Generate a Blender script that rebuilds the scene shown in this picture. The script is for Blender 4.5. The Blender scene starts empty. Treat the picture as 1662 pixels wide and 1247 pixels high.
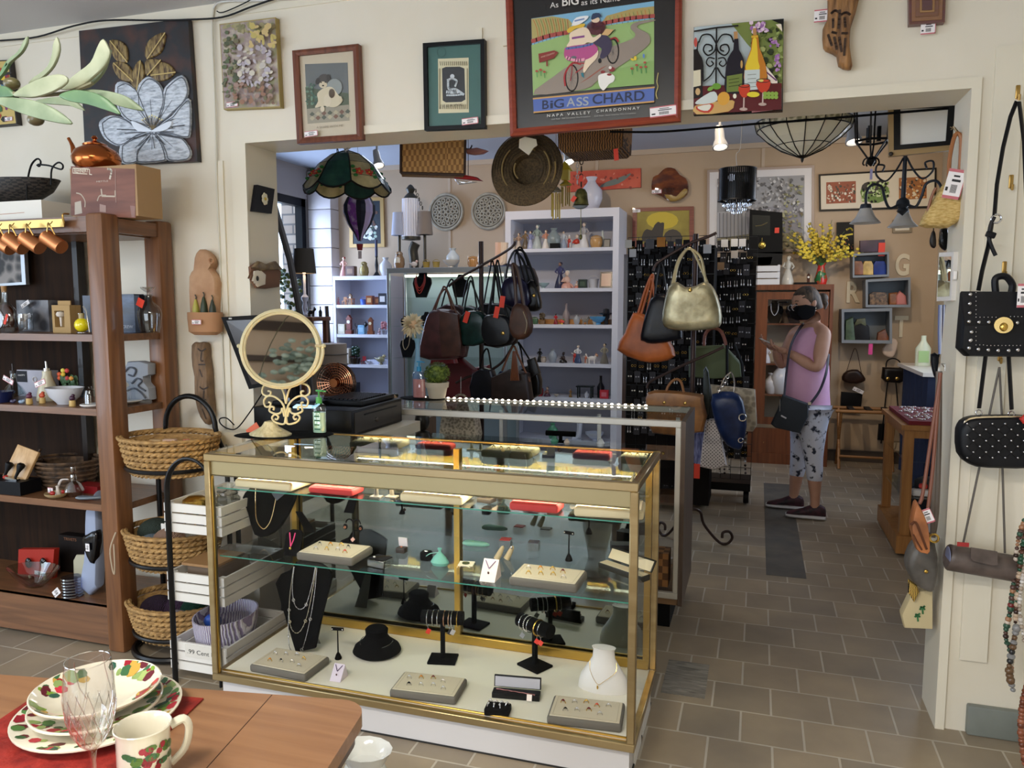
import bpy,bmesh,math,random
from math import cos,sin,pi,radians
from mathutils import Vector,Matrix,Euler
rnd=random.Random(11)
# ---------------------------------------------------------------- camera, world, light, exposure
SC=bpy.context.scene
F,CX,CY,CH=1250.0,831.0,623.5,1.52
PITCH,YAW=radians(5.75),radians(17.7)
cd=bpy.data.cameras.new('camera');cam=bpy.data.objects.new('camera',cd)
SC.collection.objects.link(cam);SC.camera=cam
cd.sensor_width=36;cd.lens=36*F/1662;cd.clip_start=.02
cam.location=(0,0,CH);cam.rotation_euler=(pi/2-PITCH,0,YAW)
SC.view_settings.view_transform='Standard';SC.view_settings.look='None'
SC.view_settings.exposure=0.0;SC.view_settings.gamma=1.0
SC.view_settings.use_curve_mapping=False
wd=bpy.data.worlds.new('world');SC.world=wd;wd.use_nodes=True
wd.node_tree.nodes['Background'].inputs[0].default_value=(.62,.78,1,1)
wd.node_tree.nodes['Background'].inputs[1].default_value=3.0

def area(name,loc,rot,sx,sy,power,col,spread=180):
 l=bpy.data.lights.new(name,'AREA');l.shape='RECTANGLE';l.size=sx;l.size_y=sy
 l.energy=power;l.color=col;l.spread=radians(spread)
 o=bpy.data.objects.new(name,l);SC.collection.objects.link(o);o.location=loc
 o.rotation_euler=Euler([radians(a)for a in rot]);return o
# daylight through the shop windows behind and left of the camera, and the window of the back room
area('shop_window_light',(-3.4,-4.2,1.5),(90,0,0),3.6,2.0,95,(.86,.93,1))
area('ceiling_tube_light',(-1.2,-.45,2.8),(0,0,0),1.5,.35,85,(1,.94,.84))
area('ceiling_tube_light',(-.2,-1.6,2.8),(0,0,0),1.5,.35,40,(1,.94,.84))
area('side_window_light',(-5.4,-0.6,1.6),(90,0,-90),3.4,1.8,55,(.8,.9,1))
area('back_window_light',(-5.0,7.3,1.9),(90,0,-90),1.1,1.4,42,(.5,.66,1))
area('back_fluorescent',(-2.6,6.0,3.05),(0,0,0),1.2,.3,14,(.8,.88,1))
area('back_room_side_window',(1.45,6.4,2.1),(90,0,90),1.2,.9,10,(.85,.9,1))
def point(name,loc,power,col,r=.04):
 l=bpy.data.lights.new(name,'POINT');l.energy=power;l.color=col;l.shadow_soft_size=r
 o=bpy.data.objects.new(name,l);SC.collection.objects.link(o);o.location=loc;return o
def spot(name,loc,target,power,col,ang=70,blend=.7):
 l=bpy.data.lights.new(name,'SPOT');l.energy=power;l.color=col;l.shadow_soft_size=.04
 l.spot_size=radians(ang);l.spot_blend=blend
 o=bpy.data.objects.new(name,l);SC.collection.objects.link(o);o.location=loc
 o.rotation_euler=(Vector(target)-Vector(loc)).to_track_quat('-Z','Y').to_euler();return o

# ---------------------------------------------------------------- photograph frame -> world planes
_fw=Vector((-sin(YAW)*cos(PITCH),cos(YAW)*cos(PITCH),-sin(PITCH)))
_rt=Vector((cos(YAW),sin(YAW),0));_up=_rt.cross(_fw)
def P(x,y,X=None,Y=None,Z=None):
 d=_fw+_rt*((x-CX)/F)-_up*((y-CY)/F)
 t=X/d.x if X is not None else Y/d.y if Y is not None else(Z-CH)/d.z
 return Vector((0,0,CH))+d*t
def PX(x,Y,Z):  # point on the line (Y, Z) seen at picture column x
 k=(x-CX)/F  # dot(v, rt) = k dot(v, fw)
 b,c=Y,Z-CH
 return Vector(((k*(b*_fw.y+c*_fw.z)-b*_rt.y)/(_rt.x-k*_fw.x),Y,Z))
def S(px,Y):  # metres per pixel at depth Y straight ahead of column px
 return(P(px+1,500,Y=Y)-P(px,500,Y=Y)).length*.96

# ---------------------------------------------------------------- materials
def _c(h,a=1):
 v=[int(h[i:i+2],16)/255 for i in(0,2,4)]
 return tuple([(x/12.92 if x<=.04045 else((x+.055)/1.055)**2.4)for x in v]+[a])
_MC={}
def C(h,rough=.55,metal=0,bump=0,bs=200,coat=0,sheen=0):
 k=('C',h,rough,metal,bump,bs,coat,sheen)
 if k in _MC:return _MC[k]
 m=bpy.data.materials.new('m_'+h);m.use_nodes=True;nt=m.node_tree;b=nt.nodes['Principled BSDF']
 b.inputs['Base Color'].default_value=_c(h);b.inputs['Roughness'].default_value=rough
 b.inputs['Metallic'].default_value=metal;b.inputs['Coat Weight'].default_value=coat
 if int(h[:2],16)<34 and int(h[4:6],16)<40 and rough>.3 and not metal:b.inputs['Specular IOR Level'].default_value=.18
 if sheen:b.inputs['Sheen Weight'].default_value=sheen
 if bump:_bump(nt,b,bs,bump)
 _MC[k]=m;return m
def _bump(nt,b,scale,st,vec=None,h=None):
 n=nt.nodes;bp=n.new('ShaderNodeBump');bp.inputs['Strength'].default_value=st;bp.inputs['Distance'].default_value=.01
 if h is None:
  t=n.new('ShaderNodeTexNoise');t.inputs['Scale'].default_value=scale;t.inputs['Detail'].default_value=4
  co=n.new('ShaderNodeTexCoord');nt.links.new(vec or co.outputs['Object'],t.inputs['Vector']);h=t.outputs['Fac']
 nt.links.new(h,bp.inputs['Height']);nt.links.new(bp.outputs[0],b.inputs['Normal'])
def N(h1,h2,scale=8,st=(1,1,1),rough=.5,bump=.1,lo=.35,hi=.65,kind='noise',metal=0,h3=None,coat=0,dist=0):
 k=('N',h1,h2,scale,st,rough,bump,lo,hi,kind,metal,h3,coat,dist)
 if k in _MC:return _MC[k]
 m=bpy.data.materials.new('n_'+h1);m.use_nodes=True;nt=m.node_tree;n=nt.nodes;b=n['Principled BSDF']
 co=n.new('ShaderNodeTexCoord');mp=n.new('ShaderNodeMapping');mp.inputs['Scale'].default_value=st
 nt.links.new(co.outputs['Object'],mp.inputs['Vector'])
 if kind=='noise':
  t=n.new('ShaderNodeTexNoise');t.inputs['Detail'].default_value=5;out='Fac';t.inputs['Distortion'].default_value=dist
 elif kind=='vor':t=n.new('ShaderNodeTexVoronoi');out='Distance'
 elif kind=='wave':t=n.new('ShaderNodeTexWave');out='Fac';t.inputs['Distortion'].default_value=dist or 3;t.inputs['Detail'].default_value=3
 elif kind=='check':t=n.new('ShaderNodeTexChecker');out='Fac'
 elif kind=='magic':t=n.new('ShaderNodeTexMagic');out='Fac'
 t.inputs['Scale'].default_value=scale;nt.links.new(mp.outputs[0],t.inputs['Vector'])
 r=n.new('ShaderNodeValToRGB');e=r.color_ramp.elements
 e[0].position=lo;e[0].color=_c(h1);e[1].position=hi;e[1].color=_c(h2)
 if int(h2[:2],16)<52:b.inputs['Specular IOR Level'].default_value=.25
 if h3:x=e.new((lo+hi)/2);x.color=_c(h3)
 nt.links.new(t.outputs[out],r.inputs[0]);nt.links.new(r.outputs[0],b.inputs['Base Color'])
 b.inputs['Roughness'].default_value=rough;b.inputs['Metallic'].default_value=metal;b.inputs['Coat Weight'].default_value=coat
 if bump:_bump(nt,b,0,bump,h=t.outputs[out])
 _MC[k]=m;return m
def W(h1,h2,ax='x',sc=5,rough=.42,coat=.15):  # wood, grain running along ax
 st={'x':(.6,9,9),'y':(9,.6,9),'z':(9,9,.6)}[ax]
 return N(h1,h2,sc,st,rough,.06,.3,.7,coat=coat,dist=.6)
def GL(h='ffffff',a=.06,rough=.0,edge=1.5):  # glass: clear with a fresnel sheen
 k=('G',h,a,rough,edge)
 if k in _MC:return _MC[k]
 m=bpy.data.materials.new('glass_'+h);m.use_nodes=True;nt=m.node_tree;n=nt.nodes
 n.remove(n['Principled BSDF']);t=n.new('ShaderNodeBsdfTransparent');t.inputs[0].default_value=tuple([v**.4 for v in _c(h)[:3]]+[1])
 g=n.new('ShaderNodeBsdfGlossy');g.inputs['Roughness'].default_value=rough
 f=n.new('ShaderNodeFresnel');f.inputs[0].default_value=edge;x=n.new('ShaderNodeMixShader')
 ad=n.new('ShaderNodeMath');ad.operation='ADD';ad.inputs[1].default_value=a;ad.use_clamp=True
 ge=n.new('ShaderNodeNewGeometry');iv=n.new('ShaderNodeMath');iv.operation='SUBTRACT';iv.inputs[0].default_value=1
 nt.links.new(ge.outputs['Backfacing'],iv.inputs[1]);mu=n.new('ShaderNodeMath');mu.operation='MULTIPLY'
 nt.links.new(f.outputs[0],ad.inputs[0]);nt.links.new(ad.outputs[0],mu.inputs[0]);nt.links.new(iv.outputs[0],mu.inputs[1]);nt.links.new(mu.outputs[0],x.inputs[0])
 nt.links.new(t.outputs[0],x.inputs[1]);nt.links.new(g.outputs[0],x.inputs[2])
 nt.links.new(x.outputs[0],n['Material Output'].inputs[0]);_MC[k]=m;return m
def EM(h,s):
 k=('E',h,s)
 if k in _MC:return _MC[k]
 m=bpy.data.materials.new('lit_'+h);m.use_nodes=True;n=m.node_tree.nodes;b=n['Principled BSDF']
 b.inputs['Base Color'].default_value=_c(h);b.inputs['Emission Color'].default_value=_c(h);b.inputs['Emission Strength'].default_value=s
 _MC[k]=m;return m
MIRROR=C('d8d8d4',.02,1);CHR=C('c8c8c8',.18,1);GOLD=C('d8b25a',.25,1);BRASS=C('b8985a',.3,1)
BLACK=C('0c0c0e',.5);VLV=C('050506',1);WHITE=C('e6e4e0',.5);BLM=C('101012',.35,.3)
REDTAG=C('e0402a',.6);TAGM=C('f2eef0',.6);PINKED=C('c8707a',.6);INK=C('26262a',.6)

# ---------------------------------------------------------------- mesh builder
_WL={}
class MB:
 def __init__(s):s.b=bmesh.new();s.m=0
 def _f(s,vs,idx):
  for f in idx:
   try:q=s.b.faces.new([vs[i]for i in f]);q.material_index=s.m
   except ValueError:pass
 def _v(s,pts):return[s.b.verts.new(p)for p in pts]
 def box(s,x0,y0,z0,x1,y1,z1):
  v=s._v([(x,y,z)for x in(x0,x1)for y in(y0,y1)for z in(z0,z1)])
  s._f(v,[(0,1,3,2),(4,6,7,5),(0,4,5,1),(2,3,7,6),(0,2,6,4),(1,5,7,3)]);return s
 def cb(s,c,sz,rot=None,bev=0,seg=2):  # centred box, optional rotation and bevel
  t=bmesh.new();bmesh.ops.create_cube(t,size=1);bmesh.ops.scale(t,vec=sz,verts=t.verts)
  if bev:bmesh.ops.bevel(t,geom=t.edges[:],offset=bev,segments=seg,affect='EDGES',profile=.5)
  M=Matrix.Translation(c)@(Euler([radians(a)for a in rot]).to_matrix().to_4x4()if rot else Matrix())
  s.add(t,M);return s
 def add(s,t,M=Matrix()):
  mp={}
  for v in t.verts:mp[v]=s.b.verts.new(M@v.co)
  for f in t.faces:
   q=s.b.faces.new([mp[v]for v in f.verts]);q.material_index=s.m
  t.free()
 def ring(s,c,a,b,r1,r2,n):return s._v([c+a*(cos(2*pi*i/n)*r1)+b*(sin(2*pi*i/n)*r2)for i in range(n)])
 def bridge(s,A,B):
  n=len(A)
  for i in range(n):s._f([A[i],A[(i+1)%n],B[(i+1)%n],B[i]],[(0,1,2,3)])
 def cap(s,A,rev=False):s._f(A[::-1]if rev else A,[tuple(range(len(A)))])
 def cyl(s,p0,p1,r0,r1=None,n=16,caps=True):
  p0,p1=Vector(p0),Vector(p1);r1=r0 if r1 is None else r1;d=(p1-p0).normalized()
  a=d.orthogonal().normalized();b=d.cross(a)
  A=s.ring(p0,a,b,r0,r0,n);B=s.ring(p1,a,b,r1,r1,n);s.bridge(A,B)
  if caps:s.cap(A,True);s.cap(B)
  return s
 def tube(s,pts,r,n=8,closed=False,flat=1):
  pts=[Vector(p)for p in pts];L=len(pts);rs=r if isinstance(r,(list,tuple))else[r]*L;R=[];a=None
  for i,p in enumerate(pts):
   q0=pts[i-1]if(i or closed)else p;q1=pts[(i+1)%L]if(i<L-1 or closed)else p
   d=(q1-q0);d=d.normalized()if d.length>1e-9 else Vector((0,0,1))
   a=(d.orthogonal()if a is None else a-d*a.dot(d))
   if a.length<1e-6:a=d.orthogonal()
   a=a.normalized();R.append(s.ring(p,a,d.cross(a),rs[i],rs[i]*flat,n))
  for i in range(L-1):s.bridge(R[i],R[i+1])
  if closed:
   s.bridge(R[-1],R[0])
  else:s.cap(R[0],True);s.cap(R[-1])
  return s
 def lathe(s,prof,c=(0,0,0),n=20,sx=1,sy=1,caps=True,M=None):
  c=Vector(c);R=[];X,Y,Z=Vector((1,0,0)),Vector((0,1,0)),Vector((0,0,1))
  if M is not None:X,Y,Z=M@X,M@Y,M@Z
  for r,z in prof:R.append(s.ring(c+Z*z,X,Y,max(r,1e-4)*sx,max(r,1e-4)*sy,n))
  for i in range(len(R)-1):s.bridge(R[i],R[i+1])
  if caps:s.cap(R[0],True);s.cap(R[-1])
  return s
 def ell(s,c,r,n=12,M=None):
  if not hasattr(r,'__len__'):r=(r,r,r)
  k=max(4,n//2+1)
  prof=[(sin(pi*i/k),-cos(pi*i/k)*r[2])for i in range(k+1)]
  return s.lathe(prof,c,n,r[0],r[1],M=M)
 def tor(s,c,R,r,ax='z',n=24,m=8,flat=1,sx=1):
  A={'z':((1,0,0),(0,1,0)),'y':((1,0,0),(0,0,1)),'x':((0,1,0),(0,0,1))}[ax]
  a,b=Vector(A[0]),Vector(A[1]);c=Vector(c)
  return s.tube([c+a*cos(2*pi*i/n)*R*sx+b*sin(2*pi*i/n)*R for i in range(n)],r,m,True,flat)
 def prism(s,pts,vec):
  vec=Vector(vec);A=s._v([Vector(p)for p in pts]);B=s._v([Vector(p)+vec for p in pts])
  s.cap(A,True);s.cap(B);s.bridge(A,B);return s
 def poly(s,pts):s.cap(s._v(pts));return s
 def puff(s,pts,thick,k=5,ax=(0,1,0),flat=.5,back=1.0):  # pillow from an outline: swells along ax
  ax=Vector(ax);pts=[Vector(p)for p in pts];c=sum(pts,Vector())/len(pts);R=[]
  for i in range(-k,k+1):
   t=i/k;sc=1-(1-flat)*abs(t)**2.5;d=sin(t*pi/2)*thick/2*(back if t>0 else 1)
   if abs(i)==k:sc*=.86
   R.append(s._v([c+(p-c)*sc+ax*d for p in pts]))
  for i in range(len(R)-1):s.bridge(R[i],R[i+1])
  s.cap(R[0],True);s.cap(R[-1]);return s
 def o(s,name,mats,parent=None,lb=None,cat=None,group=None,loc=None,rz=0,kind=None,smooth=True,rcl=True):
  b=s.b
  if rcl:bmesh.ops.recalc_face_normals(b,faces=b.faces[:])
  off=Vector()
  if parent is not None:
   w=_WL.get(parent.name)
   if w is not None:off=w
  elif loc is None:
   xs=[v.co.x for v in b.verts];ys=[v.co.y for v in b.verts];zs=[v.co.z for v in b.verts]
   off=Vector(((min(xs)+max(xs))/2,(min(ys)+max(ys))/2,min(zs)))
  if off.length:bmesh.ops.translate(b,vec=-off,verts=b.verts)
  if smooth:
   for f in b.faces:f.smooth=True
   for e in b.edges:
    if len(e.link_faces)==2 and e.calc_face_angle(0)>.7:e.smooth=False
  me=bpy.data.meshes.new(name);b.to_mesh(me);b.free()
  for m in(mats if isinstance(mats,(list,tuple))else[mats]):me.materials.append(m)
  ob=bpy.data.objects.new(name,me);SC.collection.objects.link(ob)
  if parent is not None:
   ob.parent=parent
   if _WL.get(parent.name)is not None:_WL[ob.name]=off.copy()
  elif loc is None:ob.location=off;_WL[ob.name]=off.copy()
  else:ob.location=loc;ob.rotation_euler=(0,0,radians(rz))
  if lb:ob['label']=lb
  if cat:ob['category']=cat
  if group:ob['group']=group
  if kind:ob['kind']=kind
  return ob
def T(name,lb,cat,loc=(0,0,0),rz=0,group=None,world=True,kind=None):  # Empty at a thing's base
 o=bpy.data.objects.new(name,None);SC.collection.objects.link(o);o.location=loc
 o.empty_display_size=.02;o.rotation_euler=(0,0,radians(rz))
 if kind:o['kind']=kind
 else:o['label']=lb;o['category']=cat
 if group:o['group']=group
 if world:_WL[o.name]=Vector(loc)
 return o
def dup(root,loc=None,rz=None,lb=None,group=None,scale=None):
 r=root.copy();SC.collection.objects.link(r)
 if loc is not None:r.location=loc
 if rz is not None:r.rotation_euler=(r.rotation_euler.x,r.rotation_euler.y,radians(rz))
 if scale is not None:r.scale=scale if hasattr(scale,'__len__')else(scale,)*3
 if lb:r['label']=lb
 if group:r['group']=group
 for ch in list(root.children):
  c=ch.copy();SC.collection.objects.link(c);c.parent=r
  for g in ch.children:
   d=g.copy();SC.collection.objects.link(d);d.parent=c
 return r
def ST(name,mb,m,**k):return mb.o(name,m,kind='structure',**k)
def text_mb(mb,s,x,y,z,h,w=None,nrm='-y',ext=.0006,bold=0,just='LEFT',skew=0):
 """lettering as a mesh in the x-z plane facing -y; x, z is the baseline start"""
 cu=bpy.data.curves.new('t','FONT');cu.body=s;cu.size=1;cu.extrude=0;cu.offset=bold;cu.align_x=just
 ob=bpy.data.objects.new('t',cu);me=bpy.data.meshes.new_from_object(ob)
 xs=[v.co.x for v in me.vertices]or[0,1];wid=max(xs)-min(xs);x0=min(xs)if just=='LEFT' else 0
 k=h/.7;kx=(w/wid)if w else k
 t=bmesh.new();t.from_mesh(me)
 for v in t.verts:v.co=Vector(((v.co.x-x0)*kx,0,v.co.y*k+skew*(v.co.x-x0)*kx))
 s.__class__;mb.add(t,Matrix.Translation((x,y,z)));bpy.data.objects.remove(ob);bpy.data.curves.remove(cu);bpy.data.meshes.remove(me)
def tag(parent,c,w=.045,h=.022,rz=0,tilt=0,pink=True,name='price_tag'):  # paper price label facing -y, with a bar code
 mb=MB();M=Matrix.Translation(c)@Matrix.Rotation(radians(rz),4,'Z')@Matrix.Rotation(radians(tilt),4,'Y')
 t=bmesh.new();bmesh.ops.create_cube(t,size=1);bmesh.ops.scale(t,vec=(w,.001,h),verts=t.verts);mb.m=0;mb.add(t,M)
 def bit(x0,z0,x1,z1,m):
  mb.m=m;mb.poly([M@Vector((x,-.0009,z))for x,z in((x0,z0),(x1,z0),(x1,z1),(x0,z1))])
 if pink:
  for z in(-h/2,h/2-h*.1):bit(-w/2,z,w/2,z+h*.1,1)
  bit(w/2-w*.05,-h/2,w/2,h/2,1)
 n=9
 for i in range(n):x=-w*.16+i*w*.04;bit(x,-h*.3,x+w*.022,-h*.02,2)
 bit(-w*.2,h*.08,w*.3,h*.16,2);bit(-w*.44,-h*.25,-w*.3,-h*.12,2);bit(-w*.15,h*.24,w*.2,h*.3,2)
 return mb.o(name,[TAGM,PINKED,INK],parent,smooth=0,rcl=0)
def redtag(parent,c,w=.03,h=.05,rz=0,tilt=0,name='red_tag'):
 return MB().cb(c,(w,.0015,h),(0,tilt,rz)).o(name,REDTAG,parent,smooth=0)
def arc(c,r,a0,a1,n=12,ax='y',rx=None):
 c=Vector(c);rx=rx or r;out=[]
 for i in range(n+1):
  a=radians(a0+(a1-a0)*i/n);u,v=cos(a)*rx,sin(a)*r
  out.append(c+(Vector((u,0,v))if ax=='y' else Vector((u,v,0))if ax=='z' else Vector((0,u,v))))
 return out
def smp(pts,k=4,closed=False):  # Catmull-Rom
 pts=[Vector(p)for p in pts];L=len(pts);out=[]
 for i in range(L if closed else L-1):
  g=(lambda j:pts[j%L])if closed else(lambda j:pts[max(0,min(L-1,j))])
  p0,p1,p2,p3=g(i-1),g(i),g(i+1),g(i+2)
  for j in range(k):
   t=j/k;out.append(.5*((2*p1)+(p2-p0)*t+(2*p0-5*p1+4*p2-p3)*t*t+(3*p1-p0-3*p2+p3)*t**3))
 if not closed:out.append(pts[-1])
 return out
def px(pts,Y,k=0,closed=True):  # outline points of a thing standing in the plane y = Y
 q=[P(x,y,Y=Y)for x,y in pts]
 return smp(q,k,closed)if k else q
# ---------------------------------------------------------------- the setting
WY,XL,XR,HZ=3.0,-2.2,.652,2.243
BY,BL,BR,BZ=8.15,-5.05,1.575,3.12
CZ=2.855
def tile_floor():
 m=bpy.data.materials.new('floor_tile');m.use_nodes=True;nt=m.node_tree;n=nt.nodes;b=n['Principled BSDF']
 co=n.new('ShaderNodeTexCoord');mp=n.new('ShaderNodeMapping');mp.inputs['Location'].default_value=(.233,.083,0)
 br=n.new('ShaderNodeTexBrick');br.offset=.5;br.inputs['Scale'].default_value=1
 br.inputs['Brick Width'].default_value=.215;br.inputs['Row Height'].default_value=.213
 br.inputs['Mortar Size'].default_value=.0045;br.inputs['Mortar Smooth'].default_value=.3
 br.inputs['Color1'].default_value=_c('aa9a82');br.inputs['Color2'].default_value=_c('968a78');br.inputs['Mortar'].default_value=_c('c6bdac');br.inputs['Bias'].default_value=-.1
 nz=n.new('ShaderNodeTexNoise');nz.inputs['Scale'].default_value=3.2;nz.inputs['Detail'].default_value=6
 r=n.new('ShaderNodeValToRGB');r.color_ramp.elements[0].color=(.62,.62,.66,1);r.color_ramp.elements[1].color=(1.05,1.02,.98,1);r.color_ramp.elements[0].position=.3;r.color_ramp.elements[1].position=.7
 mx=n.new('ShaderNodeMix');mx.data_type='RGBA';mx.blend_type='MULTIPLY';mx.inputs[0].default_value=.75
 L=nt.links.new;L(co.outputs['Object'],mp.inputs[0]);L(mp.outputs[0],br.inputs[0]);L(co.outputs['Object'],nz.inputs[0]);L(nz.outputs['Fac'],r.inputs[0])
 L(br.outputs['Color'],mx.inputs[6]);L(r.outputs[0],mx.inputs[7]);L(mx.outputs[2],b.inputs['Base Color'])
 b.inputs['Roughness'].default_value=.38
 bp=n.new('ShaderNodeBump');bp.inputs['Strength'].default_value=.35;bp.inputs['Distance'].default_value=.004;bp.invert=True
 L(br.outputs['Fac'],bp.inputs['Height']);L(bp.outputs[0],b.inputs['Normal']);return m
ST('floor',MB().box(-6.2,-4.6,-.1,4.2,9,0),tile_floor(),loc=(0,0,0))
ST('floor',MB().box(.085,4.49,0,.3,6.9,.0015),N('55534f','646058',9,rough=.5))
ST('floor',MB().box(-.325,2.95,0,-.155,3.25,.0012),N('6b665e','a39c90',7,(1,9,1),.6,.3,.35,.7,dist=2))
CREAM=N('ddd5c2','e5decf',2.2,rough=.6,bump=.03,lo=.3,hi=.7);CREAM2=C('e2dbc9',.5)
ST('wall_front',MB().box(-6.2,WY,0,XL,WY+.22,CZ+.5).box(XL,WY,HZ,XR,WY+.22,CZ+.5).box(XR,WY,0,1.02,WY+.22,CZ+.5),CREAM)
ST('ceiling',MB().box(-6.2,-4.6,CZ,1.3,WY,CZ+.1),C('c4c4c6',.8))
ST('wall_right',MB().box(1.0,-4.6,0,1.1,WY,CZ),CREAM)
ST('wall_left',MB().box(-6.2,1.4,0,-5.6,WY,CZ).box(-6.2,-4.6,0,-5.6,-2.4,CZ).box(-6.2,-2.4,0,-5.6,1.4,.6).box(-6.2,-2.4,2.5,-5.6,1.4,CZ),CREAM)
ST('wall_rear',MB().box(-5.6,-4.6,0,1.0,-4.4,.45).box(-5.6,-4.6,2.6,1.0,-4.4,CZ).box(-5.6,-4.6,.45,-5.2,-4.4,2.6).box(-1.6,-4.6,.45,1.0,-4.4,2.6),N('b49c84','bca58e',3))
ST('trim_5',MB().box(-1.6,-4.4,2.5,1.0,-4.34,2.62).box(-1.4,-4.4,2.1,.7,-4.32,2.17),C('3a2c26',.6))
# casing and joints of the opening
c=MB()
c.box(XL-.075,WY-.012,0,XL,WY+.001,HZ).box(XR,WY-.012,0,XR+.03,WY+.001,HZ).box(XL-.075,WY-.012,HZ,XR+.03,WY+.001,HZ+.035)
ST('trim_1',c,CREAM2)
ST('trim_2',MB().box(-1.105,WY-.008,HZ+.03,-1.08,WY+.001,2.62).cb((-.98,WY,2.7),(.022,.03,.32)).cb((.25,WY,2.64),(.014,.01,.42)).cb((.76,WY-.004,1.32),(.085,.02,2.1)).cb((.93,WY-.005,1.4),(.02,.02,2.8)).box(-6,WY-.006,CZ-.06,.99,WY+.001,CZ).cb((-2.34,WY-.004,1.3),(.03,.01,1.75)),CREAM2)
ST('baseboard_right',MB().cb((.85,WY-.012,.055),(.2,.03,.11),bev=.008).cb((.99,1.4,.055),(.03,3.2,.11)),N('6f7470','7e837c',6,rough=.5))
# back room shell
TAN=N('b8a287','c0aa90',2,rough=.7,bump=.02)
ST('wall_back',MB().box(BL,BY,0,BR,BY+.15,BZ),TAN)
ST('trim_3',MB().box(BL,BY-.02,0,BR,BY+.001,.11),C('4a4038',.5))
tb=MB()
for X in(-3.35,-1.68,-.02):tb.box(X,BY-.01,.1,X+.03,BY+.001,BZ)
tb.box(BL,BY-.03,BZ-.05,BR,BY+.001,BZ);ST('trim_4',tb,C('c4b29c',.6))
ST('ceiling',MB().box(BL-.4,WY+.22,BZ,BR+.9,BY+.2,BZ+.1),C('b6bcc8',.8))
wm=C('a39a96',.7)
w=MB().box(BL-.15,WY+.22,0,BL,6.7,BZ).box(BL-.15,7.97,0,BL,BY,BZ).box(BL-.15,6.7,0,BL,7.97,1.05).box(BL-.15,6.7,2.76,BL,7.97,BZ);ST('wall_side',w,wm)
ST('wall_behind',MB().box(BL,WY+.22,0,BL+.02,WY+.26,BZ).box(1.02,WY+.1,0,2.4,WY+.22,BZ),CREAM)
w=MB().box(BR,3.22,0,BR+.12,5.2,BZ).box(BR,5.2,0,BR+.12,7.2,1.0).box(BR,5.2,2.35,BR+.12,7.2,BZ).box(BR,7.2,0,BR+.12,BY,BZ);ST('wall_right',w,N('d9cbb0','e0d4bc',2))
# black-framed window of the back room with brickwork outside
wf=MB()
for a in((6.7,1.05,6.77,2.76),(7.89,1.05,7.97,2.76),(6.7,1.05,7.97,1.13),(6.7,2.67,7.97,2.76),(7.1,1.05,7.14,2.76),(6.7,1.86,7.97,1.9)):wf.box(BL-.11,a[0],a[1],BL-.02,a[2],a[3])
wo=ST('window_1',wf,C('15171c',.4));g=MB().box(BL-.07,6.75,1.1,BL-.065,7.9,2.7).o('pane',GL(a=.02),wo)
bm=bpy.data.materials.new('brick');bm.use_nodes=True;nn=bm.node_tree.nodes;bt=nn.new('ShaderNodeTexBrick');tcx=nn.new('ShaderNodeTexCoord');mp=nn.new('ShaderNodeMapping')
mp.inputs['Rotation'].default_value=(pi/2,0,0);bm.node_tree.links.new(tcx.outputs['Object'],mp.inputs[0]);bm.node_tree.links.new(mp.outputs[0],bt.inputs[0])
bt.inputs['Scale'].default_value=1;bt.inputs['Brick Width'].default_value=.3;bt.inputs['Row Height'].default_value=.12;bt.inputs['Mortar Size'].default_value=.012
bt.inputs['Color1'].default_value=_c('9c8a7c');bt.inputs['Color2'].default_value=_c('b5a69a');bt.inputs['Mortar'].default_value=_c('5f5a58')
bm.node_tree.links.new(bt.outputs[0],nn['Principled BSDF'].inputs['Base Color'])
MB().box(-5.62,8.3,0,-5.3,8.6,3.4).o('brick_pier',bm,lb='rough stone brick pier outside the back room window',cat='pier')
# painted block pilaster in the back corner
pl=MB();
for i in range(14):pl.cb((BL+.16,BY-.08,.11+.22*i),(.3,.2,.214),bev=.006)
ST('wall_pilaster',pl,C('cfc6c4',.6))
SKY=EM('dfe9ff',5)
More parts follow.
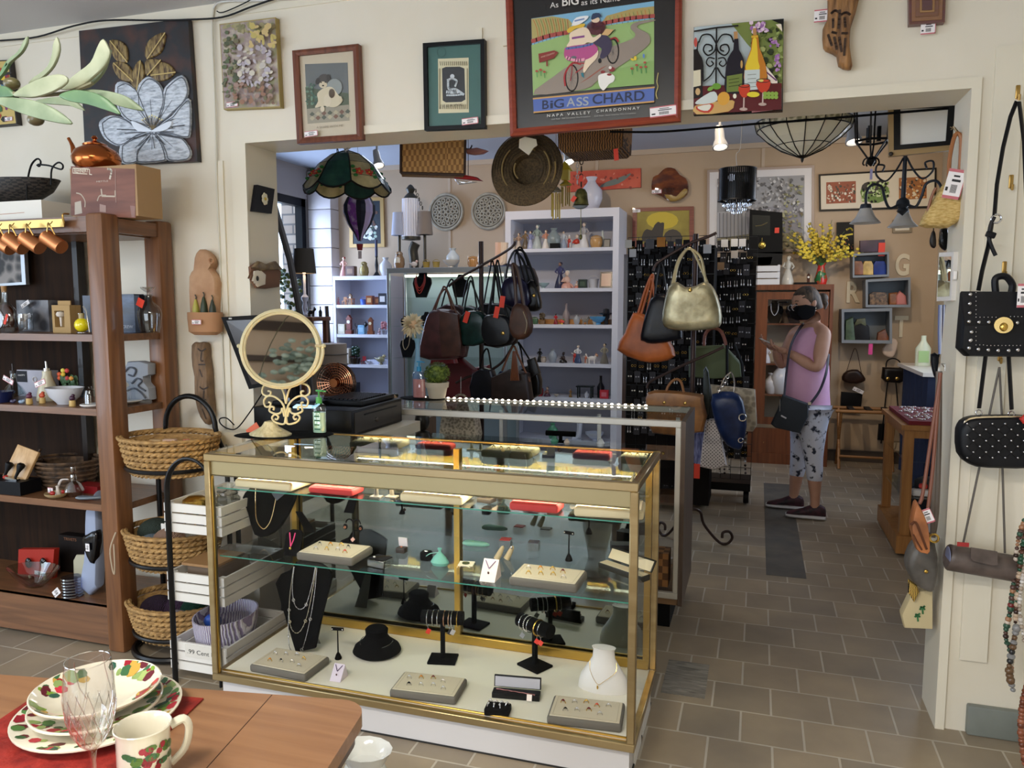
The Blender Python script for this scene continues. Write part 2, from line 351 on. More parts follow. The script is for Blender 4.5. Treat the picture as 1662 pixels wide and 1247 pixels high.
# ---------------------------------------------------------------- flat pictures: layers of coloured shapes traced in picture coordinates
class Art:
 def __init__(s,Y,sc=1,x0=0,y0=0):s.Y,s.sc,s.x0,s.y0=Y,sc,x0,y0;s.mb=MB();s.mats=[];s.k=0
 def mat(s,h,rough=.5):
  m=C(h,rough)if isinstance(h,str)else h
  if m not in s.mats:s.mats.append(m)
  s.mb.m=s.mats.index(m);s.k+=1
 def w(s,pts):return[P(s.x0+x/s.sc,s.y0+y/s.sc,Y=s.Y-.0001*s.k)for x,y in pts]
 def p(s,h,pts,k=0):
  s.mat(h);q=s.w(pts);s.mb.poly(smp(q,k,True)if k else q);return s
 def e(s,h,cx,cy,rx,ry=None,n=14,rot=0):
  ry=ry or rx;r=radians(rot)
  return s.p(h,[(cx+rx*cos(a)*cos(r)-ry*sin(a)*sin(r),cy+rx*cos(a)*sin(r)+ry*sin(a)*cos(r))for a in[2*pi*i/n for i in range(n)]])
 def s(s,h,pts,w,k=4):
  s.mat(h);q=smp(s.w(pts),k)if k else s.w(pts);hw=w/s.sc*S(s.x0,s.Y)/2
  for i in range(len(q)-1):
   d=(q[i+1]-q[i]);nrm=Vector((-d.z,0,d.x))
   if nrm.length<1e-9:continue
   nrm=nrm.normalized()*hw;e=d.normalized()*hw*.3
   s.mb.poly([q[i]-e+nrm,q[i]-e-nrm,q[i+1]+e-nrm,q[i+1]+e+nrm])
  return s
 def ring(s,h,cx,cy,rx,ry,w,a0=0,a1=360):
  n=20;return s.s(h,[(cx+rx*cos(radians(a0+(a1-a0)*i/n)),cy+ry*sin(radians(a0+(a1-a0)*i/n)))for i in range(n+1)],w,0)
 def t(s,h,txt,x,y,hh,ww=None,bold=0,skew=0):
  s.mat(h);p=s.w([(x,y)])[0];q=s.w([(x+ww,y)])[0]if ww else None
  text_mb(s.mb,txt,p.x,p.y-.0002,p.z,hh/s.sc*S(s.x0+x/s.sc,s.Y),abs(q.x-p.x)if ww else None,bold=bold,skew=skew);return s
 def speck(s,hs,x0,y0,x1,y1,n,r0,r1,inside=None):
  for i in range(n):
   x,y=rnd.uniform(x0,x1),rnd.uniform(y0,y1)
   if inside and not inside(x,y):continue
   s.e(rnd.choice(hs),x,y,rnd.uniform(r0,r1),rnd.uniform(r0,r1),6,rnd.uniform(0,180))
  return s
 def o(s,name='artwork',parent=None,**k):return s.mb.o(name,s.mats,parent,smooth=0,rcl=0,**k)
def lerp(a,b,t):return a+(b-a)*t
def qxy(q,u,v):  # q = tl, tr, br, bl in picture coordinates
 a=Vector((*q[0],0)).lerp(Vector((*q[1],0)),u);b=Vector((*q[3],0)).lerp(Vector((*q[2],0)),u);c=a.lerp(b,v);return(c.x,c.y)
def inset(q,f,g=None):g=f if g is None else g;return[qxy(q,u,v)for u,v in((f,g),(1-f,g),(1-f,1-g),(f,1-g))]
def frame(root,q,f,g,Y,t,m,name='frame',lip=0):
 """picture frame between outline q and its inset, front face at Y, thickness t"""
 o,i=px(q,Y),px(inset(q,f,g),Y);mb=MB()
 if lip:
  mid=px(inset(q,f*.45,g*.45),Y-lip)
  for k in range(4):
   l=(k+1)%4;mb.prism([o[k],o[l],mid[l],mid[k]],(0,t,0));mb.prism([mid[k],mid[l],i[l],i[k]],(0,t,0))
 else:
  for k in range(4):l=(k+1)%4;mb.prism([o[k],o[l],i[l],i[k]],(0,t,0))
 return mb.o(name,m,root)
def backing(root,q,Y,t,m,name='mat_board'):return MB().prism(px(q,Y),(0,t,0)).o(name,m,root,smooth=0)
def glassp(root,q,Y):return MB().prism(px(q,Y),(0,.0015,0)).o('glass',GL(a=.02,edge=1.35),root,smooth=0)
def base(q,Y):w=px(q,Y);return(sum(v.x for v in w)/len(w),Y,min(v.z for v in w))

# ---------------------------------------------------------------- front wall pictures
A=WY-.03  # front plane of canvases
# magnolia relief
q=[(128,50),(305,30),(320.5,262),(139,270)]
t=T('relief_panel','dark wood panel with a carved white magnolia and bronze leaves, above the copper kettle','wall art',base(q,A))
MB().prism(px(q,A),(0,.028,0)).o('panel',N('2c1f1c','4a2f28',6,(1,4,1),.5,.1,h3='23262b'),t,smooth=0)
k=4.988;f=lambda L:[(x/k,40+y/k)for x,y in L]
PO=[]
pet=N('7d8794','d3dbe6',28,(1,1,4),.5,.5,.25,.6)
for L in([(940,490),(1010,460),(1080,500),(1115,540),(1180,700),(1230,850),(1120,830),(1000,750),(950,650)],
  [(1110,540),(1150,460),(1210,420),(1290,470),(1330,560),(1320,680),(1240,860),(1180,780),(1120,680)],
  [(1330,560),(1360,490),(1480,408),(1530,520),(1500,620),(1400,720),(1240,860),(1310,700)],
  [(1400,740),(1480,640),(1545,610),(1545,880),(1500,920),(1380,890),(1240,862)],
  [(810,790),(900,735),(1010,760),(1100,820),(1230,860),(1120,900),(980,985),(880,950),(825,880)],
  [(980,980),(1080,920),(1230,865),(1170,960),(1110,1030),(1105,1118),(985,1120)],
  [(1110,1020),(1170,940),(1235,866),(1310,960),(1345,1075),(1320,1110),(1105,1118)],
  [(1240,866),(1370,890),(1470,910),(1550,1020),(1525,1098),(1370,1105),(1340,1040),(1300,950)]):
 PO.append(L);MB().puff(px(f(L),A-.004,3),.022,3,flat=.85).o('petal',pet,t)
for L in([(1070,780),(1130,800),(1240,858),(1230,872),(1130,868),(1080,820)],[(1240,858),(1340,800),(1400,782),(1390,830),(1330,865),(1240,872)]):
 MB().puff(px(f(L),A-.014,3),.02,3,flat=.8).o('petal',C('dfe8f4',.5),t)
lf=N('4a3524','a08a58',30,(3,1,1),.45,.4)
for L in([(890,130),(985,135),(1035,200),(1030,305),(950,295),(910,230)],[(1335,65),(1330,170),(1290,240),(1190,278),(1180,190),(1230,110)],
  [(918,310),(1010,308),(1070,370),(1075,460),(985,450),(930,380)],[(1135,290),(1172,370),(1165,440),(1105,530),(1060,460),(1085,360)],
  [(1300,285),(1280,350),(1190,410),(1180,360),(1190,290)],[(1420,385),(1370,440),(1280,460),(1220,410),(1290,310),(1370,320)]):
 MB().puff(px(f(L),A-.003,3),.016,3,flat=.8).o('leaf',lf,t);PO.append((L[0],L[len(L)//2]))
a=Art(A-.0155,k,0,40)  # stamens and leaf ribs, with petal contour shading painted in dark lines
for L in PO:
 if len(L)==2:a.s('c8b070',L,6,0);continue
 cx,cy=sum(x for x,y in L)/len(L),sum(y for x,y in L)/len(L);Q=[(cx+(x-cx)*.9,cy+(y-cy)*.9)for x,y in L];a.s('4c515b',Q+Q[:1],5);a.s('5a606b',[(1235,850),(cx,cy)],3,0)
for i in range(9):a.s('6b5a34',[(1235,850),(1150+20*i,735+abs(i-4)*9)],4,0);a.e('e8dc9a',1150+20*i,735+abs(i-4)*9,6)
for i in range(22):
 g=radians(i*16.4+5);a.s('3a3c42',[(1235+60*cos(g),860+50*sin(g)),(1235+(170+60*(i%3))*cos(g),860+(100+40*(i%2))*sin(g))],5,0)
a.o('stamens',t)
# painting at the far left edge
q=[(-40,100),(15,97),(28,202),(-38,208)]
t=T('canvas_painting','bright fruit painting cut by the left picture edge, behind the olive branch','painting',base(q,A))
backing(t,q,A,.028,C('2a2624'),'canvas')
a=Art(A-.0003);a.p('c8b06a',[(-40,102),(13,99),(26,200),(-38,206)]).speck(['7a3a6a','e0c040','3d6a3a','a83a2a','4a7a9a','2a2a2a'],-30,105,12,195,60,2,8);a.o('artwork',t)
tag(t,P(14,193,Y=A-.004),.05,.02)
# impressionist canvas
q=[(356,39),(447,28),(455,174),(363,178)]
t=T('canvas_painting','hazy gold and lilac woodland canvas, second picture from the left corner','painting',base(q,A))
backing(t,q,A,.028,C('a08f55'),'canvas')
a=Art(A-.0003);qi=inset(q,.012);ins=lambda x,y:qi[0][0]+6<x<qi[1][0]-1 and 40<y<170
a.p(N('8f8d6a','c9c2a8',14,(1,1,1),.5,.4,h3='9d8a8a'),qi)
a.speck(['8d8f6c','9c9468','86835f','a39a74'],360,36,448,52,50,2,6,ins);a.speck(['5d6a4a','6f6a50','4e563e','8d8a66'],361,50,385,170,60,1.5,5,ins)
a.speck(['c4bdb4','bab2bc','cfc8b8','aea4ac'],385,75,440,140,70,1.5,6,ins);a.speck(['8a6a58','96705a','78604a','6f6a4c','a08478'],380,135,448,168,60,1.5,5,ins)
a.speck(['c8b078','bfae66'],405,40,445,75,25,2,7,ins);a.o('artwork',t)
tag(t,P(377,169.5,Y=A-.004),.06,.022,tilt=-2)
# dog print
q=[(474,82),(581.5,71),(588,226.5),(482,233.5)]
t=T('framed_picture','brown framed print of a seated puppy, hanging left of the green matted poster','picture',base(q,A))
frame(t,q,.085,.06,A,.028,W('5a2f22','7a4632','z',6),lip=.006)
backing(t,inset(q,.07,.05),A+.012,.01,C('c9bda6'))
k=3.957;a=Art(A+.0115,k,400,0)
a.p('6a6f70',[(375,412),(650,402),(662,775),(393,795)]);a.p('55604c',[(378,560),(655,600),(660,700),(388,705)]).p('9a9482',[(387,700),(660,672),(662,775),(393,795)])
for i in range(7):
 for j in range(2):a.p(['5a5f52','b5ab90','7a5a4a'][(i+j)%3],[(405+i*38,735+j*26-i*3),(422+i*38,718+j*26-i*3),(439+i*38,733+j*26-i*3),(422+i*38,750+j*26-i*3)])
a.speck(['4a6a5a','6a8a72','3d5548'],385,540,450,670,26,5,13)
a.e('8f9694',565,560,50,55).p('cfc4a8',[(455,600),(500,565),(550,560),(590,610),(618,640),(600,670),(560,690),(500,680),(440,692),(460,650)],3)
a.e('4a4540',500,505,38,30).e('cbbfa4',492,545,26,22).e('3a3632',458,520,14,22,rot=20).e('3a3632',525,500,12,24).e('1c1a18',492,550,7,5).e('1c1a18',480,530,4).e('1c1a18',506,528,4)
a.e('d4c9b0',520,645,24,42).e('d4c9b0',488,700,14,20).e('6a5a48',548,600,20,30).e('c9bda2',604,640,10,22)
a.t('8a7f6c','A SHARE WITH ME',450,826,12,170);a.o('artwork',t)
glassp(t,inset(q,.075,.052),A+.006);tag(t,P(505,217,Y=A-.004),.065,.024,tilt=-3)
# green matted poster
q=[(686,70),(786,63),(787,207.5),(688.5,211.5)]
t=T('framed_picture','black framed green mat with a small woodcut poster of a runner','picture',base(q,A))
frame(t,q,.065,.045,A,.028,C('17181a',.35));backing(t,inset(q,.05,.035),A+.012,.01,C('3f6a64'))
a=Art(A+.0115,k,400,0);a.ring('345c57',1253,335,28,30,5)
a.p('d8d0ae',[(1230,378),(1427,370),(1429,722),(1233,728)]).p('2c2f33',[(1256,440),(1280,430),(1370,428),(1400,440),(1406,640),(1380,655),(1280,658),(1260,645)])
for i in range(14):a.s('8a8468',[(1243+i*13,395),(1247+i*13,420)],5,0).s('8a8468',[(1250+i*12,672),(1246+i*12,700)],5,0)
a.s('8a8468',[(1240,440),(1240,700)],5,0).s('8a8468',[(1418,440),(1418,700)],5,0)
a.e('cdd6dc',1322,490,14).s('cdd6dc',[(1290,515),(1320,505),(1350,520),(1340,555)],10).s('cdd6dc',[(1295,520),(1300,570),(1345,575),(1395,608)],12).s('cdd6dc',[(1285,590),(1330,595),(1360,590)],14).s('cdd6dc',[(1285,612),(1340,612),(1395,605)],8)
a.t('5a563e','C C R VIVAL',1262,690,14,130);a.o('artwork',t)
glassp(t,inset(q,.055,.04),A+.006);tag(t,P(763,196.5,Y=A-.004),.07,.026,tilt=-3)
# wine poster
q=[(820,-14),(1107,-30),(1104.5,196),(828,221)]
t=T('framed_picture','large red framed wine poster of two people riding a tandem bicycle on a winding road','picture',base(q,A))
frame(t,q,.038,.048,A,.028,W('7a2c1c','93402a','x',6),lip=.007);backing(t,inset(q,.03,.04),A+.014,.008,C('1b1b1d',.3))
k=7.126;a=Art(A+.0135,k,850,20)
a.p('86bfe0',[(88,72),(1508,-130),(1508,825),(108,960)]).p('9fc178',[(90,380),(520,250),(900,160),(1508,75),(1508,825),(108,960)])
hill=[(88,75),(330,45),(520,80),(560,130),(520,230),(95,330)];a.p('b9ad6a',hill)
for i in range(15):a.s('7a8a4a' if i%2 else 'c8703a',[(110+i*28,70+abs(i-8)*2),(150+i*26,180),(170+i*24,310-i*6)],7,3)
a.p('b9a562',[(900,120),(960,40),(1250,-40),(1508,-70),(1508,30),(1200,80),(930,150)])
for i in range(12):a.s('8a9a52' if i%2 else 'c8803a',[(950+i*45,60-i*9),(960+i*46,110-i*6)],7,0)
a.s('b04a42',[(95,335),(300,270),(510,232)],44,3).s('b04a42',[(905,130),(1100,90),(1300,60),(1508,42)],40,3)
for i in range(9):a.s('7a3a2a',[(125+i*46,352-i*15),(125+i*46,372-i*15)],4,0).s('7a3a2a',[(950+i*64,138-i*9),(950+i*64,158-i*9)],4,0)
a.p('9a8c80',[(110,950),(350,740),(520,620),(800,480),(1060,380),(1250,310),(1290,250),(1240,190),(1250,140),(1340,105),(1508,85),(1508,100),(1340,140),(1320,185),(1430,240),(1465,320),(1420,400),(1250,530),(1080,640),(860,780),(700,890)],3)
a.p('a05a4a',[(640,830),(900,640),(970,610),(760,760)]).p('8fb567',[(760,890),(1100,650),(1508,560),(1508,830)],0)
for cx,cy,rx,ry in((555,760,72,150),(1030,450,68,140)):a.ring('1d1a1c',cx,cy,rx,ry,15)
a.s('b5232c',[(480,850),(475,720),(560,590),(660,600)],20).s('b5232c',[(560,590),(555,700),(540,790)],12).s('b5232c',[(600,590),(720,600),(600,700)],12).s('b5232c',[(1000,310),(1060,295),(1095,340)],16)
for i in range(6):g=i*.52;a.s('6a6264',[(555+62*cos(g),760+135*sin(g)),(555-62*cos(g),760-135*sin(g))],2,0).s('6a6264',[(1030+58*cos(g),450+125*sin(g)),(1030-58*cos(g),450-125*sin(g))],2,0)
a.p('33284a',[(880,270),(960,270),(1020,350),(1000,460),(930,530),(880,520),(900,420),(800,350)],3).e('1c2024',880,560,20,30)
a.p('5a1f2a',[(730,150),(790,100),(900,105),(950,180),(900,250),(800,260),(745,210)],3).e('e8cdb0',830,85,50,36).p('2a3a5a',[(782,60),(800,15),(870,8),(900,50),(850,62),(790,88)],2)
a.p('d8b078',[(900,260),(950,190),(1040,200),(980,270)]).s('1c1c1c',[(980,270),(1060,200)],8,0)
a.p('efd9bd',[(530,250),(600,200),(690,170),(750,200),(800,290),(880,250),(890,280),(800,350),(730,350),(660,400),(500,400),(530,330)],3).p('efd9bd',[(740,500),(850,430),(850,520),(760,620),(700,700),(690,640)],3)
a.s('8a4a8a',[(560,300),(700,278)],22,0).p('b8508a',[(470,440),(500,400),(700,370),(800,360),(860,430),(780,520),(660,560),(520,560),(470,510)],3).s('5a70b0',[(490,420),(650,400),(800,365)],22).s('e8a0b8',[(490,520),(600,555),(700,545)],30)
a.p('e0b83a',[(500,210),(560,160),(700,130),(690,170),(600,190),(530,240)],3).p('eef0f2',[(560,130),(610,60),(740,40),(730,80),(640,140),(570,155)],3).s('7a90c0',[(590,100),(700,75)],16,0)
a.e('6a6a72',580,520,32,16).p('2c7a8a',[(660,700),(690,700),(700,760),(670,740)])
a.p('f0eee8',[(860,760),(880,720),(980,700),(1050,740),(1040,800),(990,830),(930,900),(900,890),(870,840)],3).e('8a2a2a',915,690,26,18).e('8a2a2a',990,720,28,14).e('8a2a2a',1020,660,34,28).e('efe8e0',1000,640,18)
a.p('8a2f26',[(170,480),(350,440),(400,462),(350,530),(180,585)]).s('8a2f26',[(268,560),(270,620)],18,0).t('d8b8a0','WINE COUNTRY',198,530,18,160,skew=.2)
for x,y in((150,680),(195,665),(238,688),(1250,650),(1305,610),(1355,635),(1400,580),(1410,630)):a.s('3a8a4a',[(x,y),(x+6,y+70)],8,0).e('b04a3a',x,y,17,13)
a.e('e8c83a',1255,545,24,12,rot=30).e('e8c83a',1290,530,16,26).e('5a80c8',1388,505,12,26)
a.p('4f68b0',[(108,1000),(1512,868),(1508,1038),(116,1160)]).s('c89a5a',[(108,1000),(1512,868)],16,0).s('c89a5a',[(116,1158),(1508,1032)],16,0)
for tx,x,y,h,w,c in(('B',215,1120,95,75,'1b2444'),('i',305,1112,90,35,'1b2444'),('G',350,1108,95,115,'1b2444'),('A',495,1090,95,100,'a3aab0'),('SS',610,1085,95,140,'a3aab0'),('CHARD',795,1062,105,600,'1b2444')):a.t(c,tx,x,y,h,w,bold=.012)
a.t('c8c8c4','N A P A   V A L L E Y',270,1212,30,500,bold=.01).t('c8c8c4','C H A R D O N N A Y',840,1160,30,500,bold=.01)
a.t('a8a8a4','Gold Medal - 2008 International Wine Competition',320,1244,13,450).t('a8a8a4','Gold Medal - North American Wine Competition',815,1208,13,480)
a.t('e8e6e0','As',305,-48,60,95).t('e8e6e0','BiG',445,-72,95,190,bold=.012).t('e8e6e0','as its Name',665,-80,60,450)
a.s('d8c878',[(1545,1000),(1530,940),(1552,860),(1540,800),(1556,700)],8);a.o('artwork',t)
glassp(t,inset(q,.034,.044),A+.006);tag(t,P(1077,180.5,Y=A-.004),.1,.038,tilt=-3)
# wine bottle tile
q=[(1126,44),(1272,30),(1270.5,179.5),(1125.5,186)]
t=T('tile_painting','glossy painted tile of wine bottles and glasses before a scrolled gate','wall art',base(q,A))
backing(t,q,A,.028,C('2a2420',.2),'tile');k=7.556;a=Art(A-.0003,k,1120,25)
g_=lambda h:C(h,.12)
class _B(Art):
 def mat(s,h,rough=.12):Art.mat(s,h,rough)
a=_B(A-.0003,k,1120,25)
a.p('b9c6ca',[(50,145),(1150,40),(1120,1155),(42,1215)]).p('7c8a4a',[(505,100),(1150,42),(1130,900),(950,620),(700,350)]).speck(['5d6b34','98a862','2f3a22','a8b070','1f2418'],720,110,1110,860,90,12,42)
a.speck(['9a6aa8','c8a0cc','e8d0e0'],740,90,950,200,26,12,34).speck(['9a6aa8','b88ac0'],980,290,1090,400,14,10,24).speck(['9a6aa8','b88ac0'],1040,470,1105,700,18,10,24)
a.p('e8dcc8',[(1050,110),(1130,100),(1130,200)]).p('141414',[(1000,55),(1150,42),(1140,240),(1120,110)]).p('e9ddd0',[(930,620),(1070,800),(1080,900),(960,800)]).s('6a3a6a',[(930,690),(1060,800)],16,0)
a.p('5a1a20',[(42,870),(1125,830),(1120,1155),(42,1215)]).s('1a1a1c',[(50,195),(330,150),(590,125)],20,0).s('1a1a1c',[(325,150),(318,830)],20,0)
for m in(0,1):
 X=(lambda v:322+(v-322)*(1 if m==0 else-1));a.s('1a1a1c',[(X(110),330),(X(150),245),(X(250),240),(X(318),340)],18).s('1a1a1c',[(X(320),350),(X(300),440),(X(220),490),(X(165),430),(X(190),360),(X(260),370),(X(270),420),(X(230),440)],18)
 a.s('1a1a1c',[(X(300),530),(X(230),520),(X(200),580),(X(240),625),(X(285),595),(X(260),560)],16).s('1a1a1c',[(X(310),640),(X(250),740),(X(165),810)],18).s('1a1a1c',[(X(100),320),(X(90),440),(X(150),560),(X(160),800)],16)
a.p('1a1416',[(42,420),(90,410),(150,560),(155,1000),(42,1020)]).e('c05048',68,330,20,60).p('d9d2b8',[(42,680),(130,665),(132,860),(42,880)]).e('caa878',95,935,30,44)
a.p('1c1a26',[(540,285),(592,285),(600,420),(660,540),(665,800),(640,950),(440,945),(428,760),(460,530),(530,420)],2).p('b88a5a',[(535,200),(582,195),(585,285),(540,290)]).e('c8a060',632,600,14,50)
a.p('6f7f3e',[(450,745),(640,712),(636,930),(448,942)]);[a.s('2a3018',[(475,790+i*42),(600,770+i*42)],7,0)for i in range(3)]
a.p('c07a2a',[(765,245),(835,245),(850,400),(925,600),(925,860),(680,870),(675,620),(745,420)],2).p('e6c93a',[(770,290),(815,290),(835,560),(850,660),(685,668),(700,560),(755,420)],2).p('b98a5a',[(770,160),(812,155),(815,240),(775,240)]).s('d8b03a',[(755,262),(830,258)],24,0)
a.p('c6d0d0',[(668,672),(855,662),(852,905),(664,925)]);[a.s('6a6a5a',[(705,730+i*50),(810,722+i*50)],6,0)for i in range(4)]
for cx,y0,w in((665,850,66),(898,790,82)):
 a.p('c4402a',[(cx-w,y0+20),(cx+w,y0),(cx+w*.85,y0+110),(cx,y0+165),(cx-w*.85,y0+110)],2).ring('2a2020',cx,y0+10,w,22,8).s('c8b0a8',[(cx-4,y0+160),(cx-8,y0+290)],16,0).e('b8a098',cx-10,y0+300,50,20)
a.e('e0cf3a',775,970,78,34).e('f0ead8',548,990,22,30).e('e0d070',872,800,30,16)
a.p('c9a060',[(60,1110),(300,1060),(520,1040),(540,1090),(470,1180),(80,1215)],2).p('cfd6d4',[(80,1050),(250,940),(320,950),(335,1040),(240,1080),(80,1090)],2).p('b8382a',[(70,1120),(260,1080),(290,1120),(230,1195),(120,1180)],2).p('e0ddd0',[(90,1120),(240,1090),(255,1125),(215,1170),(130,1160)],2)
a.e('d8a040',410,1020,75,85,rot=20).e('6a9a3a',325,870,55,40).e('7aa848',250,900,40,24,rot=-30)
[a.e('8aaa4a',920+(i%4)*45,960+(i//4)*42,26)for i in range(8)];a.o('artwork',t)
tag(t,P(1244,171.5,Y=A-.004),.1,.036,tilt=-3)
# carved driftwood above the doorway
q=[(1348,-12),(1392,-14),(1389,20),(1380,48),(1379,80),(1383,108),(1377,114),(1361,108),(1358,92),(1345,85),(1336,78),(1335,48),(1342,34),(1343,10)]
t=T('wood_carving','tall driftwood carved with bearded faces, above the right part of the doorway','wood carving',base(q,A))
MB().puff(px(q,A,2),.055,4,flat=.7).o('carving',N('5a3c24','a87a4a',12,(5,1,.8),.6,1.0,.3,.7),t)
a=Art(A-.0285)
for L in([(1349,22),(1355,17),(1362,20)],[(1365,24),(1373,20),(1380,24)],[(1352,30),(1352,45)],[(1363,16),(1361,46)],[(1371,28),(1372,44)],[(1350,52),(1358,54)],[(1366,54),(1376,54)],[(1344,56),(1350,74)],[(1354,60),(1358,80)],[(1362,60),(1366,84)],[(1372,62),(1370,90)]):a.s('3a2414',L,2)
a.o('carved_lines',t);tag(t,P(1334,25.5,Y=A-.002),.05,.042)
# square relief at the top right
q=[(1475,-30),(1536,-30),(1533.5,36),(1475.5,40)]
t=T('wood_plaque','stepped wooden plaque at the top edge, above the right corner of the doorway','wood plaque',base(q,A))
for i,(f_,h)in enumerate(((0,'6b4630'),(.08,'8a6442'),(.19,'7a5638'),(.3,'a07a50'),(.36,'5d4028'))):
 MB().prism(px(inset(q,f_,f_*.9),A-.004*i),(0,.028 if not i else.01,0)).o('moulding',W(h,h[:4]+'50','x',12),t,smooth=0)
tag(t,P(1506.5,45.5,Y=A+.01),.045,.04)
# small framed flower and scarecrow on the left jamb
JX=XL+.004
def jx(L,d=0):return[P(x,y,X=JX+d)for x,y in L]
q=[(418,300),(446,307),(441,347),(412,343)]
t=T('framed_picture','small black picture of a white flower, tilted on the left door jamb','picture',jx([(428,347)])[0])
MB().prism(jx(q,.02),(-.02,0,0)).o('frame',C('17161a',.4),t,smooth=0)
mb=MB();c=P(430,323,X=JX+.024)
for i in range(7):g=i*.9;mb.ell(c+Vector((0,cos(g)*.014,sin(g)*.018)),(.003,.011,.011),8)
mb.o('flower',C('e2dcc0'),t);MB().ell(c+Vector((.003,0,0)),(.004,.007,.007),8).o('flower_centre',C('c8a83a'),t)
L=[(404,433),(414,426),(428,428),(440,430),(452,436),(455,442),(452,466),(430,469),(414,468),(406,455)]
t=T('door_hanging','fabric scarecrow face ornament with straw hair and brown hat on the left jamb','ornament',P(428,468,X=JX))
MB().puff(jx(L,.014),.026,3,(1,0,0)).o('face',C('7a5a4a',.9),t);MB().puff(jx([(412,440),(422,438),(431,446),(430,462),(418,466),(409,456)],.034),.012,3,(1,0,0)).o('snout',C('ded8cc',.9),t)
mb=MB();[mb.tube([P(408+i*4,440+(i%3)*2,X=JX+.03),P(403+i*3.5,452+(i%4)*3,X=JX+.034)],.0035,5)for i in range(6)];mb.o('straw_hair',C('6b4a30',.9),t)
MB().puff(jx([(409,434),(418,424),(430,430),(446,424),(458,438),(440,438),(420,440)],.034),.03,3,(1,0,0)).o('hat',N('5d4c38','8a7658',30),t)
MB().ell(P(418,452,X=JX+.046),(.004,.009,.012),8).o('eye',C('222222'),t)
# terracotta wall planter, carved bark below it
q=[(327,405),(340,408),(348,418),(349,428),(344,435),(352,446),(356,460),(355,505),(353,522),(318,522),(312,500),(311,450),(318,438),(320,418)]
pb=P(333,535,Y=WY-.05)
t=T('wall_planter','terracotta wall planter shaped like a hooded bird, holding dried gourds','planter',pb)
MB().puff(px(q,WY-.03,2),.055,4,flat=.75).o('back',N('a57c5c','c09a78',9,rough=.8,bump=.4),t)
mb=MB();w=P(333,517,Y=WY-.06);mb.lathe([(.05,-.075),(.074,-.06),(.078,.0),(.078,.028),(.07,.028),(.068,-.05),(.0,-.06)],w,24,1.12,.72,caps=False);mb.o('pocket',C('ab7f5c',.8),t)
MB().tor(P(343,423,Y=WY-.062),.012,.004,'y',16).o('curl',C('ab7f5c',.8),t);tag(t,P(319,523,Y=WY-.125),.05,.022)
gd=[('yellow striped gourd in the terracotta wall planter','b0a84a',318,502),('dark green gourd in the terracotta wall planter, in the middle','2f3d28',331,498),('dark green gourd in the terracotta wall planter, at the right','2b3326',345,503)]
for i,(lb,c,x,y)in enumerate(gd):
 g=T('gourd',lb,'gourd',P(x,525,Y=WY-.065));b_=P(x,y,Y=WY-.065)
 MB().lathe([(0,-.07),(.014,-.06),(.0185,-.03),(.014,.01),(.007,.035),(.004,.045)],b_,12).o('fruit',C(c,.45),g)
 MB().tube([b_+Vector((0,0,.04)),b_+Vector((.004,0,.055)),b_+Vector((-.002,0,.066))],.003,6).o('stem',C('4a4436'),g)
q=[(315,558),(324,556),(337,556),(338,575),(342,600),(344,640),(347,670),(341,690),(330,680),(321,650),(320,610),(316,590)]
t=T('wood_carving','narrow bark carving with two stacked faces, below the terracotta planter','wood carving',base(q,WY-.03))
MB().puff(px(q,WY-.03,2),.055,4,flat=.7).o('carving',N('5f4a36','8d7054',14,(5,1,.8),.7,1.0,.3,.7),t)
a=Art(WY-.0585)
for L in([(321,566),(327,570),(334,566)],[(327,572),(326,585),(330,586)],[(322,592),(333,592)],[(324,600),(328,612)],[(324,628),(330,632),(338,628)],[(331,634),(330,648),(334,649)],[(326,655),(337,655)],[(328,664),(334,680)]):a.s('3a2a1c',L,1.6)
a.o('carved_lines',t)
# hanger hooks, black cable and conduits
def cable(name,lb,pts,r,m,cat='cable',group=None):MB().tube(smp(pts,5),r,6).o(name,m,lb=lb,cat=cat,group=group)
Z=WY-.012
cable('power_cable','black cable looping along the top of the front wall over the magnolia panel',[P(x,y,Y=Z-(.045 if 100<x<350 else.02))for x,y in((-60,70),(0,66),(60,60),(120,42),(172,33),(250,33),(300,32),(360,28),(405,12),(440,0),(480,-12))],.004,BLACK)
cable('power_cable','thin black cable beside the white conduit in the top left',[P(x,y,Y=Z-.015)for x,y in((352,18),(362,20),(395,6),(420,-8))],.0025,BLACK)
cable('conduit','white conduit running down the wall left of the doorway',[P(x,y,Y=Z)for x,y in((352,0),(346,20),(345,60),(349,160),(352,300),(357,420),(360,540),(364,640),(367,760))],.0045,C('d4d0c2'))
cable('conduit','white conduit bundle along the wall top above the woodland canvas',[P(x,y,Y=Z-.012)for x,y in((346,14),(360,3),(420,1),(480,-3))],.004,C('d0d0cc'))
# ---------------------------------------------------------------- generic small things
def V(*a):return Vector(a or(0,0,0))
def jar(name,lb,cat,loc,prof,m,n=20,group=None,sx=1,sy=1):
 return MB().lathe(prof,(0,0,0),n,sx,sy).o(name,m,lb=lb,cat=cat,group=group,loc=loc)
OAKS=W('5f4029','82593a','x',4);OAKZ=W('633f26','8a5c38','z',4)
SH=[1.40,1.078,.655,.19]  # shelf heights of the wooden unit
t=T('shelf_unit','tall open oak shelf unit filled with glassware and kitchen things, against the left wall','shelves',(-3.3,2.78,0))
for y0,y1 in((2.575,2.672),(2.895,2.985)):MB().cb((-2.655,(y0+y1)/2,.955),(.09,y1-y0,1.91),bev=.014).o('post',OAKZ,t)
MB().cb((-4.24,2.62,.955),(.09,.097,1.91),bev=.014).o('post',OAKZ,t)
MB().box(-4.2,2.6,1.835,-2.70,2.635,1.9).o('top_rail',OAKS,t);MB().box(-2.68,2.672,1.835,-2.62,2.895,1.895).o('side_rail',W('633f26','8a5c38','y',4),t)
MB().box(-4.2,2.635,1.83,-2.66,2.97,1.85).o('top_board',OAKS,t)
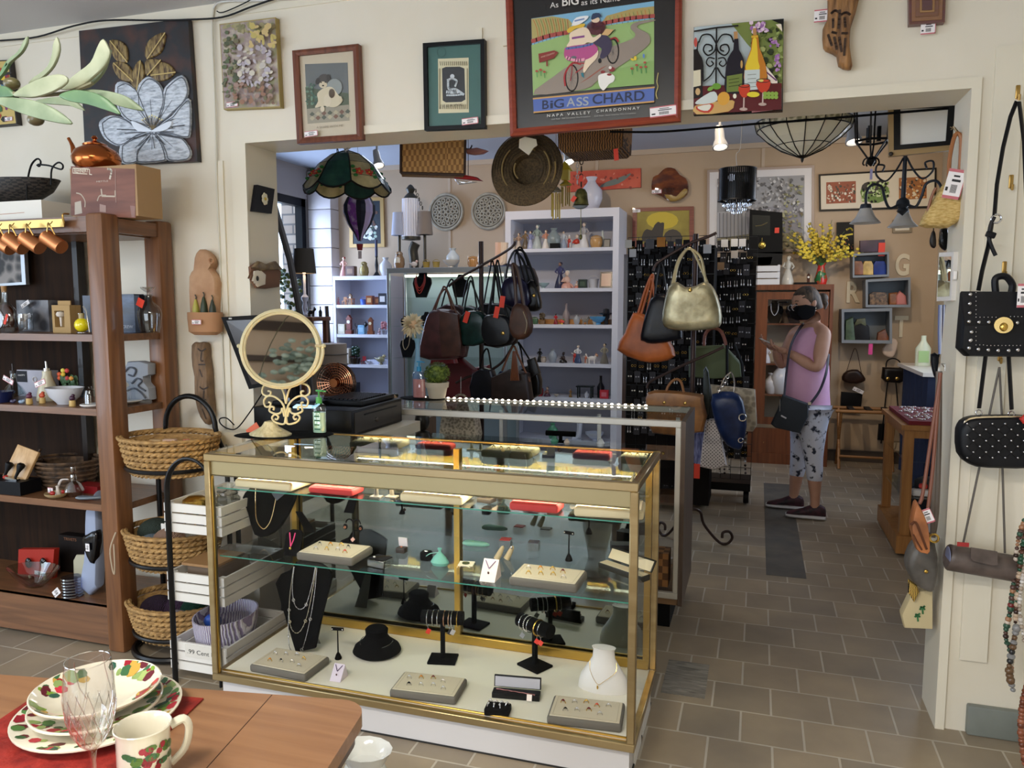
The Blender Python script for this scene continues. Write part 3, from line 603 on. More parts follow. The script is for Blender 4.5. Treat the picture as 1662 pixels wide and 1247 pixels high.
for z in SH:MB().box(-4.2,2.6,z-.03,-2.63,2.975,z).o('shelf',OAKS,t)
MB().box(-4.2,2.595,.02,-2.70,2.62,.19).o('plinth',OAKS,t)
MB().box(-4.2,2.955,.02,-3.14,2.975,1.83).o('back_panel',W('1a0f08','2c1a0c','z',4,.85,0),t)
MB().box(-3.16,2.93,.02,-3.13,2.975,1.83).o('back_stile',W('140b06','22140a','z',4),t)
# on top of the unit
SZ=1.9
b0=PX(2,2.7,2.02)
t=T('wicker_basket','black wicker boat basket with wire handles on the white box, top of the shelf unit','basket',V(b0.x,2.75,1.99))
MB().lathe([(.02,0),(.11,.01),(.17,.05),(.2,.1),(.19,.1),(.15,.05),(.05,.02)],(b0.x,2.75,1.992),28,1.35,.62,caps=False).o('basket',N('0c0b0b','3a332e',40,(1,1,3),.5,1,kind='check'),t)
MB().tor((b0.x,2.75,2.092),.2,.007,'z',28,sx=1.35,flat=1).o('rim',BLACK,t)if 0 else None
c=MB()
c.tube(smp(px([(44,330),(44,300),(50,270),(60,258),(66,262),(64,270),(60,268)],2.68)),.004,6);c.tube(smp(px([(62,267),(80,269),(99,275),(102,268),(94,264),(84,275),(83,300)],2.68)),.004,6);c.o('wire_handle',BLACK,t)
q=[PX(x,2.66,1.93)for x in(-50,68)]
t=T('gift_box','white cardboard box under the black wicker basket','box',V((q[0].x+q[1].x)/2,2.76,SZ));MB().box(q[0].x,2.66,SZ-.0,q[1].x,2.9,1.988).o('carton',C('e8e4da',.6),t,smooth=0)
MB().poly([V(q[1].x-.32,2.659,1.93),V(q[1].x-.1,2.659,1.935),V(q[1].x-.1,2.659,1.937),V(q[1].x-.32,2.659,1.932)]).o('print',C('b5744a'),t)
# refinery box and kettle
fl=P(113,270,Y=2.66);fr=P(221,276,Y=2.66)
t=T('gift_carton','maroon and kraft drinks-set carton printed REFINERY, under the copper kettle','box',V((fl.x+fr.x)/2,2.78,SZ))
MB().box(fl.x,2.66,SZ,fr.x,2.80,fl.z-.01).o('carton',C('a5845c',.7),t,smooth=0)
k=3.957;a=Art(2.6595,k,0,0);a.p(N('6a4238','8a5a4a',3,(1,1,8),.6,0),[(455,1068),(865,1085),(872,1400),(455,1385)])
a.s('d8cdb8',[(468,1080),(575,1088),(575,1120),(590,1122)],4,0).s('d8cdb8',[(468,1080),(468,1112),(560,1118)],4,0).t('d8cdb8','REFINERY',478,1112,22,92,bold=.02)
a.s('cabfae',[(690,1085),(715,1095),(705,1150)],10).s('bfb09c',[(650,1215),(655,1260),(740,1262),(740,1225)],7,0).s('bfb09c',[(625,1290),(640,1258),(680,1255)],6).p('b5a898',[(480,1300),(520,1290),(528,1370),(480,1380)]).s('bfb09c',[(490,1240),(520,1250),(545,1290),(545,1330)],6).p('a08074',[(640,1310),(680,1320),(680,1365),(640,1360)]).s('9a7a6e',[(740,1090),(745,1300)],4,0)
a.p('8f6a60',[(835,1320),(870,1325),(865,1395),(845,1395)]).t('cabfae','METTLE',620,1172,8,75);a.o('printed_face',t)
kb=V((P(150,270,Y=2.73).x),2.73,fl.z-.008)
COP=C('b8693a',.16,1)
t=T('kettle','old copper kettle with a swan-neck spout on the drinks carton','kettle',kb)
MB().lathe([(.0,0),(.075,0),(.095,.02),(.1,.05),(.085,.08),(.05,.1),(.046,.104)],kb+V(.025,0,0),28).o('body',COP,t)
MB().lathe([(.048,.1),(.05,.108),(.03,.118),(.008,.124),(.008,.13),(.014,.136),(.008,.145),(0,.147)],kb+V(.02,0,0),20).o('lid',COP,t)
MB().tube(smp([kb+V(-.06,0,.05),kb+V(-.095,0,.07),kb+V(-.105,0,.11),kb+V(-.125,0,.145)]),[.026,.022,.018,.015,.013,.012,.011,.01,.009,.008,.007,.007,.007],10).o('spout',COP,t)
# brass rail with copper mugs
t=T('mug_rail','brass strip hooked over the shelf unit top, carrying copper mugs','rack',V(-3.1,2.575,1.83))
r0,r1=P(-60,360,Y=2.57),P(104,362,Y=2.57)
MB().box(r0.x,2.568,1.855,r1.x,2.573,1.888).o('strip',BRASS,t);MB().tube(smp([V(r1.x,2.57,1.87),V(r1.x,2.565,1.905),V(r1.x-.005,2.6,1.912)]),.004,6).o('clip',BRASS,t)
mugx=[5,25,52,87]
lab=['copper mug hanging from the brass rail, cut by the left picture edge','copper mug hanging from the brass rail, second from the left edge','copper mug hanging from the brass rail, second from its right end','copper mug at the right end of the brass rail, largest in view']
mg=T('copper_mug',lab[0],'mug',(0,0,0),group='copper mugs on the brass rail',world=0)
mb=MB();Rm=Euler((0,radians(-62),0)).to_matrix();mb.lathe([(0,-.05),(.029,-.05),(.031,-.045),(.031,.04),(.034,.044),(.029,.044),(.028,-.04)],(0,0,0),24,caps=False,M=Rm);mb.o('cup',C('d08a5c',.38,1),mg)
MB().tube(smp([V(.02,-.01,.03),V(.005,-.02,.07),V(-.012,-.012,.075),V(-.022,-.01,.035)]),.003,6).o('handle',BRASS,mg)
MB().tube(smp([V(0,-.0,.086),V(.004,-.012,.076),V(-.006,-.018,.07)]),.002,6).o('hook',BRASS,mg)
for i,x in enumerate(mugx):
 p=PX(x,2.545,1.79)
 if i==0:mg.location=p
 else:dup(mg,p,lb=lab[i])
# upper shelf goods (standing on z = SH[0])
def item(x,Y,sh):p=PX(x,Y,SH[sh]+.04);return V(p.x,Y,SH[sh]+.001)
p0=item(-10,2.9,0)
t=T('framed_picture','silver framed dark collage leaning on the back of the top shelf','picture',p0)
q=[(-30,385),(37,378),(42,462),(-26,466)];frame(t,q,.09,.05,2.9,.02,C('a8acb0',.3,.6));backing(t,inset(q,.08,.04),2.905,.01,N('1c1a1a','8a8480',18,kind='vor',bump=0))
p=item(10,2.74,0);t=T('liquor_bottle','glass bottle of amber cognac with a cork, at the left end of the upper shelf','bottle',p)
MB().lathe([(0,.003),(.045,.003),(.06,.05),(.055,.105),(.02,.14),(.016,.19),(.013,.19),(.012,.14)],p,24,1,.6,caps=False).o('bottle',GL('e8eef0',.1),t)
MB().lathe([(0,.01),(.04,.01),(.052,.05),(.048,.1),(.02,.128),(0,.13)],p,24,1,.55).o('cognac',C('3a1608',.1),t);MB().cyl(p+V(0,0,.185),p+V(0,0,.215),.011,.013).o('cork',C('a07848'),t)
redtag(t,p+V(.055,-.045,.06),.014,.05,tilt=25)
mb=MB();mb.tor(p+V(-.02,-.035,.062),.048,.0025,'y',24);mb.o('silver_label_ring',CHR,t)
p=item(12,2.66,0);jar('glass_dish','shallow clear glass dish in front of the cognac bottle','dish',p,[(0,0),(.05,.001),(.085,.022),(.088,.022),(.055,.004)],GL('e0e8ee',.12),28,sx=1.2,sy=.5)
p=item(60,2.86,0);t=T('stemware_box','grey box of stemmed crystal glasses with two paper tags','box',p)
MB().box(p.x-.1,2.84,SH[0],p.x+.1,2.9,SH[0]+.15).o('carton',N('3a3a40','77777c',16,rough=.4,bump=0,kind='vor'),t);tag(t,p+V(-.02,-.04,.13),.055,.02,tilt=-28,pink=False);tag(t,p+V(.03,-.08,.07),.055,.02,tilt=-20,pink=False)
for i,(dx,lb)in enumerate(((-.03,'cut crystal tumbler in front of the grey stemware box'),(.045,'cut crystal tumbler beside the kraft stopper box'))):
 jar('crystal_tumbler',lb,'glass',p+V(dx,-.1,0),[(0,0),(.03,0),(.034,.01),(.036,.085),(.033,.085),(.03,.012)],GL('cfd4da',.22),12)
p=item(112,2.74,0);t=T('stopper_box','kraft window box holding a white mushroom bottle stopper','box',p)
kr=C('a98a58',.7);w_,h_=.052,.125
mb=MB().box(p.x-w_,2.7,p.z+.026,p.x-w_+.014,2.73,p.z+.1).box(p.x+w_*.35,2.7,p.z+.026,p.x+w_,2.73,p.z+.1).box(p.x-w_,2.7,p.z,p.x+w_,2.73,p.z+.026).box(p.x-w_,2.7,p.z+.1,p.x+w_,2.73,p.z+h_).box(p.x-w_,2.731,p.z,p.x+w_,2.76,p.z+h_).box(p.x-w_*.6,2.715,p.z+h_+.0005,p.x+w_*.8,2.72,p.z+h_+.02);mb.o('carton',kr,t,smooth=0);mb=MB();mb.lathe([(.004,.03),(.006,.07),(.017,.075),(.02,.085),(.014,.095),(0,.098)],p+V(-.012,-.03,0),14);mb.o('stopper',C('d8cfc4',.4),t)
p=item(133,2.66,0);t=T('oil_bottle','round yellow glass oil bottle with a cork in a metal stand','bottle',p)
MB().ell(p+V(0,0,.038),(.031,.031,.031),20).o('globe',C('e8d81c',.08,coat=.6),t);MB().cyl(p+V(0,0,.062),p+V(0,0,.09),.011,.012).o('cork',C('a89a70'),t);MB().tor(p+V(0,0,.088),.013,.003).o('lip',GL('e8e8e8',.3),t)
mb=MB();mb.tor(p+V(.012,0,.005),.03,.003);mb.tube([p+V(.04,0,.004),p+V(.028,0,.1),p+V(.012,0,.12)],.003,6);mb.o('stand',CHR,t)
p=item(150,2.86,0);t=T('gift_carton','dark navy carton behind the yellow oil bottle, partly hidden by the post','box',p);MB().box(p.x-.03,2.84,p.z,p.x+.06,2.9,p.z+.17).o('carton',N('141a2c','3a4660',6,rough=.35,bump=0),t,smooth=0)
p=item(212,2.84,0);t=T('gift_carton','blue and silver carton printed CREW behind the big decanter','box',p)
MB().box(p.x-.05,2.82,p.z,p.x+.045,2.88,p.z+.175).o('carton',N('10182c','5a6f92',5,(1,1,3),.35,0,h3='24344f'),t,smooth=0);MB().box(p.x+.045,2.82,p.z,p.x+.075,2.88,p.z+.17).o('side',C('0d1222',.4),t,smooth=0)
mb=MB();text_mb(mb,'CREW',p.x-.03,2.8195,p.z+.02,.014,.062);mb.o('lettering',C('c8ccd4'),t,smooth=0)
p=item(243,2.76,0);t=T('decanter','broad clear glass decanter with a flared stopper and red tag','decanter',p)
G2=GL('e4e8ea',.04)
MB().lathe([(0,.004),(.042,.004),(.05,.03),(.058,.085),(.05,.115),(.02,.14),(.016,.165),(.022,.172),(.018,.172),(.012,.15),(.045,.11),(.052,.08),(.042,.012),(0,.012)],p,28,1,.8,caps=False).o('bottle',G2,t)
MB().lathe([(0,.165),(.01,.166),(.009,.18),(.03,.196),(.032,.204),(.02,.2),(0,.19)],p,20).o('stopper',GL('e6e8ea',.3),t);redtag(t,p+V(-.008,-.04,.135),.036,.036,tilt=25)
# second shelf
p=item(2,2.66,1);jar('bowl','dark blue enamel bowl with a white rim at the left edge of the second shelf','bowl',p,[(0,0),(.04,0),(.055,.05),(.052,.05),(.036,.006),(0,.006)],C('16204a',.25),24)
p=item(23,2.74,1);t=T('glass_flask','clear glass cruet flask with dark neck and paper tag','flask',p)
MB().lathe([(0,.003),(.04,.003),(.05,.03),(.035,.06),(.014,.085),(.013,.125),(.011,.125),(.01,.085),(.03,.058),(.044,.03),(0,.01)],p,24,caps=False).o('bottle',GL('c4d4d8',.12),t)
MB().cyl(p+V(0,0,.125),p+V(0,0,.14),.014).cyl(p+V(0,0,.14),p+V(0,0,.172),.004).o('pourer',C('2a2426',.4),t);tag(t,p+V(.035,-.055,.1),.065,.024,tilt=24)
p=item(62,2.88,1);t=T('cookbook_box','pale boxed set with a colander picture behind the ceramic cruet','box',p)
MB().box(p.x-.12,2.87,p.z,p.x+.1,2.91,p.z+.13).o('carton',C('a9a8b4',.5),t,smooth=0);MB().box(p.x-.12,2.868,p.z+.07,p.x-.055,2.87,p.z+.125).o('label_panel',C('1c1c22',.5),t,smooth=0)
mb=MB();text_mb(mb,'HAPPY',p.x-.11,2.8675,p.z+.1,.008,.045);mb.tor(p+V(-.005,-.013,.085),.012,.0018,'y',16);mb.o('print',C('d8d4d0'),t,smooth=0)
p=item(78,2.77,1);t=T('ceramic_cruet','cream conical ceramic cruet with a steel pourer','cruet',p)
MB().lathe([(0,0),(.048,0),(.05,.01),(.04,.06),(.026,.1),(.02,.12),(.02,.14),(0,.14)],p,24).o('body',C('c9c2a8',.25),t);MB().cyl(p+V(0,0,.14),p+V(0,0,.153),.014).cyl(p+V(0,0,.15),p+V(-.003,0,.185),.005,.004).o('pourer',CHR,t)
p=item(113,2.82,1);t=T('flower_planter','dark square planter of orange and yellow flowers behind the white bowl','planter',p)
MB().cb(p+V(0,0,.045),(.075,.05,.045)).o('pot',C('22364a',.4),t)
mb=MB();[mb.ell(p+V(rnd.uniform(-.04,.04),rnd.uniform(-.02,.02),rnd.uniform(.07,.12)),(.014,.006,.018),6)for _ in range(16)];mb.o('foliage',C('3a5a3a'),t,kind='stuff')
for i,c in enumerate(('d8603a','d8b83a','c84038','e0a04a','d8603a','e0d05a','b83a3a')):MB().ell(p+V(-.035+(i%4)*.024,-.02,.105+.018*(i%3)),(.011,.009,.011),8).o('flower',C(c),t)
p=item(105,2.69,1);t=T('serving_bowl','large white enamel bowl with a blue rim on the second shelf','bowl',p)
MB().lathe([(0,0),(.035,0),(.04,.008),(.07,.035),(.088,.075),(.091,.076),(.086,.076),(.066,.036),(.03,.01),(0,.01)],p,32,sy=.8,caps=False).o('bowl',C('cfd2da',.2),t);tag(t,p+V(-.06,-.07,.1),.065,.024,tilt=-20)
def stopper(x,lb,head,base='c8a868',Y=2.64):
 p=item(x,Y,1);t=T('bottle_stopper',lb,'stopper',p);MB().lathe([(0,0),(.013,0),(.014,.004),(.013,.026),(0,.028)],p,14).o('cork',C(base,.4),t);MB().ell(p+V(0,0,.036),(.014,.012,.012),10).ell(p+V(.006,0,.048),(.008,.008,.007),8).o('top',C(head,.3),t)
stopper(47,'little gold pot with a purple fruit lid and pink tag','5a2440');stopper(68,'little pot with an orange top in front of the cruet','c8583a',Y=2.68);stopper(117,'little amber bottle with a purple ball top, before the white bowl','3c1c34')
for x,c,lb in((20,'3a3550','small purple bead trinket lying at the front of the second shelf'),(34,'8aa0b8','small clear glass bird beside the gold pot')):
 p=item(x,2.64,1);MB().ell(p+V(0,0,.009),(.016,.01,.009),10).ell(p+V(.014,0,.014),(.007,.006,.007),8).o('trinket',C(c,.2),lb=lb,cat='trinket')
p=item(152,2.66,1)+V(-.01,0,0);t=T('glass_cloche','glass bell cloche on a small white plate behind the shelf post','cloche',p);MB().lathe([(0,0),(.04,.0),(.05,.008),(.048,.012),(0,.006)],p,28).o('plate',C('e8e6e4',.2),t);MB().lathe([(.026,.01),(.026,.05),(.02,.072),(.006,.08),(.008,.088),(0,.092)],p+V(-.008,0,0),20,caps=False).o('bell',GL('dfe6ea',.15),t)
p=item(203,2.8,1);t=T('cake_dome','white cake plate with a clear dome right of the shelf post','cake stand',p);MB().lathe([(0,0),(.05,0),(.075,.012),(.073,.016),(0,.01)],p,30).o('plate',C('ecebe8',.2),t);MB().lathe([(.05,.016),(.05,.06),(.035,.095),(.006,.105),(.008,.115),(0,.118)],p+V(-.01,0,0),22,caps=False).o('dome',GL('dde4e8',.12),t)
p=item(228,2.88,1);t=T('shelf_ornament','grey carved stone ornament with scrolling waves on the second shelf','sculpture',p)
mb=MB();q=px([(206,598),(212,583),(232,582),(247,586),(247,604),(238,606),(240,618),(247,626),(249,645),(210,648),(206,630),(216,622),(208,612)],2.86);zz=min(v.z for v in q);q=[v+V(0,0,p.z-zz)for v in q];mb.puff(q,.05,4,flat=.9);mb.o('carving',C('9aa0aa',.7),t)
mb=MB();z0=p.z-zz
for L in([(210,600),(218,592),(228,596),(224,606),(216,604)],[(222,618),(230,610),(238,614),(232,622),(244,630)],[(214,630),(226,626),(238,634),(244,642)]):mb.tube(smp([v+V(0,-.03,z0)for v in px(L,2.86)]),.004,6)
mb.o('scroll_lines',C('5a5f6a',.7),t)
# third shelf
p=item(22,2.66,2);t=T('cheese_set_box','open black box with a tilted wooden cheese board and black-handled knives','box',p)
MB().box(p.x-.16,2.61,p.z,p.x+.1,2.72,p.z+.062).o('tray',C('0b0d12',.5),t,smooth=0)
MB().cb(p+V(.015,.035,.125),(.13,.016,.16),(-22,14,0),bev=.003).o('cheese_board',W('c09868','d8b484','z',6),t)
for dx,rr in((-.025,12),(.045,16)):
 h=MB();M_=Euler((radians(-20),radians(rr),0)).to_matrix();h.lathe([(0,-.03),(.006,-.03),(.008,0),(.017,.025),(.018,.035),(.01,.043),(0,.044)],p+V(dx,-.01,.1),14,M=M_);h.o('knife_handle',BLACK,t)
MB().cb(p+V(.02,-.02,.068),(.07,.02,.012),(0,8,0)).o('blade',CHR,t);MB().ell(p+V(-.02,-.02,.073),(.017,.012,.01),8).o('red_wrap',C('a8281c'),t)
p=item(110,2.84,2);t=T('twig_basket','round basket of woven dark twigs behind the trinket dish','basket',p)
mb=MB();[mb.tor(p+V(0,0,.02+i*.022),.1+i*.006,.007,'z',28,6,sx=1.25)for i in range(6)];mb.lathe([(0,0),(.1,.0),(.13,.12)],p,24,1.2,.9,caps=False);mb.o('basket',N('2b1f16','6a5038',30,rough=.8),t)
MB().tube(arc(p+V(0,0,.1),.05,0,180,10,'x',.02),.005,6).o('handle',C('5d4630'),t)if 0 else MB().tube([p+V(-.15,0,.11),p+V(-.175,0,.15),p+V(-.16,0,.17)],.006,6).o('handle',C('4a3626'),t)
p=item(92,2.65,2);t=T('trinket_dish','round stoneware dish holding a tag and red-beaded trinkets','dish',p)
MB().lathe([(0,0),(.035,0),(.05,.012),(.052,.02),(.046,.018),(.03,.008),(0,.008)],p,26).o('dish',C('a8906a',.4),t);tag(t,p+V(-.015,-.02,.034),.03,.024,pink=True)
MB().lathe([(0,.008),(.012,.01),(.008,.03),(.006,.045),(.009,.05),(0,.054)],p+V(.005,0,0),12).o('china_bell',C('e6e0d8',.3),t);MB().ell(p+V(.008,-.03,.024),(.014,.01,.01),10).ell(p+V(.036,0,.026),(.009,.008,.009),8).o('red_bead',C('a01c18',.3),t)
MB().tube(smp([p+V(-.01,.02,.05),p+V(.01,.02,.075),p+V(.05,.02,.08)]),.005,6,flat=.5).o('porcelain_loop',C('d8d0cc',.2),t)
p=item(120,2.69,2);t=T('perfume_decanter','cut crystal perfume bottle with a teardrop stopper on the third shelf','bottle',p)
MB().lathe([(0,0),(.03,0),(.045,.025),(.03,.055),(.013,.07),(.015,.085),(.011,.1),(0,.1)],p,14).o('bottle',GL('b5a4a0',.3),t);MB().lathe([(0,.1),(.005,.105),(.013,.12),(.01,.135),(0,.14)],p,12).o('stopper',GL('c0b4b0',.3),t)
p=item(136,2.64,2);MB().puff([p+V(x,y,.012)for x,y in((-.04,0),(-.03,-.02),(0,-.024),(.03,-.01),(.08,.02),(.085,.03),(.03,.02),(-.02,.02))],.014,3,(0,0,1)).o('spoon_rest',C('6b7680',.2),lb='grey-blue glazed spoon rest at the front of the third shelf',cat='spoon rest')
p=item(150,2.8,2);MB().box(p.x-.05,2.74,p.z,p.x+.09,2.82,p.z+.035).o('tin',C('7a1418',.3),lb='red lacquered tin behind the crystal perfume bottle',cat='tin')
# bottom shelf
p=item(45,2.82,3);t=T('salad_server_box','red gift box with black-topped bone salad servers','box',p)
q=[(30,892),(88,892),(82,966),(28,968)];qq=px(q,2.8);MB().prism(qq,(0,.03,0)).o('carton',C('a8281a',.5),t,smooth=0)
for x in(46,70):MB().ell(P(x,914,Y=2.785),(.019,.01,.026),14).o('server_head',C('0e0e10',.15),t);MB().cyl(P(x+2,934,Y=2.785),P(x+8,963,Y=2.785),.006,.01,8).o('server_handle',C('d0c0a0',.4),t)
tag(t,P(65,931,Y=2.77),.07,.02,tilt=3,pink=False)
p=item(55,2.7,3);MB().lathe([(0,0),(.05,.002),(.11,.05),(.14,.09),(.137,.09),(.1,.05),(.04,.008),(0,.006)],(0,0,0),30,1,.6,caps=False).o('glass_bowl',GL('c9d0d0',.13),lb='wide clear glass bowl in front of the red server box',cat='bowl',loc=p)
p=item(118,2.66,3);t=T('coaster_stack','stack of clear blue glass coasters with a price tag','coasters',p);mb=MB();[mb.lathe([(0,0),(.045,0),(.048,.005),(.045,.01),(0,.009)],p+V(0,0,i*.0135),22)for i in range(7)];mb.o('coasters',GL('aab4dc',.2),t);tag(t,p+V(-.04,-.052,.03),.045,.03,tilt=-40,pink=False)
p=item(150,2.72,3);t=T('handheld_appliance','tall blue-white and black kitchen appliance behind the shelf post','appliance',p)
q=px([(141,1010),(146,975),(149,930),(150,880),(160,858),(166,868),(166,1008)],2.7,2);zz=min(v.z for v in q);MB().puff([v+V(0,0,p.z-zz)for v in q],.06,4,flat=.8).o('body',C('9aa6c0',.3),t)
MB().puff(px([(137,874),(145,866),(160,860),(163,880),(156,915),(146,905)],2.68,2),.05,4).o('dark_shell',C('0a0b10',.08),t);tag(t,P(142,889,Y=2.645),.022,.035,pink=False)
p=item(128,2.92,3);t=T('trivet_box','black box printed TRIVET at the back of the bottom shelf','box',p);MB().box(p.x-.1,2.9,p.z,p.x+.13,2.95,p.z+.19).o('carton',C('17110f',.6),t,smooth=0);mb=MB();text_mb(mb,'TRIVETS',p.x-.065,2.8995,p.z+.165,.014,.08);mb.o('lettering',C('8a5a38'),t,smooth=0)
p=item(135,2.8,3);MB().puff([p+V(x,0,z)for x,z in((-.055,.001),(.05,.001),(.05,.13),(.02,.145),(-.03,.14),(-.05,.11))],.012,3,flat=.95).o('spoon_rest',C('b8b49c',.5),lb='pale rounded board standing before the TRIVET box',cat='board')
# ---------------------------------------------------------------- basket stand and crate stand
def yarn(loc,r,h1,h2,lb,sq=1,group='yarn balls in the stand baskets'):return MB().ell((0,0,r*sq),(r,r,r*sq),16).o('yarn_ball',N(h1,h2,60,(1,1,4),.95,1.0,kind='wave',dist=6),lb=lb,cat='yarn',group=group,loc=loc)
BCX,BCY=-2.425,2.7
t=T('basket_stand','black tubular three-tier stand holding oval woven baskets','stand',(BCX,BCY,0))
WIC=N('6f512c','c29a60',34,(1,1,2.2),.75,.9,.2,.7,kind='noise')
tz=(.955,.545,.225)
for s_ in(-1,1):
 MB().tube([V(BCX+s_*.19,BCY+.13,.03),V(BCX+s_*.19,BCY+.13,.9)],.011,8).o('upright',BLM,t)
MB().tube(arc((BCX,BCY+.13,.98),.14,0,180,18,'y',.135),.012,10).o('top_hoop',BLM,t)
for s_ in(-1,1):MB().tube(smp([V(BCX+s_*.135,BCY+.13,.985),V(BCX+s_*.15,BCY+.135,.92),V(BCX+s_*.19,BCY+.13,.86)]),.011,8).o('hoop_leg',BLM,t)
MB().tor((BCX,BCY,.02),.17,.014,'z',36,sx=1.1).o('base_ring',BLM,t)
for z in tz:MB().tor((BCX,BCY,z-.125),.16,.009,'z',36,sx=1.19,flat=1).o('support_ring',BLM,t)
WB=[]
for i,z in enumerate(tz):
 lb=['large oval woven basket on the top tier of the black stand, with small soaps','oval woven basket of yarn on the middle tier of the black stand','oval woven basket of yarn on the lowest tier of the black stand'][i]
 b=T('woven_basket',lb,'basket',(BCX,BCY,z-.15),group='oval baskets on the black stand')
 mb=MB();nr=7
 for j in range(nr):  # plaited coils
  u=j/(nr-1);rr=lerp(.142,.18,u**.7);zz=z-.145+u*.145
  n_=96;pts=[];
  for s2 in(-1,1):mb.tube([V(BCX+cos(a)*rr*1.2,BCY+sin(a)*rr*.92,zz+s2*.005*sin(a*22)+.0)+V(cos(a),sin(a),0)*(.006*s2*cos(a*22))for a in[2*pi*q_/n_ for q_ in range(n_)]],.0085,6,True)
 mb.tor((BCX,BCY,z+.006),.183,.007,'z',40,sx=1.2)
 mb.lathe([(0,0),(.137,0),(.17,.14)],(BCX,BCY,z-.15),32,1.19,.9,caps=False);mb.o('basket',WIC,b)
for i,(dx,dy,c,lb)in enumerate(((-.05,-.02,'c9a878','tan wrapped soap bar in the top woven basket, leftmost'),(.0,0,'d8b8a0','pale soap bar in the top woven basket, in the middle'),(.03,-.05,'b8286a','magenta flower soap in the top woven basket'),(.07,.02,'d87a58','orange wrapped soap in the top woven basket'),(.09,.0,'e8e6e4','white tagged soap standing at the right in the top woven basket'))):
 MB().cb((0,0,.018),(.06 if i<2 else.028,.03,.035),(0,0,15*i),bev=.004).o('soap',C(c),lb=lb,cat='soap',loc=(BCX+dx,BCY+dy,tz[0]-.045))
MB().cb((0,0,.04),(.3,.22,.08),bev=.02).o('paper_filling',C('9a7a50',.9),lb='brown paper filling in the bottom of the top woven basket',cat='paper',loc=(BCX,BCY,tz[0]-.125),kind=None)
z=tz[1]-.14
yarn((BCX-.1,BCY+.0,z+.06),.075,'2f3d35','4c5c50','dark green yarn ball at the left of the middle basket',.8);yarn((BCX+.02,BCY+.07,z+.1),.075,'26352c','445446','dark green yarn ball heaped highest in the middle basket',.9)
yarn((BCX-.05,BCY-.08,z+.05),.06,'7d94a8','a8bccb','pale blue yarn ball in the middle basket',.7);yarn((BCX+.04,BCY-.07,z+.06),.072,'a8826a','d0a890','dusty pink yarn ball in the middle basket',.75);yarn((BCX+.1,BCY+.02,z+.07),.07,'b8ac98','d8d0c0','cream yarn ball at the right of the middle basket',.7)
MB().cb((0,0,.02),(.018,.003,.04)).o('yarn_label',C('e8e4dc'),lb='white paper yarn band standing between the blue and green balls',cat='label',loc=(BCX-.03,BCY-.03,z+.13))
MB().tube(smp([V(BCX-.19,BCY-.13,.55),V(BCX-.205,BCY-.15,.48),V(BCX-.2,BCY-.15,.4),V(BCX-.19,BCY-.15,.37),V(BCX-.185,BCY-.15,.42),V(BCX-.195,BCY-.14,.5)]),.003,5).o('yarn_strand',C('b8a890'),lb='loose cream yarn strand hanging out of the middle basket',cat='yarn')
z=tz[2]-.14
for dx,dy,r,a,b_,lb in((-.11,0,.075,'2c1c30','4c3454','dark purple yarn ball at the left of the lowest basket'),(-.02,.03,.07,'3a2440','5a3c60','purple yarn ball in the middle of the lowest basket'),(.06,.04,.07,'143c30','2c5c4a','green yarn ball in the lowest basket'),(.05,-.07,.06,'a898a0','d8ccd0','white and lilac yarn ball at the front of the lowest basket')):yarn((BCX+dx,BCY+dy,z+.03),r,a,b_,lb,.75)
# crates
CX0,CX1,CY0,CY1=-2.235,-1.962,2.44,2.84
t=T('crate_stand','black metal hoop stand carrying three white slatted crates beside the gold showcase','stand',((CX0+CX1)/2,2.6,0))
for X,h in((CX0+.03,.81),(CX1+.012,.81)):
 if X<-2.1:MB().tube([V(X,CY0-.012,.0),V(X,CY0-.012,.80)]+arc((X+.11,CY0-.012,.80),.13,180,0,16,'y',.11)+[V(X+.22,CY0-.012,.02)],.011,8,flat=.6).o('front_hoop',BLM,t)
MB().tube([V(CX0+.03,CY1+.012,.0),V(CX0+.03,CY1+.012,.80)]+arc((CX0+.14,CY1+.012,.80),.13,180,0,16,'y',.11)+[V(CX0+.25,CY1+.012,.02)],.011,8,flat=.6).o('rear_hoop',BLM,t)
for x in(CX0+.03,CX0+.25):MB().tube([V(x,CY0-.012,.08),V(x,CY1+.012,.08)],.008,6).o('side_bar',BLM,t)
CR=C('e2dfd8',.6);cz=(.745,.462,.175)
for i,z in enumerate(cz):
 lb=['white slatted crate on the top tier of the hoop stand, with a brass tin','white slatted crate on the middle tier of the hoop stand','white slatted crate on the lowest tier, with a purple striped basket and a bin sign'][i]
 b=T('slatted_crate',lb,'crate',((CX0+CX1)/2,2.64,z-.118),group='white crates on the hoop stand')
 for j in range(3):
  z0=z-.118+j*.041
  MB().box(CX0,CY0,z0,CX1,CY0+.009,z0+.034).o('front_slat',CR,b,smooth=0);MB().box(CX0,CY1-.009,z0,CX1,CY1,z0+.034).o('back_slat',CR,b,smooth=0)
  for X in(CX0,CX1-.009):MB().box(X,CY0+.009,z0,X+.009,CY1-.009,z0+.034).o('side_slat',CR,b,smooth=0)
 MB().box(CX0+.009,CY0+.009,z-.118,CX1-.009,CY1-.009,z-.11).o('bottom',CR,b,smooth=0)
 mb=MB();[mb.box(x,y,z-.115,x+.02,y+.02,z-.004)for x in(CX0+.01,CX1-.03)for y in(CY0+.01,CY1-.03)];mb.o('corner_posts',CR,b,smooth=0)
z=cz[0]-.108
jar('brass_tin','round brass tin with a domed lid in the top white crate','tin',(CX0+.07,CY0+.1,z),[(0,0),(.05,0),(.05,.07),(.054,.075),(.05,.1),(.03,.112),(0,.115)],GOLD)
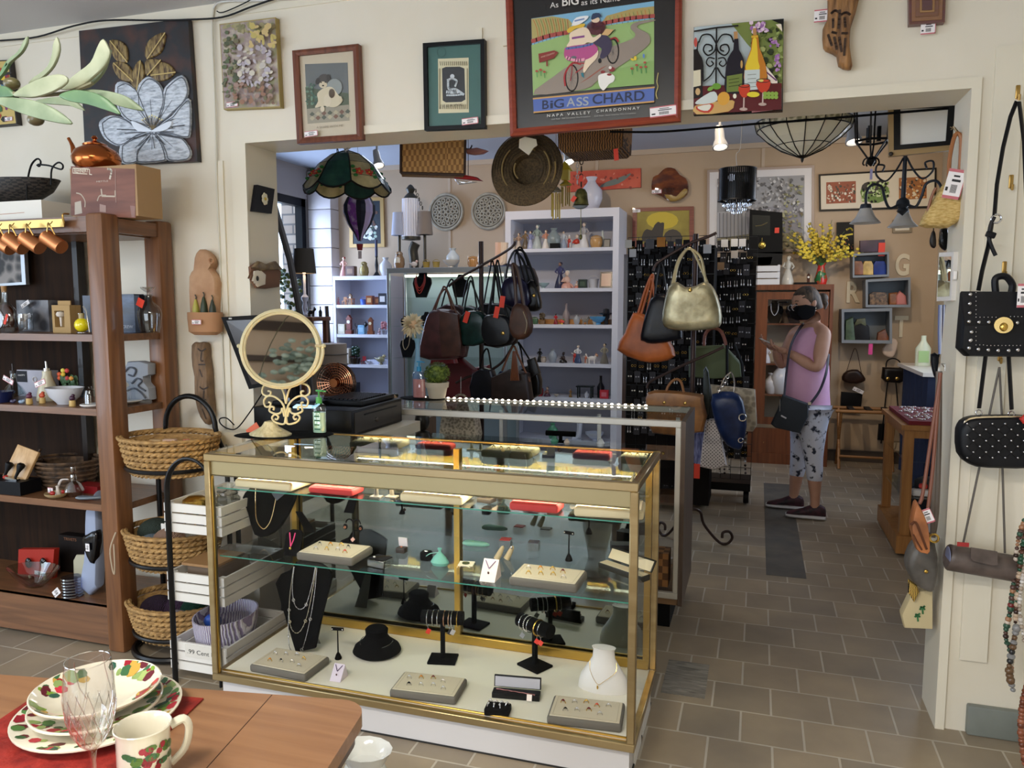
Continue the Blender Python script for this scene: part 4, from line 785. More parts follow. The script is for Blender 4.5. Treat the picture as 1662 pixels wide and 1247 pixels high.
t=T('glass_jar','glass jar with a clip lid in the top white crate','jar',(CX1-.07,CY0+.13,z));MB().lathe([(0,0),(.048,0),(.05,.01),(.05,.11),(.04,.12),(.04,.13),(.036,.13),(.045,.108),(.045,.012),(0,.01)],(CX1-.07,CY0+.13,z),22,caps=False).o('body',GL('cfd4cc',.15),t);MB().lathe([(0,.128),(.042,.128),(.042,.138),(0,.142)],(CX1-.07,CY0+.13,z),22).o('lid',GL('d8dcd8',.25),t)
for i in range(8):MB().lathe([(0,0),(.013,0),(.017,.012),(.012,.02),(0,.021)],(0,0,0),10).o('button_tin',C(['7a4a5a','c8b8b0','3a2a3a','7a4a5a','e0dcd8','8a8a90','a03a34','6a4a3a'][i],.4),lb=['plum','pale','dark','plum','white','grey','red','brown'][i]+[' trinket at the front left',' trinket at the front, second',' trinket at the front, third',' trinket at the front right',' trinket at the middle left',' trinket at the middle, second',' trinket at the middle, third',' trinket at the middle right'][i]+' of the top white crate',cat='trinket',group='clutter in the top white crate',loc=(CX0+.04+.05*(i%4),CY0+.035+.22*(i//4),z+.001))
t=T('notebook_stack','stack of brown and black notebooks standing in the middle white crate','books',(CX0+.14,2.6,cz[1]-.11));MB().box(CX0+.05,2.5,cz[1]-.11,CX0+.2,2.7,cz[1]+.01).o('pages',C('6b5a4a'),t,smooth=0);MB().box(CX0+.03,2.49,cz[1]+.012,CX0+.19,2.68,cz[1]+.022).o('cover',C('a07a50'),t,smooth=0)
t=T('striped_basket','lilac and white chevron woven basket in the lowest white crate','basket',((CX0+CX1)/2,2.6,cz[2]-.1))
mb=MB();mb.lathe([(0,0),(.13,0),(.15,.12),(.155,.17),(.148,.17),(.14,.12)],((CX0+CX1)/2,2.615,cz[2]-.105),44,.76,.98,caps=False);mb.o('basket',N('8f82a4','dcd8e2',38,(1,1,1),.9,.6,.42,.5,kind='wave',dist=2.5),t)
MB().ell(((CX0+CX1)/2-.04,2.58,cz[2]+.035),(.04,.03,.03),10).o('blue_pouch',C('2a50a8',.4),lb='bright blue pouch inside the lilac striped basket',cat='pouch')
t=T('bin_sign','white card reading .99 Cent Bin on the lowest crate','sign',(CX0+.14,CY0-.002,cz[2]-.09));s0=CX0+.075
MB().box(s0,CY0-.003,cz[2]-.058,CX1-.002,CY0-.001,cz[2]-.006).o('card',C('d9d5cc'),t,smooth=0);mb=MB();text_mb(mb,'.99 Cent Bin',s0+.012,CY0-.0035,cz[2]-.043,.018,.15);mb.o('lettering',INK,t,smooth=0)
# ---------------------------------------------------------------- dining table in the foreground
TC,ta=V(-.703,1.286,0),radians(9.8)
tu,tv=V(-cos(ta),-sin(ta),0),V(sin(ta),-cos(ta),0)
def tp(u,v,z=.75):return TC+tu*u+tv*v+V(0,0,z)
def rrect(u0,v0,u1,v1,r,n=6):
 out=[]
 for cx,cy,a0 in((u1-r,v1-r,0),(u0+r,v1-r,90),(u0+r,v0+r,180),(u1-r,v0+r,270)):
  out+=[(cx+r*cos(radians(a0+90*i/n)),cy+r*sin(radians(a0+90*i/n)))for i in range(n+1)]
 return out
TW=W('93694a','a87c58','x',4,.38,.15)
t=T('dining_table','light wooden dining table with rounded corners set with plates, in the foreground','table',tp(.7,.45,0))
rr=rrect(0,0,1.4,.95,.055)
mb=MB();mb.prism([tp(u,v,.722)for u,v in rr],(0,0,.028));mb.o('tabletop',TW,t)
mb=MB();mb.prism([tp(u,v,.69)for u,v in rrect(.012,.012,1.388,.938,.05)],(0,0,.032));mb.o('edge_moulding',C('4a2f1c',.3),t)
for u in(.2,1.2):MB().prism([tp(u,.002,.7501),tp(u+.0016,.002,.7501),tp(u+.0016,.948,.7501),tp(u,.948,.7501)],(0,0,.0003)).o('leaf_seam',C('3a2214'),t)
MB().prism([tp(u,v,.62)for u,v in((.08,.08),(1.32,.08),(1.32,.87),(.08,.87))],(0,0,.07)).o('apron',W('5d3a20','7a4e2c','x',4),t)
for u,v in((.1,.1),(1.3,.1),(.1,.85),(1.3,.85)):MB().cyl(tp(u,v,.62),tp(u,v,0),.035,.025).o('leg',W('5d3a20','7a4e2c','z',4),t)
RED=N('7a1a14','a83024',30,rough=.7,bump=.5)
MB().prism([tp(u,v,.7512)for u,v in((.325,.04),(.66,.03),(.66,.62),(.325,.62))],(0,0,.003)).o('placemat',RED,lb='dark red cloth placemat under the stacked plates',cat='placemat')
MB().prism([tp(u,v,.7545)for u,v in((.385,.36),(.50,.36),(.50,.55),(.385,.55))],(0,0,.003)).o('napkin',C('c03c2c',.7),lb='bright red napkin under the wine glass stem',cat='napkin')
IV=C('ece6d2',.12,coat=.5)
FR=[('3f6b46',0),('7fa33c',0),('9c1f30',0),('c83848',0),('c8a24a',0),('a8bc70',0),('8fa866',0),('5a8a4a',0),('6a2530',0),('2f5a4a',0)]
def fruit_rim(parent,c,r0,r1,z,n,seed,arcs=None):
 """painted fruit and leaves around a rim"""
 rr=random.Random(seed);mats=[C(h,.2)for h,_ in FR];mb=MB();k=0
 for i in range(n):
  a0=rr.uniform(0,2*pi)if arcs is None else radians(rr.uniform(*arcs[i%len(arcs)]));r=rr.uniform(r0,r1);R_=rr.uniform(.006,.015);k+=1
  w=rr.uniform(.5,1);th=rr.uniform(0,3.14);mb.m=rr.randrange(len(mats));cc=c+V(cos(a0)*r,sin(a0)*r,0)
  zf=lambda p:z((p-c).length)
  pts=[]
  for j in range(7):
   g=2*pi*j/7;x,y=cos(g)*R_,sin(g)*R_*w;p=cc+V(x*cos(th)-y*sin(th),x*sin(th)+y*cos(th),0);rad=(p-c).length
   if rad>r1:p=c+(p-c)*(r1/rad)
   p.z=zf(p)+.0004+k*.00001;pts.append(p)
  mb.poly(pts)
 mb.o('painted_fruit',mats,parent,smooth=0,rcl=0)
def plate(name,lb,c,r,rise,h0,seed,bowl=False,n=70,arcs=None):
 t=T(name,lb,name.split('_')[-1],c)
 a,b=(.55,1)if not bowl else(.45,1)
 prof=[(0,0),(r*a,0),(r*a*1.05,.003),(r,rise),(r*1.003,rise+.003),(r*.985,rise+.004),(r*a,.007),(0,.006)]
 if bowl:prof=[(0,0),(r*.42,0),(r*.5,.006),(r*.8,rise*.55),(r,rise),(r*1.005,rise+.003),(r*.985,rise+.004),(r*.78,rise*.62),(r*.45,.011),(0,.009)]
 MB().lathe(prof,c,48).o('dish',IV,t)
 P_=prof[::-1][:3]if not bowl else prof[::-1][:4]
 def z(rad):
  pr=sorted([(x,y)for x,y in(prof[5:]if not bowl else prof[6:])])
  for(x0,y0),(x1,y1)in zip(pr,pr[1:]):
   if x0<=rad<=x1:return c.z+lerp(y0,y1,(rad-x0)/(x1-x0))
  return c.z+pr[-1][1]
 fruit_rim(t,c,r*.72,r*.97,z,n,seed,arcs);return t
PC=V(-1.145,1.065,.7545)
plate('dinner_plate','large white dinner plate with painted fruit rim, bottom of the stack',PC,.142,.02,0,1,n=90)
plate('salad_plate','white plate with painted fruit, middle of the stack under the bowl',PC+V(.002,-.006,.021),.112,.017,0,2,n=80)
plate('soup_bowl','wide white bowl painted with grapes and leaves, on top of the plate stack',PC+V(.01,-.012,.034),.108,.036,0,3,True,n=60,arcs=((-10,35),(60,120),(150,200),(230,280)))
plate('dinner_plate','white fruit-painted plate at the bottom edge, right of the mug',V(-.765,.845,.7545),.128,.02,0,5,n=70)
mc=V(-.918,.935,.7545)
t=T('mug','white mug painted with a red grape cluster, beside the plates','mug',mc)
MB().lathe([(0,0),(.037,0),(.04,.004),(.04,.09),(.0435,.1),(.042,.1015),(.038,.096),(.036,.008),(0,.006)],mc,40).o('cup',IV,t)
ha=V(.55,.84,0).normalized()
MB().tube(smp([mc+ha*.041+V(0,0,.085),mc+ha*.062+V(0,0,.089),mc+ha*.07+V(0,0,.07),mc+ha*.062+V(0,0,.038),mc+ha*.04+V(0,0,.02)]),.0055,8,flat=1.3).o('handle',IV,t)
mats=[C(h,.2)for h in('8a1c2c','a83242','3f6b46','5a7a3a','6a1622')];mb=MB();rr_=random.Random(4)
va=math.atan2(-mc.y,-mc.x)+.32
for i in range(46):
 leafy=i>30;u=rr_.uniform(-.5,.5)+(.0 if not leafy else rr_.choice((-.55,.5)));zz=rr_.uniform(.02,.08)if not leafy else rr_.uniform(.045,.085)
 if not leafy:u*=.3+(zz-.02)/.06*.75
 mb.m=rr_.choice((0,0,1,4))if not leafy else rr_.choice((2,3));R_=.0055 if not leafy else.009;k_=.0404+i*.00001
 mb.poly([mc+V(cos(va+u+cos(g)*R_/.04)*k_,sin(va+u+cos(g)*R_/.04)*k_,zz+sin(g)*R_*(.6 if leafy else 1))for g in[2*pi*q_/8 for q_ in range(8)]])
mb.o('painted_grapes',mats,t,smooth=0,rcl=0)
GLW=GL('f4f4f6',.14,edge=1.6)
def wineglass(c,lb,hz=.245):
 t=T('wine_glass',lb,'glass',c,group='cut crystal wine glasses');c=V(*c)
 MB().lathe([(0,0),(.034,.001),(.03,.004),(.008,.008),(.004,.016),(.0038,.09),(.006,.105),(.018,.118),(.03,.145),(.035,.18),(.034,.215),(.031,hz),(.0298,hz),(.0328,.213),(.0338,.18),(.029,.147),(.016,.122),(0,.117)],c,28).o('glass',GLW,t)
 mb=MB()
 for i in range(14):
  a=2*pi*i/14
  for s in(-1,1):mb.tube([c+V(cos(a+s*u*.9)*r,sin(a+s*u*.9)*r,z)for u,r,z in((0,.0175,.119),(.3,.0275,.137),(.6,.0335,.16),(.8,.0352,.18))],.0007,4)
 for i in range(5):
  a=2*pi*i/5;mb.tube([c+V(cos(a+u)*r,sin(a+u)*r,z)for u,r,z in((0,.035,.17),(.25,.0355,.19),(.4,.034,.215),(.45,.0325,.235))],.0008,4)
 mb.tor(c+V(0,0,hz),.0304,.0009,n=32,m=5);mb.o('cut_pattern',GL('ffffff',.5),t)
 MB().lathe([(.0062,.107),(.0185,.119),(.0305,.146),(.0352,.176)],c,11,caps=False).o('cut_facets',GL('ffffff',.28,edge=1.5),t,smooth=0);return t
wineglass((-.925,.845,.7575),'cut crystal wine glass standing in front of the stacked plates')
wineglass((-1.213,.86,.751),'cut crystal wine glass cut off by the left picture edge')
# floral ceramic vase under the table corner
c=V(-.835,1.5,0);t=T('ceramic_vase','white glazed ceramic vase with pink roses, below the table corner','vase',c)
MB().lathe([(0,0),(.07,0),(.075,.02),(.05,.1),(.085,.28),(.09,.36),(.06,.44),(.045,.47),(.062,.5),(.066,.505),(.055,.5),(.04,.47)],c,14,1,.8).o('body',C('e2e4e0',.1,coat=.5),t)
mb=MB();[mb.ell(c+V(-.05+i*.022,-.055+abs(i-2)*.006,.39+(i%2)*.02),(.018,.01,.014),8)for i in range(5)];mb.o('rose',C('c88a9a',.3),t);mb=MB();[mb.ell(c+V(-.03+i*.035,-.05,.36+(i%2)*.05),(.02,.008,.01),8)for i in range(3)];mb.o('leaf',C('5f7a6a',.3),t)
# ---------------------------------------------------------------- olive branch reaching in from the left
OY=.95
t=T('olive_branch','artificial olive branch with grey-green leaves and dark olives, top left foreground','branch',V(-1.62,1.0,.755))
st=[P(x,y,Y=OY)for x,y in((-90,150),(-30,145),(25,152),(60,155),(110,150),(150,135))]
MB().tube(smp([V(-1.62,1.0,.95),V(-1.6,1.0,1.4),V(-1.45,.98,1.75)]+st),[.004]*0 or.003,6).o('twig',C('6b6a50',.6),t)
def leaf(L,dy,col,w=None):
 q=smp([P(x,y,Y=OY+dy)for x,y in L],3,True);MB().puff(q,.006,3,flat=.8).o('leaf',col,t)
lg,lp,ld=N('65785c','84937a',20,rough=.5,bump=.05),N('7f8a70','9ea48c',14,rough=.5,bump=.05),N('3c6040','587a54',16,rough=.45,bump=.05)
f=lambda L:[(x/4.988,40+y/4.988)for x,y in L]
leaf(f([(110,570),(200,500),(350,430),(480,402),(550,430),(540,480),(450,540),(300,590),(180,590)]),-.02,lp)
leaf(f([(490,525),(600,420),(740,310),(800,180),(840,118),(885,190),(895,240),(860,330),(760,430),(640,510)]),.01,lp)
leaf(f([(640,520),(700,500),(800,420),(890,230),(900,215),(870,330),(810,430),(720,510)]),.03,lg)
leaf(f([(480,575),(600,530),(760,550),(880,610),(980,725),(880,700),(720,650),(560,620)]),-.03,ld)
leaf(f([(650,530),(820,530),(1000,570),(1110,640),(1160,700),(1000,670),(850,620),(730,570)]),.02,lg)
leaf(f([(-60,560),(0,500),(70,510),(130,575),(60,590),(-30,590)]),0,ld)
leaf(f([(-80,600),(100,590),(300,620),(460,690),(590,800),(480,800),(250,745),(50,670)]),-.04,lg)
leaf(f([(280,620),(420,590),(560,590),(640,640),(690,700),(600,665),(480,650),(360,640)]),.05,lg)
leaf(f([(235,480),(300,440),(400,350),(455,200),(465,100),(490,200),(440,340),(340,440)]),.03,lp)
leaf(f([(60,300),(140,240),(200,160),(228,95),(225,150),(180,230),(90,310),(10,400)]),.05,lg)
leaf(f([(0,410),(60,300),(90,300),(40,390),(-20,460)]),.05,ld)
for x,y,rx in((95,478,60),(290,770,62)):
 p=P(x/4.988,40+y/4.988,Y=OY+.02);MB().ell(p,(.014,.011,.0095),14).o('olive',N('4a4030','5d5a38',12,rough=.3,bump=0),t)
t=T('tall_vase','tall dark vase holding the olive branch, left of the picture','vase',V(-1.62,1.0,.755));MB().lathe([(0,0),(.06,0),(.07,.1),(.05,.2),(.03,.27),(.04,.3),(.036,.3),(.026,.27)],(-1.62,1.0,.7505),24,caps=False).o('body',C('3a3a3c',.3),t)
# ---------------------------------------------------------------- gold-framed showcase
SX0,SX1,SY0,SY1=-1.93,-.333,2.312,2.87
t=SHW=T('glass_showcase','gold-framed glass jewelry showcase with a white base, nearest the viewer','display case',((SX0+SX1)/2,2.59,0))
GF=N('a8936a','b8a47c',3,(.3,8,8),.28,.02,metal=.85);GF2=C('c4a050',.3,.9)
B=.026
def bars(name,boxes,m,parent=None):
 mb=MB()
 for b in boxes:mb.cb(((b[0]+b[3])/2,(b[1]+b[4])/2,(b[2]+b[5])/2),(b[3]-b[0],b[4]-b[1],b[5]-b[2]),bev=.003,seg=1)
 return mb.o(name,m,parent or t)
bars('top_frame',[(SX0,SY0,.955,SX1,SY0+B,.983),(SX0,SY1-.008,.972,SX1,SY1,.983),(SX0,SY0+B,.955,SX0+B,SY1-B,.983),(SX1-B,SY0+B,.955,SX1,SY1-B,.983)],GF)
for X in(SX0,SX1-B):
 for Y_ in(SY0,SY1-B):bars('corner_post',[(X,Y_,.14,X+B,Y_+B,.955)],GF)
bars('bottom_frame',[(SX0,SY0,.112,SX1,SY0+B,.14),(SX0,SY1-B,.112,SX1,SY1,.14),(SX0,SY0+B,.112,SX0+B,SY1-B,.14),(SX1-B,SY0+B,.112,SX1,SY1-B,.14)],GF)
bars('inner_gold_edge',[(SX0+B,SY0+.004,.14,SX0+B+.006,SY0+.012,.9),(SX0+B,SY0+B,.14,SX1-B,SY0+B+.008,.148),(SX0+B,SY1-B-.012,.14,SX1-B,SY1-B,.178)],GF2)
MB().prism([V(SX0+B,SY0+.01,.957),V(SX0+B,SY0+.01,.905),V(SX0+B,SY0+.02,.897),V(SX0+B,SY0+.05,.897),V(SX0+B,SY0+.055,.957)],(SX1-SX0-2*B,0,0)).o('lamp_housing',C('a79a74',.35,.5),t)
MB().box(SX0+.05,SY0+.058,.888,SX1-.05,SY0+.06,.953).o('light_tube',EM('ffd455',1.0),t)  # emissive yellow panel, painting the lamp-lit inner face of the header
area('showcase_tube_light',((SX0+SX1)/2,SY0+.08,.925),(0,0,0),1.45,.03,6.6,(1,.92,.7))
G0=GL('ffffff',0,edge=1.25);GLT=GL('fafffc',.01,edge=1.45)
MB().box(SX0+.01,SY0+.02,.9835,SX1-.01,SY1-.005,.988).o('top_glass',GLT,t)
MB().box(SX0+B,SY0+.012,.14,SX1-B,SY0+.015,.905).o('front_glass',G0,t)
for X in(SX0+.012,SX1-.015):MB().box(X,SY0+B,.14,X+.003,SY1-B,.955).o('side_glass',G0,t)
MB().box(SX0+B,SY1-.012,.14,-1.15,SY1-.01,.975).o('mirror_door',C('858c88',.03,1),t);MB().box(-1.16,SY1-.018,.14,SX1-B,SY1-.016,.975).o('mirror_door',C('858c88',.03,1),t)
for X in(-1.14,-1.9,-.37):MB().box(X-.012,SY1-.036,.15,X+.012,SY1-.02,.95).o('shelf_standard',GF2,t)
MB().box(SX0+.01,SY0+.01,.118,SX1-.01,SY1-.01,.139).o('deck',C('eeeada',.5),t)
MB().box(SX0+.025,SY0+.03,0,SX1-.02,SY1-.02,.118).o('base',C('d2cfcf',.45),t);MB().box(SX0+.02,SY0+.028,0,SX1-.015,SY1-.018,.006).o('kick_strip',C('222222'),t)
for x_ in(SX1-.019,):
 MB().box(x_,SY0+.12,.0,x_+.006,SY0+.26,.09).box(x_,SY0+.3,0,x_+.006,SY1-.06,.09).o('base_panel',C('dedcd8',.45),t)
GS=GL('f4fffa',.015,edge=1.4);GE=C('3f8a78',.2)
SHZ={'deck':.139,'lo':.592,'up':.852}
for k_,y0_ in(('lo',SY0+.035),('up',SY0+.035)):
 z=SHZ[k_];MB().box(SX0+.03,y0_,z-.006,SX1-.03,SY1-.04,z).o('glass_shelf',GS,t)
 MB().box(SX0+.03,y0_-.0012,z-.005,SX1-.03,y0_-.0002,z-.001).o('shelf_edge',GE,t)
# ---------------------------------------------------------------- jewelry
PAD,PADD,GRYT=C('d0c6ae',.9),C('b3a990',.9),C('6a665e',.9);CRM=C('ccc09c',.85);REDF=C('b23230',.85)
STN={'plain gold':'d8b25a','silver':'cfcfcf','coral':'c8503c','garnet':'6a1420','onyx':'101014','jade':'5a9a5a','pearl':'ece4dc','amber':'c8802a'}
GOLDR,SILR=C('d8b25a',.22,1),C('d0d0d0',.2,1)
def ringmesh(stone):
 mb=MB();mb.m=0;mb.tor((0,0,.001),.0085,.0015,'y',14,6);mb.m=1;mb.ell((0,0,.011),(.0045,.0038,.0032),8)
 for s in(-1,1):mb.ell((s*.0045,0,.009),(.0022,.002,.002),6)
 ob=mb.o('finger_ring',[SILR if stone in('silver','onyx','pearl')else GOLDR,C(STN[stone],.12,.3 if stone not in('coral','jade')else 0)],loc=(0,0,0));return ob
RM={s:ringmesh(s)for s in STN};RU={s:0 for s in STN}
def put_ring(loc,rz,stone,lb,group):
 o=RM[stone]if RU[stone]==0 else RM[stone].copy()
 if RU[stone]:SC.collection.objects.link(o)
 RU[stone]+=1;o.location=loc;o.rotation_euler=(0,0,radians(rz));o['label']=lb;o['category']='ring';o['group']=group
def tray(q,shelf,lb,short,stones,edge=GRYT,pad=PAD,h=.03,cat='jewelry tray'):
 z=SHZ[shelf]+.0005;w=[P(x,y,Z=z+h)for x,y in q]  # FL BL BR FR
 c=sum(w,Vector())/4;u=((w[3]-w[0])+(w[2]-w[1]))/2;v=((w[1]-w[0])+(w[2]-w[3]))/2
 W_,D_=min(u.length,.25),min(v.length,.17);rz=math.degrees(math.atan2(u.y,u.x));c.y=min(max(c.y,SY0+.045+D_/2),SY1-.05-D_/2)
 t=T('ring_tray',lb,cat,V(c.x,c.y,z),rz,world=0)
 mb=MB();mb.cb((0,0,h/2),(W_,D_,h),bev=.009,seg=3);mb.o('tray_body',edge,t);MB().cb((0,0,h+.0004),(W_-.016,D_-.016,.003),bev=.001,seg=1).o('pad',pad,t)
 mb=MB();a,b=W_/2-.018,D_/2-.015
 for x0,y0,x1,y1 in((-a,-b,a,-b),(-a,b,a,b),(-a,-b,-a,b),(a,-b,a,b)):mb.box(min(x0,x1)-.0006,min(y0,y1)-.0006,h+.0016,max(x0,x1)+.0006,max(y0,y1)+.0006,h+.0024)
 mb.o('stitched_line',PADD if pad==PAD or pad==CRM else edge,t,smooth=0)
 n=len(stones);seen={}
 for i,s in enumerate(stones):
  col,row=i//2,i%2;x=lerp(-a*.82,a*.82,(col+(.5 if row else.1))/(n/2));y=b*(.45 if row==0 else-.38)+b*.14*((col*7)%3-1)
  M_=Euler((0,0,radians(rz))).to_matrix();p=V(c.x,c.y,z+h+.002)+M_@V(x,y,0)
  side=('back' if row==0 else 'front');place=['left','centre left','centre right','right'][min(3,int(col/(n/2)*4))]
  put_ring(p,rz+8*((i*5)%3-1),s,'%s ring at the %s %s of %s'%(s,side,place,short),'rings in '+short)
 return t,c,rz
PG,SI,CO,GA,ON,JA,PE,AM='plain gold','silver','coral','garnet','onyx','jade','pearl','amber'
tray([(400,1084),(431,1056),(526,1070),(494,1106)],'deck','grey ring tray at the left front of the showcase floor','the left floor tray',[SI,AM,SI,ON,SI,PE,PG,SI])
tray([(627,1125),(652,1093),(755,1105),(736,1138)],'deck','grey ring tray in the middle front of the showcase floor','the middle floor tray',[SI,ON,AM,SI,GA,SI,PE,SI])
tray([(881,1171),(898,1133),(1014,1148),(1005,1184)],'deck','grey ring tray at the right front of the showcase floor','the right floor tray',[GA,ON,SI,SI,PG,GA,CO,SI,SI])
tray([(482,898),(516,876),(602,887),(576,907)],'lo','beige ring tray on the lower glass shelf at the left','the left lower-shelf tray',[ON,SI,AM,PG,PG,SI,ON,CO])
tray([(829,937),(845,914),(953,926),(937,951)],'lo','beige ring tray on the lower glass shelf at the right','the right lower-shelf tray',[PE,PG,AM,PG,PG,PG,GA,PE])
tray([(386,778),(418,764),(506,771),(478,787)],'up','cream ring tray at the left end of the upper glass shelf','the left upper-shelf tray',[GA,SI,PG,SI,AM,PG,SI],CRM)
tray([(643,804),(672,786),(768,792),(747,812)],'up','cream ring tray in the middle of the upper glass shelf','the middle upper-shelf tray',[PG,PG,PG,CO,PG,SI,PG,PG],CRM)
tray([(924,827),(943,809),(1050,816),(1040,832)],'up','cream ring tray at the right end of the upper glass shelf','the right upper-shelf tray',[PG,SI,PG,PG,SI,AM,SI,SI],CRM)
tray([(503,789),(518,782),(594,787),(569,797)],'up','red felt ring block left of centre on the upper glass shelf','the left red block',[PE,PG,PG,PG,PE,PG],REDF,REDF,.024)
tray([(821,817),(838,808),(915,813),(902,825)],'up','red felt ring block right of centre on the upper glass shelf','the right red block',[CO,PG,JA,PG,PG,PG,PE],REDF,REDF,.028)
def at(x,y,sh):p=P(x,y,Z=SHZ[sh]);return V(p.x,min(max(p.y,SY0+.05),SY1-.05),SHZ[sh]+.0006)
# bust, easel and stands
def chain(pts,r,m,parent,name='chain',beads=0):
 pts=smp(pts,5);mb=MB()
 if beads:
  for i in range(0,len(pts),beads):mb.ell(pts[i],(r*1.9,)*3,6)
 mb.tube(pts,r,5);return mb.o(name,m,parent)
def necklace(lb,pts,r=.0012,m=GOLD,cat='necklace',beads=0,pend=None,rings=None,name='necklace'):
 ct=sum((Vector(p)for p in pts),Vector())/len(pts);lo=min(Vector(p).z for p in pts);t=T(name,lb,cat,V(ct.x,ct.y,lo))
 chain(pts,r,m,t,beads=beads)
 if pend:MB().ell(pend[0],pend[1],8).o('pendant',pend[2],t)
 if rings:
  mb=MB();sp=smp(pts,4);[mb.tor(sp[int(i*(len(sp)-1))],.006,.0013,'y',12,6)for i in rings];mb.o('ring_links',m,t)
 return t
# tall angular display with three chains
YB=2.56;zo=at(490,1056,'deck').z
q=[(480,1056),(510,1050),(516,1000),(527,937),(518,928),(505,920),(497,915),(466,917),(457,930),(443,936),(436,950),(450,985)]
w=px(q,YB);dz=zo-min(v.z for v in w);w=[v+V(0,(v.z-w[0].z)*.18,dz)for v in w]
t=T('necklace_display','tall angular black velvet necklace display at the left of the showcase floor','necklace display',V(w[0].x,YB,zo))
MB().prism(w,(0,.012,0)).o('board',VLV,t);MB().prism([V(w[0].x+.01,YB+.03,zo+.14),V(w[0].x+.04,YB+.03,zo+.14),V(w[0].x+.05,YB+.1,zo),V(w[0].x-.01,YB+.1,zo)],(0,.004,0)).o('easel_leg',C('77746c',.5),t)
def onb(x,y,lift=.006):p=P(x,y,Y=YB);return p+V(0,(p.z+dz-w[0].z)*.18-lift,dz)
necklace('long silver link chain on the tall angular display, hanging lowest',[onb(*p)for p in((464,924),(463,960),(464,1000),(467,1030),(472,1050),(484,1055),(492,1047),(498,1015),(502,970),(502,925))],.0014,SILR,beads=2,rings=(.2,.35,.66,.82))
necklace('silver link chain on the tall angular display, middle loop',[onb(*p,.008)for p in((465,924),(463,970),(467,1008),(476,1024),(486,1022),(494,1000),(499,960),(501,925))],.0014,C('cfc8b0',.2,1),beads=2,rings=(.3,.7))
necklace('silver link chain on the tall angular display, shortest loop',[onb(*p,.01)for p in((466,924),(466,955),(472,980),(482,989),(491,982),(497,955),(500,925))],.0013,SILR,beads=2,rings=(.3,.68))
# rounded black bust on the lower shelf with a gold chain
YB2=2.6;q=[(400,822),(415,800),(425,797),(470,802),(478,806),(476,840),(460,880),(440,895),(420,892),(405,860),(392,835)]
w2=px(q,YB2,2);d2=SHZ['lo']-min(v.z for v in w2)+.001;w2=[v+V(0,(v.z-.6)*.25,d2)for v in w2]
t=T('necklace_display','rounded black velvet bust with one gold chain, on the lower shelf at the left','necklace display',V(w2[0].x,YB2,SHZ['lo']+.001));MB().puff(w2,.03,3,flat=.9).o('bust',VLV,t)
MB().prism([V(-1.75,YB2+.02,.7),V(-1.72,YB2+.02,.7),V(-1.71,YB2+.1,SHZ['lo']+.001),V(-1.76,YB2+.1,SHZ['lo']+.001)],(0,.004,0)).o('easel_leg',VLV,t)
necklace('fine gold chain on the rounded black bust, lower shelf',[P(x,y,Y=YB2)+V(0,-.03+(P(x,y,Y=YB2).z-.6)*.25,d2)for x,y in((415,808),(418,835),(424,865),(434,879),(442,879),(449,860),(452,803))],.0014,C('e0c08a',.2,1),beads=1)
MB().cb((0,0,0),(.075,.002,.035),(0,-38,0)).o('flyer',C('55585e',.4),lb='dark grey card leaning across the rounded black bust',cat='card',loc=P(456,826,Y=YB2-.035)+V(0,0,d2))
p=at(472,903,'lo');t=T('pendant_stand','small black necklace stand with a pink ribbon pendant, lower shelf','necklace display',p)
MB().prism([p+V(x,z*.3,z)for x,z in((-.032,0),(.034,.0),(.037,.08),(.028,.09),(.018,.092),(-.01,.092),(-.022,.088),(-.034,.076))],(0,.008,0)).o('board',VLV,t)
t=T('pendant','pendant on a hot pink ribbon, on the small black stand','necklace',p+V(0,-.01,.02))
MB().tube([p+V(-.012,.015,.085),p+V(-.006,.008,.06),p+V(0,0,.036)],.0022,5).tube([p+V(.012,.015,.085),p+V(.008,.008,.06),p+V(0,0,.036)],.0022,5).o('ribbon',C('e0407a'),t);MB().ell(p+V(0,-.003,.03),(.005,.003,.006),10).o('charm',GOLD,t)
# neck forms on the floor
def nkf(lb,p,m,s=1.0,tilt=0,chain_m=SILR,clb=None,pend=None,drop=.03):
 t=T('neck_bust',lb,'necklace display',p)
 MB().lathe([(.0,.0),(.062,.0),(.076,.012),(.07,.03),(.045,.055),(.034,.075),(.036,.098),(.03,.106),(0,.108)],p,30,s,s*.95).o('bust',m,t)
 if clb:necklace(clb,[p+V(cos(radians(a))*.052*s,sin(radians(a))*.05*s,.052-.008*cos(radians(a+90)))for a in range(170,371,20)],.0013,chain_m,pend=pend)
 return t
p=at(612,1060,'deck');nkf('low round black velvet neck bust with a silver chain, showcase floor',p,VLV,1.28,clb='thin silver collar chain on the low black neck bust')
p=at(975,1128,'deck');p.y+=.05;t=T('neck_bust','white leatherette neck bust with a cross pendant, right end of the showcase floor','necklace display',p)
WL_=C('e4e2de',.35);MB().lathe([(.085,.0),(.084,.02),(.075,.05),(.052,.09),(.038,.115),(.035,.145),(.04,.155),(0,.157)],p,24,1.1,.6).o('bust',WL_,t)
necklace('fine gold chain with a cross pendant on the white neck bust',[p+V(-.045,-.026,.112),p+V(-.04,-.044,.08),p+V(-.012,-.055,.04),p+V(.012,-.052,.052),p+V(.05,-.04,.085),p+V(.05,-.022,.112)],.0009,GOLDR,pend=(p+V(-.012,-.052,.026),(.003,.002,.008),GOLDR))
